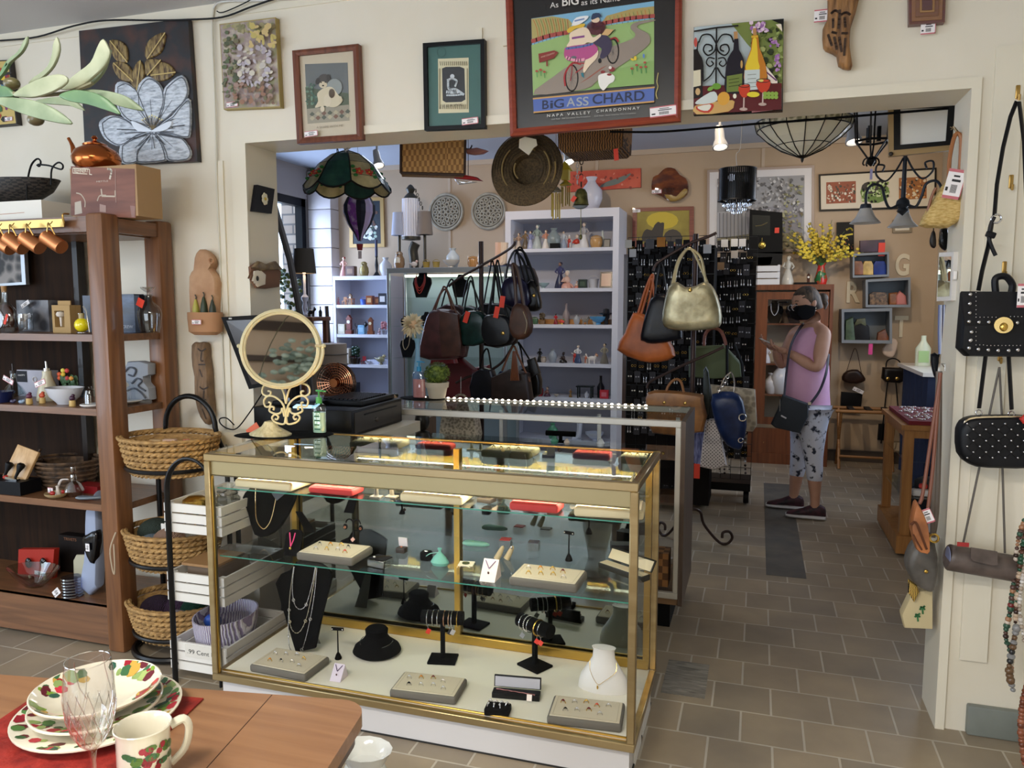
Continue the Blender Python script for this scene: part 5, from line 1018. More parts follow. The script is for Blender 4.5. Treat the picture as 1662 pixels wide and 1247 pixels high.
# bracelet bars
def barstand(lb,p,ang,L=.165,h=.16,base=.055,tilt=0,r=.027):
 t=T('bracelet_stand',lb,'bracelet stand',p,ang,world=0)
 MB().cb((0,0,.005),(base*2.0,base*1.6,.01),bev=.003).o('foot',VLV,t);MB().cb((0,0,h/2),(.016,.016,h)).o('post',VLV,t)
 MB().cyl((-L/2,0,h+r*.5-tilt),(L/2,0,h+r*.5+tilt),r,n=20).o('bar',VLV,t);return t
def bangle(p0,ang,off,lb,m,r=.0285,th=.0016,h=.16,tilt=0,L=.15,tagc=None,group=None,beads=0):
 t=T('bracelet',lb,'bracelet',p0+V(cos(radians(ang))*off,sin(radians(ang))*off,h+.012+tilt*off/(L/2)),ang,world=0,group=group)
 mb=MB()
 if beads:[mb.ell((0,cos(a)*(r+.001),sin(a)*(r+.001)-.002),(.0026,)*3,6)for a in[2*pi*i/26 for i in range(26)]]
 else:mb.tor((0,0,-.002),r+.001,th,'x',24,6)
 mb.o('band',m,t)
 if tagc:
  MB().cb((0.004,-r*.5,-r-.022),(.017,.0012,.02),(0,30,20)).o('tag',C(tagc,.5),t);MB().tube([V(0,-.01,-r),V(.004,-r*.5,-r-.013)],.0005,4).o('tag_string',C('cccccc'),t)
 return t
p=at(719,1072,'deck');barstand('black velvet bracelet bar in the middle of the showcase floor',p,12)
for i,(off,nm,m,tg)in enumerate(((-.058,'silver bracelet, leftmost',SILR,'d83a2a'),(-.036,'silver bracelet, second from the left',SILR,None),(-.017,'silver link bracelet, third from the left',SILR,None),(.008,'rose gold bracelet, fourth from the left',C('d8a888',.2,1),None),(.027,'pink gold bracelet with a black tag, fifth from the left',C('e0b89a',.2,1),'2a2a2e'),(.038,'silver bracelet, second from the right',SILR,'b8b8bc'),(.06,'gold bracelet, rightmost',GOLDR,None))):bangle(p,12,off,nm+' on the middle bracelet bar',m,tagc=tg)
p=at(868,1082,'deck');barstand('black velvet bracelet bar at the right of the showcase floor, tilted',p,-28,tilt=-.0,h=.15)
for off,nm,m,tg,th,bd in((-.058,'silver cuff, leftmost',SILR,'8a8a8e',.002,0),(-.035,'pearl bracelet, second',C('e8e4dc',.3),None,.001,1),(-.018,'silver bangle, third',SILR,None,.0016,0),(.02,'gold bangle, second from the right',GOLD,'d83a2a',.0035,0),(.04,'thin silver bangle, rightmost',SILR,'e04a3a',.001,0)):bangle(p,-28,off,nm+' on the right bracelet bar',m,tagc=tg,th=th,beads=bd,h=.15)
# T earring stands
def tstand(lb,p,h,w_=.03,ang=0):
 t=T('earring_stand',lb,'earring stand',p,ang,world=0);MB().lathe([(0,0),(.013,0),(.014,.004),(.009,.018),(.003,.028),(.0022,h),(0,h)],(0,0,0),10).o('stem',VLV,t);MB().cb((0,0,h),(w_,.006,.012),bev=.001).o('cross_bar',VLV,t)
 mb=MB();[mb.ell((s*w_*.42,-.004,h),(.0025,)*3,6)for s in(-1,1)];mb.o('studs',C('e8e4e0',.2),t);return t
tstand('black T-shaped earring stand on the showcase floor, left of the round bust',at(549,1070,'deck'),.122,.05,8)
tstand('black T-shaped earring stand behind the right lower-shelf tray',at(920,915,'lo')+V(0,.03,0),.105,.04,-15)
for lb,p in(('black double-hook earring tree with copper drops, lower shelf left of centre',at(574,880,'lo')),):
 t=T('earring_tree',lb,'earring stand',p);MB().lathe([(0,0),(.014,0),(.013,.006),(.004,.02),(.0035,.075)],p,10).o('stem',VLV,t)
 for s in(-1,1):MB().tube(arc(p+V(s*.016,0,.075),.016,180 if s>0 else 0,0 if s>0 else 180,8),.003,6).o('hook',VLV,t);MB().ell(p+V(s*.034,-.002,.06),(.01,.004,.012),10).o('disc',VLV,t);MB().tor(p+V(s*.034,-.007,.058),.004,.0014,'y',12,6).o('copper_drop',C('d89070',.3,1),t)
 MB().cb(p+V(.004,-.014,.014),(.013,.001,.016),(0,45,0)).o('pink_tag',C('e8b8ac'),t)
# small stand with ribbon pendant on the floor, white card on the lower shelf
def cardstand(lb,p,s,col,rib,plb):
 t=T('pendant_card',lb,'pendant stand',p);MB().prism([p+V(-.02*s,-.025*s,0),p+V(-.02*s,.03*s,0),p+V(-.02*s,.012*s,.05*s)],(.042*s,0,0)).o('wedge',C(col,.6),t)
 t=T('pendant',plb,'necklace',p+V(0,-.01*s,.02*s));MB().tube([p+V(-.014*s,.008*s,.047*s),p+V(0,-.006*s,.03*s)],.0013,5).tube([p+V(.014*s,.008*s,.047*s),p+V(0,-.006*s,.03*s)],.0013,5).o('ribbon',C(rib),t);MB().ell(p+V(0,-.012*s,.02*s),(.003*s,.002,.004*s),8).o('charm',C('5a3a3a',.2,.5),t)
cardstand('small lilac wedge stand on the showcase floor, right of the left tray',at(549,1102,'deck'),1.05,'cfc4d0','4a2a5a','tiny pendant on a purple ribbon, on the lilac wedge stand')
cardstand('pink-white card wedge on the lower shelf, right of centre',at(795,940,'lo'),1.3,'ecdcd8','5a2a7a','dark pendant on a purple ribbon, on the pink-white card')
# long boxes
def longbox(lb,p,ang,L,outer,inner,D=.042,op=100):
 t=T('jewelry_box',lb,'jewelry box',p,ang,world=0);MB().cb((0,0,.01),(L,D,.02),bev=.002).o('tray',C(outer,.4),t);MB().cb((0,0,.0205),(L-.008,D-.008,.002)).o('lining',C(inner,.6),t)
 a=radians(op-90);MB().cb((0,D/2+.006+sin(a)*D/2,.02+D/2),(L,.008,D),(-(op-90),0,0),bev=.002).o('lid',C(outer,.4),t);MB().cb((0,D/2+.0012+sin(a)*D/2,.02+D/2),(L-.008,.002,D-.008),(-(op-90),0,0)).o('lid_lining',C(inner if inner!='16161a' else 'b8b8c0',.4),t);return t
p=at(838,1132,'deck');longbox('long black bracelet box with open silver lid, showcase floor',p,8,.17,'141416','16161a')
necklace('garnet and gold link bracelet laid in the long black box',[p+V(-.07+i*.014,-.01+.002*(i%2),.024)for i in range(11)],.0015,C('c89088',.2,1),'bracelet',beads=2,name='bracelet')
MB().cb((0,0,.012),(.018,.001,.022),(-20,0,6)).o('price_label',C('f0e4dc'),lb='small white price label in front of the long black box',cat='label',loc=p+V(.055,-.024,.006))
p=at(808,1158,'deck');t=T('ring_case','small black velvet case filled with silver rings, before the long black box','jewelry box',p,6,world=0);MB().cb((0,0,.013),(.085,.058,.026),bev=.006,seg=3).o('case',VLV,t)
for i in range(7):put_ring(p+V(-.03+(i%4)*.02,.012-(i//4)*.022,.026),20*i,SI if i!=1 else PE,['silver','','twisted silver','plain silver','wide silver','stone-set silver','thin silver'][i]+' ring in the small black velvet case' if i!=1 else 'pearl ring in the small black velvet case','rings in the small velvet case')
p=at(1003,950,'lo');longbox('long cream-lined empty bracelet box, open, lower shelf at the right end',V(p.x,2.6,p.z),-32,.2,'222018','d8cba8',.045,125)
# small boxes and acrylics on the lower shelf
def acryl(lb,p,w_,d_,h_,top,ang=0):
 t=T('acrylic_block',lb,'display block',p,ang,world=0);MB().cb((0,0,h_/2),(w_,d_,h_),bev=.002,seg=1).o('block',GL('f2f2f2',.12,edge=1.5),t);MB().cb((0,0,h_+.002),(w_*.88,d_*.85,.003)).o('top_card',C(top,.6),t);return t
p=at(618,918,'lo');acryl('clear acrylic block with a black insert, lower shelf left of centre',p,.075,.06,.026,'141214',-12);necklace('white bead pendant on a gold chain on the black acrylic insert',[p+V(.03,.025,.031),p+V(.0,.005,.031),p+V(-.014,-.012,.032)],.0009,GOLDR,pend=(p+V(-.018,-.014,.034),(.005,.004,.003),C('ece8e4',.2)))
p=at(652,897,'lo');t=T('gift_box','small black pendant box with open white lid, lower shelf','jewelry box',p);MB().cb(p+V(0,0,.01),(.036,.03,.02),bev=.002).o('base',C('2c2420',.5),t);MB().cb(p+V(-.002,.018,.034),(.036,.005,.036),(8,0,0)).o('lid',C('c8c4cc',.4),t);MB().ell(p+V(0,-.002,.022),(.005,.004,.003),8).o('pendant',C('c87858',.3,.6),t)
p=at(692,910,'lo');t=T('ring_box','black velvet ring box holding a silver ring, lower shelf centre','jewelry box',p);MB().cb(p+V(0,0,.018),(.04,.035,.036),bev=.008,seg=3).o('box',VLV,t);MB().ell(p+V(.002,-.006,.037),(.009,.006,.004),10).o('silver_top',SILR,t)
p=at(714,918,'lo');t=T('drawstring_pouch','small teal drawstring pouch beside the black ring box','pouch',p);MB().lathe([(0,0),(.026,.001),(.032,.012),(.022,.03),(.006,.048),(.004,.052),(.008,.062),(.006,.064)],p,12,1.1,.7).o('pouch',C('6fb0a2',.8),t);MB().tube(smp([p+V(0,-.008,.05),p+V(-.03,-.015,.045),p+V(-.045,-.02,.035)]),.0012,5).o('cord',C('8cc8ba',.8),t)
p=at(757,930,'lo');acryl('clear acrylic block with a cream card and an oval green brooch, lower shelf',p,.06,.055,.03,'ece4cc',10);MB().ell((0,0,0),(.014,.013,.004),14).o('brooch',C('3c4424',.25),lb='oval dark green brooch on the cream acrylic block',cat='brooch',loc=p+V(0,-.004,.036))
for i,dx in enumerate((-.014,.016)):
 p=at(806+i*16,908,'lo');M_=Euler((radians(-12),radians(25),0)).to_matrix();t=T('ring_finger',['beige finger-shaped ring holder, left of the pair','beige finger-shaped ring holder with a silver ring, right of the pair'][i],'ring holder',p);MB().lathe([(.0,0),(.012,0),(.01,.03),(.007,.05),(0,.056)],p,12,M=M_).o('finger',C('b8a884',.7),t)
 if i:MB().ell(p+V(.022,-.008,.048),(.004,.003,.006),8).o('ring_head',SILR,t)
p=at(1000,876,'lo');t=T('gift_box','black and white gift box at the right end of the lower shelf, at the back','jewelry box',V(-.46,2.77,SHZ['lo']+.0006));MB().cb((-.46,2.77,SHZ['lo']+.028),(.075,.05,.054),(0,0,15)).o('box',C('15161a',.5),t)
for lb,x,y in(('clear acrylic riser with a red card, lower shelf right of centre',838,872),('clear acrylic riser with a grey card, lower shelf, further right',880,878)):acryl(lb,V(at(x,y,'lo').x,2.76,SHZ['lo']+.0006),.045,.04,.03,'b83430' if '838' in str(x)else '4a4450',5)
p=V(at(800,862,'lo').x,2.74,SHZ['lo']+.0006);t=T('drawstring_pouch','long teal pouch lying at the back of the lower shelf, centre','pouch',p);MB().puff([p+V(x,y,.009)for x,y in((-.05,-.01),(-.03,-.02),(.04,-.012),(.06,0),(.04,.012),(-.03,.02),(-.05,.012))],.018,3,(0,0,1)).o('pouch',C('7ab0a4',.8),t)
# upper shelf smalls
for i,x in enumerate((611,636)):
 p=at(x,808,'up');t=T('ring_cone',['grey ring cone with a pearl ring, left of the pair on the upper shelf','grey ring cone with a pearl ring, right of the pair on the upper shelf'][i],'ring holder',p);MB().lathe([(0,0),(.014,0),(.012,.006),(.008,.01),(.0072,.03),(.005,.042),(0,.044)],p,14).o('cone',C('5d5a52',.7),t);MB().ell(p+V(0,-.001,.042),(.005,)*3,10).o('pearl',C('efe9e2',.15),t);MB().cb(p+V(0,0,.003),(.04,.03,.005)).o('foot',C('6f6a5e',.7),t)
p=at(790,815,'up');t=T('ring_box','black jewelry box with open white lid and an S-shaped gold brooch, upper shelf','jewelry box',p,-8,world=0);MB().cb((0,0,.008),(.055,.045,.016),bev=.002).o('base',C('2a2622',.5),t);MB().cb((.012,.022,.035),(.036,.006,.045),(10,0,-20)).o('lid',C('d8ccb8',.5),t);MB().tube(smp([V(-.018,-.012,.02),V(-.008,-.016,.021),V(-.004,-.004,.022),V(.006,.004,.022),V(.018,0,.02),V(.01,-.008,.021)]),.003,6).o('gold_brooch',C('d8c080',.25,1),t)
p=at(930,822,'up');p.y+=.03;t=T('ceramic_boot','small white ceramic boot shape beside the right red ring block','ornament',p);MB().tube(smp([p+V(-.014,-.012,.008),p+V(0,-.004,.008),p+V(.008,0,.018),p+V(.01,0,.045)]),[.006,.007,.008,.009,.009,.009,.009,.009,.009,.009,.009,.009,.01][:13],10).o('boot',C('dcd4c0',.4),t)
p=V(-.41,2.66,SHZ['up']+.0006);t=T('hand_display','pale ceramic hand-shaped ring holder at the right end of the upper shelf','ring holder',p)
MB().lathe([(0,0),(.012,0),(.011,.02),(.016,.045),(.012,.055),(0,.057)],p,12,.8,1).o('palm',C('c8c4ae',.4),t)
for i,(dy,L)in enumerate(((-.012,.03),(-.004,.037),(.004,.035),(.012,.028))):MB().tube([p+V(0,dy,.05),p+V(.004,dy*1.2,.05+L*.5),p+V(.012,dy*1.3,.05+L)],[.0045,.004,.003],8).o('finger',C('c8c4ae',.4),t)
MB().tube([p+V(0,-.012,.03),p+V(.012,-.022,.042),p+V(.018,-.024,.055)],[.005,.0045,.0035],8).o('thumb',C('c8c4ae',.4),t)
# things on the showcase top
TZ=.9885
MB().lathe([(0,0),(1,0),(1.02,.002),(1,.004),(0,.004)],(0,0,0),40,.2,.1).o('velvet_mat',VLV,lb='oval black mat on the gold showcase under the vanity mirror',cat='mat',loc=(-1.86,2.72,TZ),rz=20)
mc2=V(-1.905,2.69,TZ+.0045);IRN=C('cfc39a',.5)
t=T('vanity_mirror','cream scrollwork vanity mirror on a fluted foot, on the gold showcase','mirror',mc2)
MB().lathe([(0,0),(.085,0),(.086,.006),(.06,.02),(.035,.035),(.022,.055),(0,.06)],mc2,30,1.08,.75).o('foot',N('b8aa7c','ddd2aa',60,(1,1,.2),.5,.6,.3,.7),t)
f6=5.667
def mp_(x,y,Y=2.66):return P(360+x/f6,500+y/f6,Y=Y)
mb=MB()
for s in(-1,1):
 X=lambda v:590+s*(v-590)
 for L in([(590,880),(570,780),(530,715),(450,695),(385,720),(372,780),(410,810),(445,800),(450,770),(425,765)],
   [(600,1060),(570,900),(500,825),(430,810),(388,850),(400,905),(440,905),(450,875),(430,868)],
   [(575,1000),(555,920),(545,960),(500,975),(440,950),(450,910),(480,915),(475,940)],
   [(590,1050),(560,1070),(490,1050),(462,1010),(490,980),(520,1000),(510,1025),(490,1020)]):
  mb.tube(smp([mp_(X(x),y)for x,y in L],4),.0042,6)
mb.o('scrollwork',IRN,t)
mcx=mp_(545,378,2.62);Rr=.142
MB().tube(smp([mp_(170,350),mp_(180,430),mp_(260,570),mp_(400,680),(mp_(560,715)),mp_(740,670),mp_(880,560),mp_(930,430),mp_(925,350)],5),.006,8).o('yoke',IRN,t)
MB().cyl(mp_(160,350),mp_(240,355,2.64),.005).cyl(mp_(860,350,2.64),mp_(935,348),.005).ell(mp_(158,350),(.009,)*3,10).ell(mp_(938,348),(.009,)*3,10).o('pivot',IRN,t)
nrm=V(.42,-1,.10).normalized();ux=V(0,0,1).cross(nrm).normalized();uz=nrm.cross(ux)
mb=MB()
for d,r_,rr2 in((0,Rr,.006),(.006,Rr+.007,.005),(-.006,Rr+.006,.005),(.0,Rr+.013,.0045)):mb.tube([mcx+nrm*d+(ux*cos(a)+uz*sin(a))*r_ for a in[2*pi*i/48 for i in range(48)]],rr2,8,True)
mb.o('rim',IRN,t)
mb=MB();mb.prism([mcx-nrm*.004+(ux*cos(a)+uz*sin(a))*(Rr-.002)for a in[2*pi*i/48 for i in range(48)]],nrm*.003);mb.o('mirror_glass',MIRROR,t,smooth=0)
def pump(lb,p,body,cap,liquid,h=.13,w_=.03,d_=.018,txt=None):
 t=T('soap_pump',lb,'bottle',p);MB().lathe([(0,0),(.98,0),(1,.006),(1,h*.88),(.75,h*.96),(.4,h),(0,h)],p,24,w_,d_).o('bottle',GL(body,.1),t)
 MB().lathe([(0,.003),(.9,.003),(.92,h*.7),(0,h*.7)],p,20,w_,d_).o('gel',C(liquid,.15),t);MB().cyl(p+V(0,0,h),p+V(0,0,h+.026),.0135,.012).o('collar',C(cap,.3),t)
 MB().cyl(p+V(0,0,h+.026),p+V(0,0,h+.05),.004).cb(p+V(.004,0,h+.053),(.032,.014,.008),bev=.002).cb(p+V(.024,0,h+.051),(.02,.006,.005)).o('pump_head',C(cap,.3),t)
 if txt:
  MB().box(p.x-w_*.6,p.y-d_-.0008,p.z+h*.15,p.x+w_*.8,p.y-d_-.0002,p.z+h*.75).o('label_panel',C(txt,.4),t,smooth=0)
 return t
t=pump('clear hand sanitizer bottle with a green pump, beside the vanity mirror',V(-1.738,2.795,TZ+.0045),'d8f0e0','4fae58','cfe3d2',.125,.032,.02)
mb=MB();[mb.box(-1.738-.012,2.7745,TZ+.02+i*.018,-1.738+.016-.004*(i%2),2.775,TZ+.026+i*.018)for i in range(5)];mb.o('lettering',C('2a6a4a'),t,smooth=0)
# ---------------------------------------------------------------- cash desk behind
t=T('cash_counter','white laminate counter under the cash drawer behind the gold showcase','counter',(-1.95,3.22,0))
MB().box(-2.19,2.905,.9,-1.6,3.5,.95).o('worktop',C('e2dccb',.35),t);MB().box(-2.19,2.93,0,-2.16,3.5,.9).box(-1.66,2.93,0,-1.63,3.5,.9).o('side_panel',C('cfc8b8',.5),t)
MB().cb((0,0,0),(.07,.001,.05),(0,-35,0)).o('paper_slip',C('d86a4a'),lb='orange slip of paper on the counter edge under the conduit',cat='paper',loc=(-2.14,2.9,.965))
MB().box(-2.32,2.88,.9,-2.19,2.98,.955).o('ledge',C('ded8c8',.4),lb='white ledge at the left end of the cash counter',cat='ledge')
t=T('cash_box','black steel cash drawer behind the vanity mirror','cash drawer',(-1.9,3.22,.951))
MB().cb((-1.925,3.2,1.01),(.5,.5,.115),bev=.004).o('box',C('0e0c0a',.45),t);MB().box(-1.676,2.975,.965,-1.672,3.43,1.055).o('drawer_front',C('241c14',.4),t)
MB().cyl((-1.672,3.17,1.0),(-1.665,3.17,1.0),.011).o('lock',CHR,t);MB().box(-1.672,3.06,1.035,-1.668,3.38,1.04).o('coin_slot',BLACK,t)
t=T('keyboard','black point-of-sale keyboard on the cash drawer','keyboard',(-1.86,3.26,1.068));MB().cb((-1.82,3.26,1.08),(.24,.32,.022),(0,0,0),bev=.004).o('base',BLACK,t)
mb=MB();[mb.cb((-1.91+i*.022,3.13+j*.022,1.094),(.018,.018,.008),bev=.002,seg=1)for i in range(9)for j in range(12)];mb.o('keys',C('1c1c20',.4),t,kind='stuff')
q=[(359,515),(486,508),(506,612),(404,632)];yy=[2.90,2.955,2.97,2.93];t=T('register_monitor','large black touchscreen monitor tilted back behind the vanity mirror','monitor',(-2.1,3.05,1.068));w=[P(x,y,Y=Y_)for(x,y),Y_ in zip(q,yy)]
n_=(w[1]-w[0]).cross(w[3]-w[0]).normalized();n_=n_ if n_.y<0 else-n_
MB().prism(w,-n_*.022).o('housing',C('0c0c0e',.6),t);i_=[w[0].lerp(w[2],.06),w[1].lerp(w[3],.06),w[2].lerp(w[0],.06),w[3].lerp(w[1],.06)];MB().prism([v+n_*.001 for v in i_],n_*.001).o('screen',C('2a2526',.15),t)
MB().tube([(w[3]+w[2])/2+V(.05,.03,.04),V(-2.0,3.02,1.1)],.025,8).o('neck',BLACK,t);MB().cb((-2.0,3.1,1.08),(.22,.2,.02),bev=.004).o('stand_foot',BLACK,t);MB().cb(w[0].lerp(w[1],.12)+n_*.002-V(0,0,.008),(.016,.002,.006)).o('badge',C('b8b8b8'),t)
MB().cb((0,0,0),(.1,.07,.008),(8,0,12)).o('card_reader_screen',EM('b8dcff',1.2),lb='small glowing screen seen through the mirror scrollwork',cat='screen',loc=(-1.93,3.0,1.075))
cable('power_cable','black cable looping off the left end of the cash drawer',[P(x,y,Y=2.9)for x,y in((425,640),(405,670),(385,695),(370,696),(358,688),(357,680),(368,679),(380,690))],.003,BLACK)
p=V(-1.98,3.42,1.068);t=T('desk_fan','round copper desk fan lying back on the cash drawer','fan',p);fc=P(541,622,Y=3.4)
mb=MB();[mb.tor(fc+V(0,.03*cos(r_*12),0),r_,.0022,'y',32,5)for r_ in(.012,.025,.038,.051,.064,.077,.09,.1)]
for i in range(28):a=2*pi*i/28;mb.tube([fc+V(cos(a)*r_,.03*cos(r_*12),sin(a)*r_)for r_ in(.01,.05,.1)],.0012,4)
mb.o('grille',C('d89a78',.2,1),t);MB().cyl(fc+V(0,.0,0),fc+V(0,.02,0),.022).o('hub',C('d88a58',.2,1),t);MB().cyl(fc+V(0,.05,0),fc+V(0,.055,0),.1).o('back_plate',C('6a5a54',.15,1),t);MB().cb((fc.x,fc.y+.03,1.075),(.1,.06,.012)).o('foot',C('8a5a44',.3,1),t)
# second showcase, wood sides
t=T('glass_showcase','second glass showcase with brown veneer sides and an LED strip, behind the gold one','display case',(-1.1,3.8,0))
DX0,DX1,DY0,DY1=-1.9,-.3,3.535,4.06;WF=C('d8d3c8',.35,.3);VN=N('54443a','65554a',5,(9,9,.6),.45,.03)
bars('front_frame',[(DX0,DY0,.97,DX1-.02,DY0+.025,1.0),(DX0,DY0,.16,DX1-.02,DY0+.025,.19),(DX1-.045,DY0,.19,DX1-.02,DY0+.025,.97),(DX0,DY0,.19,DX0+.02,DY0+.025,.97)],WF)
bars('rear_frame',[(DX0,DY1-.025,.97,DX1-.02,DY1,1.0),(DX0,DY1-.025,.16,DX1-.02,DY1,.19)],WF)
MB().box(DX1-.02,DY0,.13,DX1,DY1,1.0).o('side_panel',VN,t);MB().box(DX0-.0,DY0+.03,.13,DX0+.012,DY1,.97).o('side_panel',C('e8e2d8',.5),t);MB().box(DX1-.055,DY0+.025,.13,DX1-.02,DY0+.04,.16).box(DX0,DY0+.01,.13,DX1-.02,DY1,.16).o('deck',C('8a6a4a',.5),t)
MB().box(DX0+.05,DY0+.06,0,DX1-.06,DY1-.04,.13).o('plinth',C('0e0e10',.6),t)
MB().box(DX0,DY0+.02,1.0,DX1-.02,DY1-.01,1.005).o('top_glass',GLT,t);MB().box(DX0+.02,DY0+.01,.19,DX1-.045,DY0+.013,.97).o('front_glass',G0,t);MB().box(DX0+.02,DY0+.06,.585,DX1-.03,DY1-.05,.591).o('glass_shelf',GS,t);MB().box(DX0+.02,DY0+.06,.8,DX1-.03,DY1-.08,.806).o('glass_shelf',GS,t)
for X in(DX1-.09,-.8,-1.35):MB().box(X,DY1-.06,.2,X+.02,DY1-.05,.95).o('shelf_standard',C('c8c8c4',.4,.6),t)
led=MB();led.box(DX0+.15,DY1-.1,1.006,DX1-.25,DY1-.088,1.01).o('led_tape',C('d8d4cc'),t)
mb=MB();[mb.ell((lerp(-1.78,-.54,i/35),DY1-.097,1.0125),(.008,.006,.004),8)for i in range(36)];mb.o('led_lights',EM('ffedd0',14),t)
MB().box(DX1-.19,DY0+.045,.2,DX1-.07,DY0+.16,.36).o('basket_block',N('6a4424','a87440',30,kind='check',bump=0),lb='square parquet-patterned wooden box on the floor of the second showcase',cat='box')
sm=[(900,'carved green glass bottle on the shelf of the second showcase','5aa08a',.04),(920,'pale shell ornament on the shelf of the second showcase','d8ccc0',.03),(975,'white glass dog ornament in the second showcase','dde4ea',.04)]
for x,lb,c,h in sm:
 p=PX(x,3.85,.83);MB().lathe([(0,0),(h*.4,0),(h*.55,h*.4),(h*.3,h*.8),(h*.2,h),(0,h*1.05)],(0,0,0),12).o('ornament',C(c,.2),lb=lb,cat='ornament',loc=(p.x,3.85,.8065))
for i,x in enumerate((960,990,1020)):
 p=PX(x,3.8,.62);MB().lathe([(0,0),(.014,0),(.016,.014),(.011,.026),(0,.03)],(0,0,0),12).o('ring_finger',C('d8d0c0',.6),lb='small cream ring holder in the second showcase, '+['leftmost of three','middle of three','rightmost of three'][i],cat='ring holder',loc=(p.x,3.8,.5915))
barstand('black bracelet bar on the top shelf of the second showcase',V(PX(910,3.9,.85).x,3.9,.8065),0,.16,.04,.03,r=.014)
t=T('bust_figurine','dark glazed figurine seen through the left end of the second showcase','figurine',V(-1.72,3.8,.591));p=V(-1.72,3.8,.5915);MB().lathe([(0,0),(.06,0),(.05,.15),(.06,.2),(.035,.25),(0,.26)],p,16).o('body',C('17130f',.3),t);MB().ell(p+V(0,-.01,.31),(.04,.05,.055),14).o('head',C('1a1512',.3),t)
# things on the second showcase
MB().lathe([(0,0),(1,0),(1.02,.002),(1,.004),(0,.004)],(0,0,0),40,.13,.09).o('velvet_mat',VLV,lb='oval black mat at the left end of the second showcase',cat='mat',loc=(-1.79,3.95,1.0055))
pt=V(-1.7,3.95,1.0105);t=T('topiary_pot','round clipped boxwood ball in a white clay pot on the second showcase','plant',pt)
MB().lathe([(0,0),(.045,0),(.058,.06),(.064,.06),(.068,.09),(.062,.09),(.055,.065),(0,.065)],pt,28).o('pot',C('cfc6b4',.6),t)
g=MB();c0=pt+V(0,0,.135);rl=random.Random(9)
g.ell(c0,(.06,.06,.055),14)
for i in range(700):
 z_=rl.uniform(-.75,1);a=rl.uniform(0,6.283);r_=math.sqrt(max(0,1-z_*z_));d=V(r_*cos(a),r_*sin(a),z_);p=c0+V(d.x*.066,d.y*.066,d.z*.062);s1=d.orthogonal().normalized()*.0055;s2=d.cross(s1).normalized()*.0035;d2=(d+V(rl.uniform(-.6,.6),rl.uniform(-.6,.6),rl.uniform(-.3,.6)))*.009
 g.poly([p-s2,p+d2+s1*.3,p+s2,p-d2*.2])
g.o('foliage',N('2f4a1c','7f9440',40,rough=.6,bump=0),t,kind='stuff',rcl=0)
t=pump('pink and clear soap bottle with a bright blue pump, on the second showcase mat',V(-1.8,3.93,1.0105),'dcd8e8','2a9ad8','e8a8a0',.15,.04,.022);t['label']=t['label']
p=V(-1.84,4.0,1.0105);t=T('flower_vase','slim pale blue vase with a spiky cream feather flower, behind the soap bottle','vase',p)
MB().lathe([(0,0),(.03,0),(.034,.02),(.03,.1),(.012,.24),(.012,.3),(.02,.33),(.017,.33)],p,20).o('vase',C('86b8e0',.15),t)
g=MB();c0=P(670,527,Y=3.98)
for i in range(170):
 z_=rl.uniform(-1,1);a=rl.uniform(0,6.283);r_=math.sqrt(1-z_*z_);d=V(r_*cos(a),r_*sin(a),z_);s1=d.orthogonal().normalized()*.005;L_=rl.uniform(.06,.078)
 g.poly([c0+d*.02-s1,c0+d*L_*.7-s1*1.2,c0+d*L_+V(0,0,-.006),c0+d*L_*.7+s1*1.2,c0+d*.02+s1])
g.o('petals',C('e0d6bc',.7),t,kind='stuff',rcl=0);MB().ell(c0,(.03,)*3,10).o('flower_heart',C('d8b89a',.7),t);MB().cyl(p+V(0,0,.3),c0,.003).o('stem',C('5a7a4a'),t)
# ---------------------------------------------------------------- bags
LB=lambda h,r=.42:N(h,'%02x%02x%02x'%tuple(min(255,int(int(h[i:i+2],16)*1.3+5))for i in(0,2,4)),14,rough=r,bump=.12)
def bag(lb,q,Y,th,m,handles=(),hr=.006,hm=None,cat='handbag',name='handbag',k=2,tagp=None,gold=None,flat=.6,group=None,extra=None,body=None):
 """a soft bag hanging in the plane y = Y, outline and handles traced, swelling to thickness th"""
 w=px(q,Y);t=T(name,lb,cat,(sum(v.x for v in w)/len(w),Y,min(v.z for v in w)),group=group)
 MB().puff(smp(w,k,True)if k else w,th,5,flat=flat).o('body',m,t)
 for h in handles:MB().tube(smp(px(h,Y-th*.1),5),hr,7,flat=1).o('handle',hm or m,t)
 if gold:
  for x,y,r in gold:MB().ell(P(x,y,Y=Y-th*.5),(r,r*.4,r),12).o('buckle',C('c8a860',.3,1),t)
 if tagp:
  for x,y,a in tagp:redtag(t,P(x,y,Y=Y-th*.5-.01),.028*Y/4,.062*Y/4,tilt=a)
 return t
def hook(lb,x,y,Y=WY-.012):
 p=P(x,y,Y=Y);MB().cb(p+V(0,0,.02),(.014,.01,.045),bev=.003).tube([p+V(0,-.004,.0),p+V(0,-.02,-.008),p+V(0,-.024,.008)],.004,6).o('wall_hook',BRASS,lb=lb,cat='hook',group='brass hooks on the right wall')
hook('brass hook high on the right wall carrying the studded bag strap',1651,160);hook('empty brass hook on the right wall above the studded bag',1640,305);hook('brass hook at the top handle of the studded bag',1629,445);hook('small hook behind the straps between the two black bags',1622,585)
YS=2.9
q=[(1561,474),(1700,474),(1705,540),(1700,580),(1565,578),(1553,566),(1556,530)]
w=px(q,YS);t=T('handbag','black leather bag with silver studs and gold turn lock, on the right wall','handbag',(w[0].x+.1,YS,w[4].z))
MB().puff(w,.1,4,flat=.88).o('body',LB('0b0c10',.5),t)
MB().prism(px([(1561,473),(1700,474),(1700,524),(1566,528)],YS-.055),(0,.012,0)).o('flap',LB('0d0d11',.45),t)
SV=C('c8c8cc',.15,1)
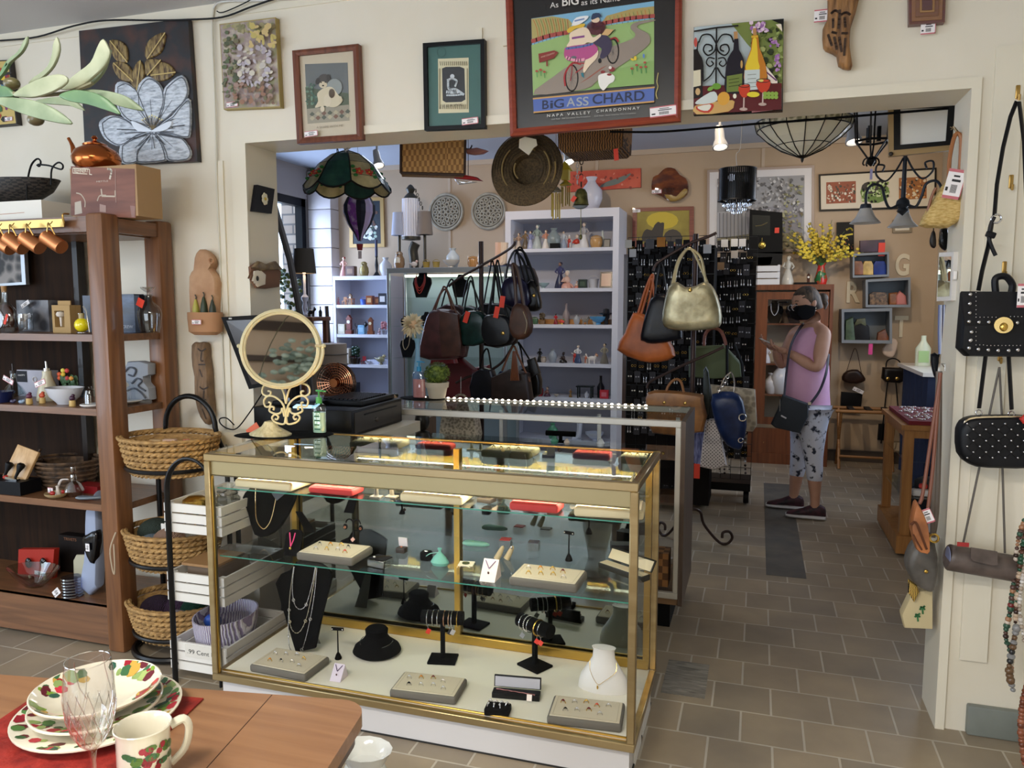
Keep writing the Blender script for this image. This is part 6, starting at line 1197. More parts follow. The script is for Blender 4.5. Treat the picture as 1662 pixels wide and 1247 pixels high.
mb=MB();st_=[(1575,478),(1574,493),(1574,508),(1573,522),(1589,523),(1605,523),(1651,524),(1577,539),(1576,552),(1575,553),(1573,565),(1588,567),(1604,568),(1620,569),(1637,569),(1652,568)]
[mb.ell(P(x,y,Y=YS-.062),(.006,.004,.006),10)for x,y in st_];mb.o('large_stud',SV,t)
mb=MB();[mb.ell(P(x,y,Y=YS-.062),(.0022,)*3,6)for x,y in[(1584,475+i*7)for i in range(6)]+[(1584+i*6.5,515)for i in range(6)]+[(1640+i*6,514)for i in range(4)]+[(1584,532+i*7)for i in range(4)]+[(1584+i*6,560+(i>2))for i in range(13)]];mb.o('small_stud',SV,t)
MB().cyl(P(1629,528,Y=YS-.058),P(1629,528,Y=YS-.072),.026,n=24).o('lock_plate',C('c0a468',.25,1),t);MB().ell(P(1629,531,Y=YS-.076),(.012,.008,.014),12).o('turn_lock',GOLD,t)
BS=C('15151a',.4)
MB().tube(smp(px([(1616,474),(1615,455),(1622,449),(1634,450),(1643,462),(1642,474)],YS),5),.011,8).o('top_handle',BS,t)
mb=MB();mb.tube(px([(1650,165),(1640,190),(1628,240),(1618,300),(1614,350)],YS-.01),.011,8,flat=.3);mb.o('strap',BS,t);MB().tube(px([(1654,165),(1662,230),(1666,330),(1668,470)],YS-.01),.011,8,flat=.3).o('strap',BS,t)
MB().tube(px([(1610,360),(1604,400),(1594,440),(1588,472)],YS),.012,8,flat=.3).o('strap',BS,t);MB().tube(smp(px([(1614,352),(1608,365),(1605,385),(1610,402),(1616,415)],YS-.012),4),.006,6).o('strap_tip',BS,t)
MB().tor(P(1617,355,Y=YS-.012),.014,.003,'y',16).o('ring_buckle',SV,t);MB().cb(P(1608,381,Y=YS-.014),(.03,.012,.02),(0,20,0),bev=.004).o('strap_loop',BS,t);tag(t,P(1660,480,Y=YS-.075),.03,.075)
q=[(1551,705),(1554,690),(1566,678),(1600,674),(1690,676),(1702,700),(1704,735),(1690,757),(1600,758),(1570,752),(1553,735)]
w=px(q,YS);t=T('handbag','black quilted leather bag with tiny silver studs, below the studded bag','handbag',(w[0].x+.1,YS,w[7].z))
MB().puff(smp(w,2,True),.09,5,flat=.8).o('body',LB('0a0b0f',.45),t)
mb=MB();[mb.ell(P(1570+c*20.5+(r%2)*10,688+r*9.2,Y=YS-.049+abs(c-3)*.001),(.0035,.003,.0035),8)for r in range(7)for c in range(6)];mb.o('stud',SV,t)
mb=MB()
for r in range(-4,9):
 a0,a1=(1560+r*20.5,680),(1560+r*20.5+80,754);b0,b1=(1560+r*20.5+80,680),(1560+r*20.5,754)
 for(u0,u1)in((a0,a1),(b0,b1)):
  pts=[(lerp(u0[0],u1[0],s/8),lerp(u0[1],u1[1],s/8))for s in range(9)];pts=[p for p in pts if 1562<p[0]<1690 and 684<p[1]<752]
  if len(pts)>1:mb.tube(px(pts,YS-.0455),.0012,4)
mb.o('quilting',C('040406',.5),t)
MB().tube(smp(px([(1562,704),(1565,688),(1580,679),(1640,677),(1700,680)],YS-.03),4),.004,6).o('metal_edge',C('d8c8a8',.2,1),t)
for a,b in(((1600,575),(1589,663)),((1637,575),(1642,665))):MB().tube(px([a,b],YS-.01),.011,8,flat=.35).o('strap',BS,t);MB().tor(P(b[0],b[1]+7,Y=YS-.014),.009,.0025,'y',14).o('strap_ring',SV,t)
MB().puff(px([(1654,680),(1662,673),(1690,676),(1690,690),(1660,688)],YS-.07),.02,3).o('leather_flower',C('b8281c',.6),lb='red leather flower pinned beside the quilted black bag, right edge',cat='flower')
q=[(1536,888),(1545,883),(1600,892),(1648,902),(1652,915),(1650,938),(1640,945),(1590,935),(1540,926),(1533,908)]
a_,b_=P(1541,905,Y=2.88),P(1645,923,Y=2.93);t=T('clutch_bag','grey-brown cylinder clutch on a long chain, low on the right wall','handbag',a_.lerp(b_,.5)-V(0,0,.045))
MB().tube([a_-V(.004,0,-.001),a_,b_,b_+V(.004,0,-.001)],[.038,.045,.045,.038],20).o('body',LB('4a403c',.45),t)
MB().prism([v+V(0,-.001,0)for v in px([(1576,889),(1619,896),(1619,917),(1612,918),(1580,911),(1576,907)],2.835)],(0,.006,0)).o('flap',LB('4a403c',.4),t)
MB().cyl(a_-V(.0055,0,-.001),a_-V(.0035,0,-.001),.036,n=20).o('end_cap',C('7a80a0',.4),t)
mb=MB();mb.tube(px([(1622,596),(1606,672),(1590,757),(1563,884)],2.935),.0035,6);mb.tube(px([(1622,596),(1626,672),(1627,757),(1631,898)],2.935),.0035,6);mb.o('chain_strap',C('5a544e',.5),t);MB().cb(P(1563,884,Y=2.85),(.035,.004,.014)).o('red_label',C('a02828'),t)
# bead necklaces at the right edge
def beads(lb,pts,Y,cols,r0,r1,n,cat='necklace',k=4):
 sp=smp(px(pts,Y),k);L=[0]
 for a,b in zip(sp,sp[1:]):L.append(L[-1]+(b-a).length)
 t=T('bead_necklace',lb,cat,sp[len(sp)//2],group=None);mats=[C(c,.25)for c in cols];mb=MB()
 for i in range(n):
  d=L[-1]*i/(n-1);j=max(1,next((j for j,x in enumerate(L)if x>=d),len(L)-1));f_=(d-L[j-1])/max(1e-9,L[j]-L[j-1])
  mb.m=rnd.randrange(len(mats));r=rnd.uniform(r0,r1);mb.ell(sp[j-1].lerp(sp[j],min(1,f_)),(r,r,r*rnd.uniform(.7,1.1)),8)
 mb.o('beads',mats,t);mb=MB();mb.tube(sp,.001,4);mb.o('string',C('2a2420'),t);return t
beads('long mixed bead necklace hanging at the right edge, outermost strand',[(1664,845),(1652,880),(1646,940),(1640,990),(1632,1030),(1640,1060),(1642,1090)],2.9,['5a4038','a87a5a','3a5a48','d8c8b8','7a2a2a','3a2a24'],.006,.012,44)
beads('dark wood bead necklace hanging beside the clutch, right edge',[(1668,850),(1658,900),(1652,960),(1648,1010),(1645,1050)],2.88,['3a241c','5a3a2c','28503a','c8b098'],.006,.011,36)
beads('silver and brown pendant strand at the bottom of the bead cluster',[(1650,1020),(1642,1060),(1638,1090),(1644,1120)],2.86,['8a8a8a','6a5038','2a2a2a'],.007,.015,14)
beads('clear crystal bead strand over the bead cluster, right edge',[(1668,900),(1658,950),(1655,990),(1662,1040)],2.85,['d8d4d0','c8c0b8','a89888'],.005,.009,26)
beads('terracotta bead necklace hanging in the bottom right corner',[(1668,1110),(1660,1140),(1657,1190),(1664,1240)],2.7,['8a5038','9a6048','6a3a28'],.009,.012,22)
# on and beside the right jamb
JR=XR-.004
t=T('jamb_mirror','small white-framed rectangular mirror fixed on the right door jamb','mirror',P(1540,495,Y=3.15))
mq=[P(1524,410,Y=3.15),P(1548,409,Y=3.04),P(1544,488,Y=3.04),P(1520,489,Y=3.15)]
n_=(mq[1]-mq[0]).cross(mq[3]-mq[0]).normalized();n_=n_ if n_.x<0 else-n_
c_=sum(mq,Vector())/4;mb=MB()
mb.prism(mq,-n_*.03);mb.o('case',C('dcd8d4',.4),t);MB().prism([c_+(v-c_)*.82+n_*.001 for v in mq],n_*.002).o('mirror_glass',MIRROR,t);MB().cb(P(1550,447,Y=3.03),(.012,.012,.03),bev=.003).o('latch',C('eceae8',.4),t)
# yellow straw bag
q=[(1540,292),(1552,290),(1562,320),(1566,349),(1540,369),(1520,370),(1492,366),(1508,335),(1528,303)]
t=bag('yellow woven straw bag with tan leather straps at the top of the right jamb',q,3.1,.1,N('b89550','dcc080',60,(1,1,3),.8,.5),[[(1540,300),(1541,260),(1549,222),(1557,218),(1560,235),(1556,300)]],.007,C('9a6238',.5));MB().tube(smp(px([(1519,305),(1512,320),(1506,345),(1512,352)],3.08),4),.005,6).o('side_strap',C('8a5a40',.5),t);tag(t,P(1549,299,Y=3.03),.055,.1,tilt=12)
MB().tube(px([(1542,206),(1556,214),(1550,207),(1543,211)],3.1),.002,5).tube(px([(1547,205),(1554,218)],3.1),.003,5).o('wire_hook',C('8a7a60',.4,.6),lb='wire hook at the top of the right jamb holding the straw bag',cat='hook')
MB().tube(px([(1515,376),(1516,350)],3.2),.002,5).o('purse_cord',BLACK,lb='black cord of the tiny leather purse under the straw bag',cat='cord');MB().puff(px([(1512,378),(1515,374),(1518,380),(1519,400),(1514,403),(1510,398),(1509,390)],3.2,2),.03,3).o('coin_purse',LB('18120e'),lb='tiny dark leather purse dangling below the straw bag',cat='purse');MB().puff(px([(1527,372),(1537,371),(1537,404),(1530,405),(1524,396),(1525,382)],3.35,2),.05,3).tube(px([(1531,374),(1533,340)],3.3),.003,5).o('glasses_case',LB('0c0c0c',.15),lb='glossy black oval case hanging behind the jamb mirror',cat='case')
t=T('cord_necklaces','bundle of blue and white cord necklaces hanging under the jamb mirror','necklaces',P(1530,580,Y=3.2));mb=MB()
for i,c in enumerate(('5a6aa0','a8b8e0','d8dcec','3a3a5a','b8c4e8','6a4a5a')):MB().tube(px([(1524+i*2.2,495),(1523+i*2.3,540),(1524+i*1.9,575)],3.25-i*.012),.0022,5).o('cord',C(c,.5),t)
bag('small black shoulder pouch behind the right jamb',[(1511,575),(1523,576),(1521,600),(1519,616),(1513,600)],3.3,.04,LB('0c0e14'),[[(1523,580),(1530,540),(1528,500)]],.003)
MB().tube(px([(1528,590),(1534,591),(1534,602)],3.05),.002,5).tube(px([(1528,590),(1533,597)],3.05),.002,5).o('wire_hook',CHR,lb='wire hook on the right jamb holding the long leather straps',cat='hook')
t=bag('grey leather hobo bag hanging low on the right jamb',[(1480,880),(1492,876),(1516,880),(1520,925),(1514,955),(1503,957),(1490,950),(1479,940),(1469,920),(1470,900)],2.99,.1,LB('4c4844',.4),[[(1524,603),(1520,700),(1515,820),(1514,872)],[(1525,603),(1524,720),(1520,830),(1514,872)]],.009,C('6a6058',.5));MB().tor(P(1516,874,Y=2.94),.014,.004,'y',16).o('strap_ring',GOLD,t);MB().ell(P(1503,928,Y=2.935),(.007,.004,.007),10).o('rivet',GOLD,t)
t=bag('tan leather wallet bag with accordion sides on the right jamb',[(1477,850),(1484,815),(1490,818),(1504,850),(1507,893),(1498,896),(1486,890),(1479,865)],2.88,.07,LB('8a5430',.45),[[(1527,605),(1510,720),(1498,800),(1492,818)],[(1526,605),(1514,760),(1504,840)]],.006,C('7a4a38',.5),flat=.85);MB().tube(smp(px([(1478,852),(1486,848),(1494,866),(1504,892)],2.842),4),.004,5).tube(smp(px([(1482,868),(1488,880),(1496,893)],2.842),4),.003,5).o('folds',C('5a3018',.5),t);tag(t,P(1505,838,Y=2.86),.035,.05,tilt=-25)
bag('cream cloth bag printed with green palms, below the grey hobo bag',[(1475,965),(1490,955),(1512,952),(1512,1018),(1466,1016),(1461,995)],3.04,.06,C('c8b890',.8),flat=.9,k=0)
a=Art(3.007);
for x,y in((1489,1000),(1497,988)):a.s('3a7a4a',[(x,y),(x+1,y+9)],1.4).s('3a7a4a',[(x-4,y+2),(x,y-2),(x+4,y+2)],1.6).s('3a7a4a',[(x-3,y-3),(x,y-1),(x+4,y-4)],1.6)
a.o('palm_print',lb='green palm tree print on the cream cloth bag',cat='print')
bag('yellow and black striped fabric corner below the grey hobo bag',[(1474,940),(1488,950),(1491,960),(1483,977),(1474,962)],3.0,.03,N('2a2014','d8b050',60,(1,1,3),.7,0,.45,.5,kind='wave'),name='scarf',cat='scarf',k=0)
# ---------------------------------------------------------------- back room: things hanging from the ceiling
def chainlink(parent,p0,p1,m,r=.0016,name='chain',s=.012):
 p0,p1=Vector(p0),Vector(p1);n=max(2,int((p1-p0).length/(s*1.5)));mb=MB()
 for i in range(n):
  c=p0.lerp(p1,(i+.5)/n);mb.tor(c,s*.62,r,'y' if i%2 else 'x',10,4,sx=.6)
 return mb.o(name,m,parent)
# stained glass lamp
lc=V(-2.264,4.0,2.2);t=T('stained_glass_lamp','scalloped stained glass hanging lamp with red flowers, left in the opening','lamp',lc)
SGD,SGL=N('1c3a38','2f5a4c',9,rough=.12,bump=.1),N('a89a6a','d0c090',12,rough=.12,bump=.2)
LEAD=C('16130f',.4,.4)
for i in range(8):
 a0,a1=2*pi*(i-.5)/8+.2,2*pi*(i+.5)/8+.2;mb=MB();rows=[]
 for r_,z in((.035,.195),(.09,.175),(.16,.12),(.215,.04),(.245,-.0)):rows.append([lc+V(cos(lerp(a0,a1,u/6))*r_,sin(lerp(a0,a1,u/6))*r_,z-(.035*(1-(2*u/6-1)**2)if r_>.22 else 0))for u in range(7)])
 for A_,B_ in zip(rows,rows[1:]):
  for u in range(6):mb.poly([A_[u],A_[u+1],B_[u+1],B_[u]])
 mb.o('glass_panel',SGL if i%2 else SGD,t);mb=MB();mb.tube([r[0]for r in rows],.004,5);mb.tube(rows[-1],.0055,5)
 if i%2:
  for A_ in rows[1:4]:mb.tube(A_,.0015,4)
 mb.o('leading',LEAD,t)
 if i%2:
  am=(a0+a1)/2;mb=MB();mb.m=0;c0=lc+V(cos(am)*.2,sin(am)*.2,.06);tdir=V(-sin(am),cos(am),0);sl=V(cos(am)*.5,sin(am)*.5,-.8).normalized();no=tdir.cross(sl).normalized()
  for s_ in(-1,1):
   for j in range(5):g=j*1.257;mb.m=0;mb.ell(c0+tdir*(s_*.03+cos(g)*.016)+sl*sin(g)*.016+no*.0,(.01,.01,.008),8)
   mb.m=1;mb.ell(c0+tdir*s_*.03,(.008,)*3,8)
   for j in range(3):mb.m=2;mb.ell(c0+tdir*(s_*.06)+sl*(j-1)*.03,(.013,.013,.009),8)
  mb.o('flower_glass',[C('c83a26',.15),C('e0a030',.15),C('2f7a3a',.15)],t)
MB().lathe([(0,.21),(.03,.2),(.04,.192),(0,.19)],lc,16).o('cap',LEAD,t);chainlink(t,lc+V(-.06,0,.19),(lc.x-.1,4.0,BZ),LEAD,.003,s=.02);MB().tube(smp([lc+V(0,0,.2),lc+V(-.03,0,.3),V(lc.x-.08,4,BZ)]),.003,5).o('cord',BLACK,t);tag(t,lc+V(.03,-.05,.215),.05,.04,tilt=-30,pink=False)
# hot air balloon
bp=V(PX(583,4.6,2.1).x,4.6,1.86);t=T('balloon_ornament','fabric hot air balloon spinner in navy and rainbow below the stained glass lamp','ornament',bp)
prof=[(.012,.09),(.03,.13),(.075,.2),(.1,.27),(.1,.32),(.075,.37),(.03,.4),(.002,.405)];cols=['10122a','a83048','10122a','5a6ad0','10122a','d88a3a','10122a','7a3aa0','10122a','c8b8e8']
for i in range(10):
 mb=MB();rows=[[bp+V(cos(2*pi*(i+u/2)/10)*r_*(1+.06*(u==1)),sin(2*pi*(i+u/2)/10)*r_*(1+.06*(u==1)),z)for u in(0,1,2)]for r_,z in prof]
 for A_,B_ in zip(rows,rows[1:]):
  for u in(0,1):mb.poly([A_[u],A_[u+1],B_[u+1],B_[u]])
 mb.o('gore',N(cols[i],'d8c8e0',20,bump=0,rough=.7,lo=.5,hi=.75)if cols[i]!='10122a' else C('10122a',.7),t)
MB().lathe([(.016,.03),(.022,.07),(.018,.07)],bp,12).o('basket',C('8a2028',.7),t);MB().tube([bp+V(0,0,.4),V(bp.x,bp.y,BZ)],.0012,4).o('string',C('888888'),t);MB().cb(bp+V(0,0,.0),(.025,.002,.05)).o('tassel_tag',C('d8d0e0'),t)
# straw hat, wicker trunks
hc=P(855,275,Y=3.8);t=T('straw_hat','wide brown straw hat hanging flat under the header, with a folded paper in it','hat',hc-V(0,0,.18))
Mh=Euler((radians(82),0,0)).to_matrix();mb=MB();mb.lathe([(.002,-.05),(.05,-.05),(.07,-.04),(.078,.0),(.1,.012),(.15,.016),(.185,.01),(.188,.004),(.15,.008),(.1,.004),(.084,-.006),(.078,-.046),(.05,-.058),(.002,-.058)],hc,44,M=Mh);mb.o('hat_body',N('3c2f1c','5f4c30',120,rough=.85,bump=.3),t)
mb=MB()
for r_,a0,a1 in((.06,150,230),(.125,130,220),(.125,-50,40),(.155,-30,10),(.14,235,330),(.1,60,100)):mb.tube(arc(hc+V(0,-.022,0),r_,a0,a1,10),.0045,5)
mb.o('pale_braid',C('8a7448',.8),t)
mb=MB();[mb.tor(hc+V(0,-.016,0),r_,.0022,'y',44,4)for r_ in(.09,.105,.12,.135,.15,.165,.178)];mb.o('braid_rows',C('352814',.9),t)
MB().prism(px([(843,226),(852,222),(870,226),(872,236),(866,240),(858,252),(842,240)],3.74),(0,.004,0)).o('folded_paper',C('e8e2d0',.7),t);MB().tube([hc+V(0,0,.17),hc+V(0,.02,BZ-hc.z)],.0015,4).o('wire',C('555555'),t)
WK=N('8a6236','b88c52',70,(1,1,.5),.8,.6,kind='check');WK2=N('4a3018','9a6a38',26,(1,1,2.5),.8,.9,kind='wave',dist=4)
w=[P(652,232,Y=3.7),P(756,226,Y=3.72),P(754,284,Y=3.72),P(651,281,Y=3.7)];t=T('wicker_chest','tan wicker trunk hanging from the ceiling beside the straw hat','basket',(w[0].x+.15,3.8,w[3].z))
MB().prism([w[0]+V(0,0,.08),w[1]+V(0,0,.08),w[2],w[3]],(-.1,.22,.02)).o('body',WK,t);
mb=MB();mb.tube([w[3]+V(0,-.004,0),w[2]+V(0,-.004,0)],.007,6);mb.tube([w[3]+V(-.0,-.004,0),w[0]+V(0,-.004,.08)],.007,6);mb.tube([w[2],w[1]+V(0,0,.08)],.007,6);mb.o('bound_edge',C('3a2414',.7),t);MB().tube([w[0]+V(.05,.1,.1),V(w[0].x+.05,3.85,BZ)],.002,4).tube([w[1]+V(-.1,.1,.1),V(w[1].x-.1,3.85,BZ)],.002,4).o('wires',C('555555'),t)
w=px([(905,222),(1013,212),(1011,236),(1004,242),(914,248),(906,240)],3.75);t=T('wicker_basket','dark wicker basket hanging under the header right of the straw hat','basket',(w[0].x+.15,3.9,w[4].z));MB().prism([v+(V(0,0,.06)if i<2 else V())for i,v in enumerate(w)],(0,.25,.0)).o('body',WK2,t)
redtag(t,P(1000,251,Y=3.74),.022,.055,tilt=-6);MB().tube([w[0]+V(.06,.12,.05),V(w[0].x+.06,3.87,BZ)],.002,4).tube([w[1]+V(-.06,.12,.05),V(w[1].x-.06,3.87,BZ)],.002,4).o('wires',C('555555'),t)
# feather kite, bird mobile
t=T('hanging_mobile','red feathered bird mobile hanging between the trunk and the straw hat','mobile',P(762,300,Y=3.9));MB().puff(px([(735,285),(755,284),(775,288),(784,294),(760,292),(738,290)],3.9),.05,3).o('wing',C('b02a30',.5),t);MB().puff(px([(757,243),(775,240),(793,245),(785,250),(770,252),(758,250)],3.9),.04,3).o('feathers',C('b88890',.8),t)
MB().tube(px([(760,240),(760,286)],3.9),.002,4).tube(arc(P(760,236,Y=3.9),.02,180,360,8),.004,5).tube([P(760,240,Y=3.9),V(P(760,240,Y=3.9).x,3.9,BZ)],.0015,4).o('hanger',C('333333',.4),t);MB().puff(px([(738,291),(760,294),(775,296),(745,300)],3.88),.03,3).o('glass_body',GL('e0e8f0',.3),t)
# temple bell on a chain, wind chimes, white chain
t=T('temple_bell','green bronze bell on a chain with red tag under the dark wicker basket','bell',P(943,335,Y=3.9));bc=P(943,333,Y=3.9);BRZ=N('4a4a24','7a7440',40,rough=.45,bump=.4,metal=.5)
MB().lathe([(.04,0),(.038,.006),(.034,.03),(.031,.06),(.02,.078),(.004,.084)],bc,22).o('bell',BRZ,t);chainlink(t,bc+V(0,0,.085),(bc.x,bc.y,BZ),C('4a3828',.5,.5),.003,s=.024);MB().tube([bc,bc-V(0,0,.15)],.002,4).ell(bc-V(0,0,.16),(.009,.009,.014),10).o('clapper',BRZ,t);redtag(t,P(931,323,Y=3.85),.02,.03,tilt=35);redtag(t,P(943,290,Y=3.88),.02,.03)
MB().lathe([(0,0),(.025,.002),(.04,.006),(.02,-.006)],bc-V(.005,0,.012),16,caps=False).o('dish',C('8a94a0',.3),t)
for lb,x,yt,yb,n,m in(('brass tube wind chime with a small round top, left of the bell',902,310,356,5,C('b8a050',.3,.8)),('birdhouse wind chime with a yellow roof, between hat and bell',918,300,335,5,C('a08a48',.3,.8))):
 Yc=4.1;c=P(x,yt,Y=Yc);t=T('wind_chime',lb,'wind chime',P(x,yb,Y=Yc));MB().lathe([(0,.03),(.012,.02),(.035,0),(.03,-.004),(0,-.002)],c,14).o('top',C('a8a090' if x<910 else 'c8b040',.4),t)
 for j in range(n):a=2*pi*j/n;q0=c+V(cos(a)*.022,sin(a)*.022,-.01);MB().cyl(q0,V(q0.x,q0.y,P(x,yb-4*(j%2),Y=Yc).z),.004,n=8).o('tube',m,t)
 if x>910:MB().cb(c+V(0,0,.05),(.04,.04,.05)).o('birdhouse',C('d8c86a',.6),t);MB().prism([c+V(-.032,-.028,.075),c+V(.032,-.028,.075),c+V(0,-.028,.12)],(0,.056,0)).o('roof',C('c8b82a',.6),t)
 MB().tube([c+V(0,0,.03),V(c.x,c.y,BZ)],.0014,4).o('string',C('c8c0b0'),t)
t=T('white_chain','white plastic hanging chain draped behind the bell','chain',P(937,310,Y=4.2));MB().tube([P(918,249,Y=4.2),V(P(918,249,Y=4.2).x,4.2,BZ)],.002,4).o('string',C('e8e6ee'),t);chainlink(t,P(918,249,Y=4.2),P(937,256,Y=4.2),C('e8e6ee',.3),.003,s=.018);chainlink(t,P(937,256,Y=4.2),P(937,300,Y=4.2),C('e8e6ee',.3),.003,s=.018)
# drum pendant
dc=V(-.134,4.5,2.1);t=T('drum_pendant','black ribbon drum pendant lamp with crystal drops','lamp',dc)
mb=MB();[mb.cb(dc+V(cos(a)*.1,sin(a)*.1,.085),(.009,.002,.165),(0,0,math.degrees(a)+90))for a in[2*pi*i/60 for i in range(60)]];mb.o('shade',C('0a0a0c',.25),t);MB().tor(dc+V(0,0,.17),.1,.003,n=36).tor(dc+V(0,0,.0),.1,.004,n=36).o('hoop',BLM,t)
mb=MB();[mb.ell(dc+V(cos(a)*r_,sin(a)*r_,z),(.008,.008,.012),6)for r_,n,z in((.07,14,-.02),(.045,10,-.045),(.02,6,-.06),(.07,14,.01),(.045,10,-.015))for a in[2*pi*i/n for i in range(n)]];mb.o('crystal_drops',GL('d0d4dc',.35),t,kind='stuff');MB().tube(smp([dc+V(0,0,.16),dc+V(-.01,0,.25),dc+V(.015,0,.35),V(dc.x,dc.y,BZ)]),.002,5).o('wire',C('c8c8c8'),t);MB().ell(dc+V(-.03,-.05,.12),(.02,.015,.02),10).o('bulb',EM('dfe8ff',2),t)
# tiffany bowl light
tc=V(.175,4.0,2.23);t=T('tiffany_pendant','cream leaded glass bowl light hanging near the right of the opening','lamp',tc);n=16;rows=[(.02,.0),(.1,.035),(.165,.08),(.212,.125),(.22,.16)]
CG,BG_=C('f2eeda',.25),N('8a8460','d8d0b0',40,rough=.3,bump=0,kind='vor')
MB().lathe([(a,b)for a,b in rows[:4]],tc,n,caps=False).o('glass_panel',CG,t,smooth=0);MB().lathe(rows[3:],tc,n,caps=False).o('jewel_band',BG_,t,smooth=0)
mb=MB();[mb.tube([tc+V(cos(2*pi*i/n)*r_*1.005,sin(2*pi*i/n)*r_*1.005,z-.001)for r_,z in rows],.0025,5)for i in range(n)];[mb.tor(tc+V(0,0,z),r_,.003,n=32)for r_,z in rows[3:]];mb.tor(tc+V(0,0,.05),.125,.0018,n=32);mb.o('leading',LEAD,t)
MB().lathe([(0,-.03),(.006,-.02),(.008,-.008),(.03,0),(.026,.008),(0,.01)],tc,16).o('finial',LEAD,t);MB().tor(tc+V(0,0,.18),.05,.02,n=20).cyl(tc+V(0,0,.17),V(tc.x,tc.y,BZ),.008).o('stem',LEAD,t)
# lantern
lc2=V(PX(1415,4.2,2.3).x,4.2,2.2);t=T('lantern','black iron six-sided lantern with leaf finial beside the blank frame','lantern',lc2)
mb=MB();pts=lambda r_,z:[lc2+V(cos(pi*i/3+.3)*r_,sin(pi*i/3+.3)*r_,z)for i in range(6)]
A_,B_,C_=pts(.095,.32),pts(.08,.12),pts(.018,.04)
for i in range(6):mb.tube([A_[i],B_[i],C_[i]],.0045,5);mb.tube([A_[i],A_[(i+1)%6]],.006,5);mb.tube([B_[i],B_[(i+1)%6]],.006,5)
mb.lathe([(.0,.0),(.008,.005),(.02,.03),(.012,.045),(0,.05)],lc2,10);mb.lathe([(.1,.32),(.06,.38),(.02,.41),(0,.42)],lc2,6)
for i in range(6):a=pi*i/3;mb.tube(smp([lc2+V(cos(a)*r_,sin(a)*r_,z)for r_,z in((.01,.045),(.03,.035),(.036,.015),(.028,.008))],3),.004,5)
mb.o('frame',BLM,t);mb=MB()
for i in range(6):j=(i+1)%6;mb.poly([A_[i],A_[j],B_[j],B_[i]])
mb.o('glass',GL('d8d8d4',.1),t,smooth=0);mb=MB();[mb.cyl(lc2+V(cos(a)*.03,sin(a)*.03,.12),lc2+V(cos(a)*.03,sin(a)*.03,.19),.01,n=8)for a in(0,2.1,4.2)];mb.o('candle_tubes',BLM,t);MB().cyl(lc2+V(0,0,.41),V(lc2.x,lc2.y,BZ),.004).o('rod',BLM,t)
MB().cb(P(1414,283,Y=4.18),(.012,.001,.05)).o('hang_tag',C('b8b0d8'),t)
# blank framed board under the header
q=[(1442,160),(1560,158),(1552,243),(1443,254)];t=T('framed_picture','blank white board in a black and gold frame at the top right of the opening','picture',base(q,3.55));frame(t,q,.07,.1,3.55,.025,C('a88a5c',.4));frame(t,inset(q,.06,.085),.12,.12,3.553,.02,C('0d0c0c',.3),name='inner_frame');backing(t,inset(q,.16,.17),3.56,.01,C('fbf6ea',.6),'board')
MB().tube([P(1470,160,Y=3.56),V(P(1470,160,Y=3.56).x,3.56,BZ)],.002,4).tube([P(1530,158,Y=3.56),V(P(1530,158,Y=3.56).x,3.56,BZ)],.002,4).o('wires',C('555555'),t);MB().ell(P(1446,250,Y=3.54),(.009,.006,.009),10).o('corner_boss',C('2a2018',.5),t)
# scrolled iron chandelier
cc=V(PX(1466,4.6,2.1).x,4.6,2.06);t=T('chandelier','grey iron scroll chandelier with frosted bell shades','chandelier',cc-V(0,0,.1));IRG=C('33363c',.5,.4)
mb=MB();mb.lathe([(0,-.06),(.012,-.05),(.03,-.035),(.02,-.02),(.035,0),(.03,.02),(.012,.035),(.01,.28),(0,.29)],cc,14);mb.o('column',IRG,t)
for i,a in enumerate((radians(200),radians(320),radians(80))):
 d=V(cos(a),sin(a),0);MB().tube(smp([cc+d*r_+V(0,0,z)for r_,z in((.02,.0),(.07,-.02),(.1,.03),(.12,.09),(.17,.1),(.2,.06),(.2,.0))],5),.007,7).o('arm',IRG,t)
 MB().tube(smp([cc+d*r_+V(0,0,z)for r_,z in((.01,.24),(.05,.17),(.1,.12),(.15,.15),(.15,.2),(.11,.2),(.12,.17))],5),.005,6).o('scroll',IRG,t)
 s=cc+d*.2;MB().lathe([(.0,.0),(.025,0),(.03,-.02),(.026,-.03)],s,14).o('socket',IRG,t);MB().lathe([(.026,-.018),(.038,-.045),(.05,-.07),(.078,-.1),(.074,-.1),(.048,-.068),(.03,-.035)],s,24,caps=False).o('glass_shade',N('c4c0be','dcd4c8',5,(1,1,3),.5,0),t)
MB().cyl(cc+V(0,0,.28),V(cc.x,cc.y,BZ),.004).o('rod',IRG,t)
# track spotlights
for i,(x,y,Y_,lb)in enumerate(((612,256,5.2,'white track spotlight above the hot air balloon'),(920,250,5.6,'white track spotlight behind the dark wicker basket'),(1168,221,4.6,'white track spotlight left of the leaded glass bowl light'),(1384,212,4.6,'white track spotlight beside the black lantern'))):
 p=P(x,y,Y=Y_);t=T('track_spotlight',lb,'spotlight',(p.x,p.y,p.z-.05),group='white track spotlights on the back ceiling');d=V(.35 if i<2 else.1,-.3,-1).normalized()
 MB().lathe([(.0,.06),(.02,.06),(.026,.03),(.028,-.02),(.04,-.05),(.044,-.07),(.038,-.07),(.03,-.05),(.0,-.045)],p,18,M=(-d).to_track_quat('Z','Y').to_matrix()).o('can',C('d8dade',.35),t);MB().cyl(p+V(0,0,.05),V(p.x,p.y,BZ),.008).o('stem',C('d8dade',.35),t)
 lens=p+d*.052;MB().ell(lens,(.03,.03,.006),12,M=(-d).to_track_quat('Z','Y').to_matrix()).o('lamp_face',EM('fff0dc',6 if i!=1 else 12),t)
MB().tube(smp([P(x,y,Y=3.5)for x,y in((990,214),(1070,214),(1160,207),(1240,200),(1300,196),(1420,186),(1540,176))]),.005,5).o('power_cable',BLACK,lb='black cable running under the header across the back ceiling',cat='cable')
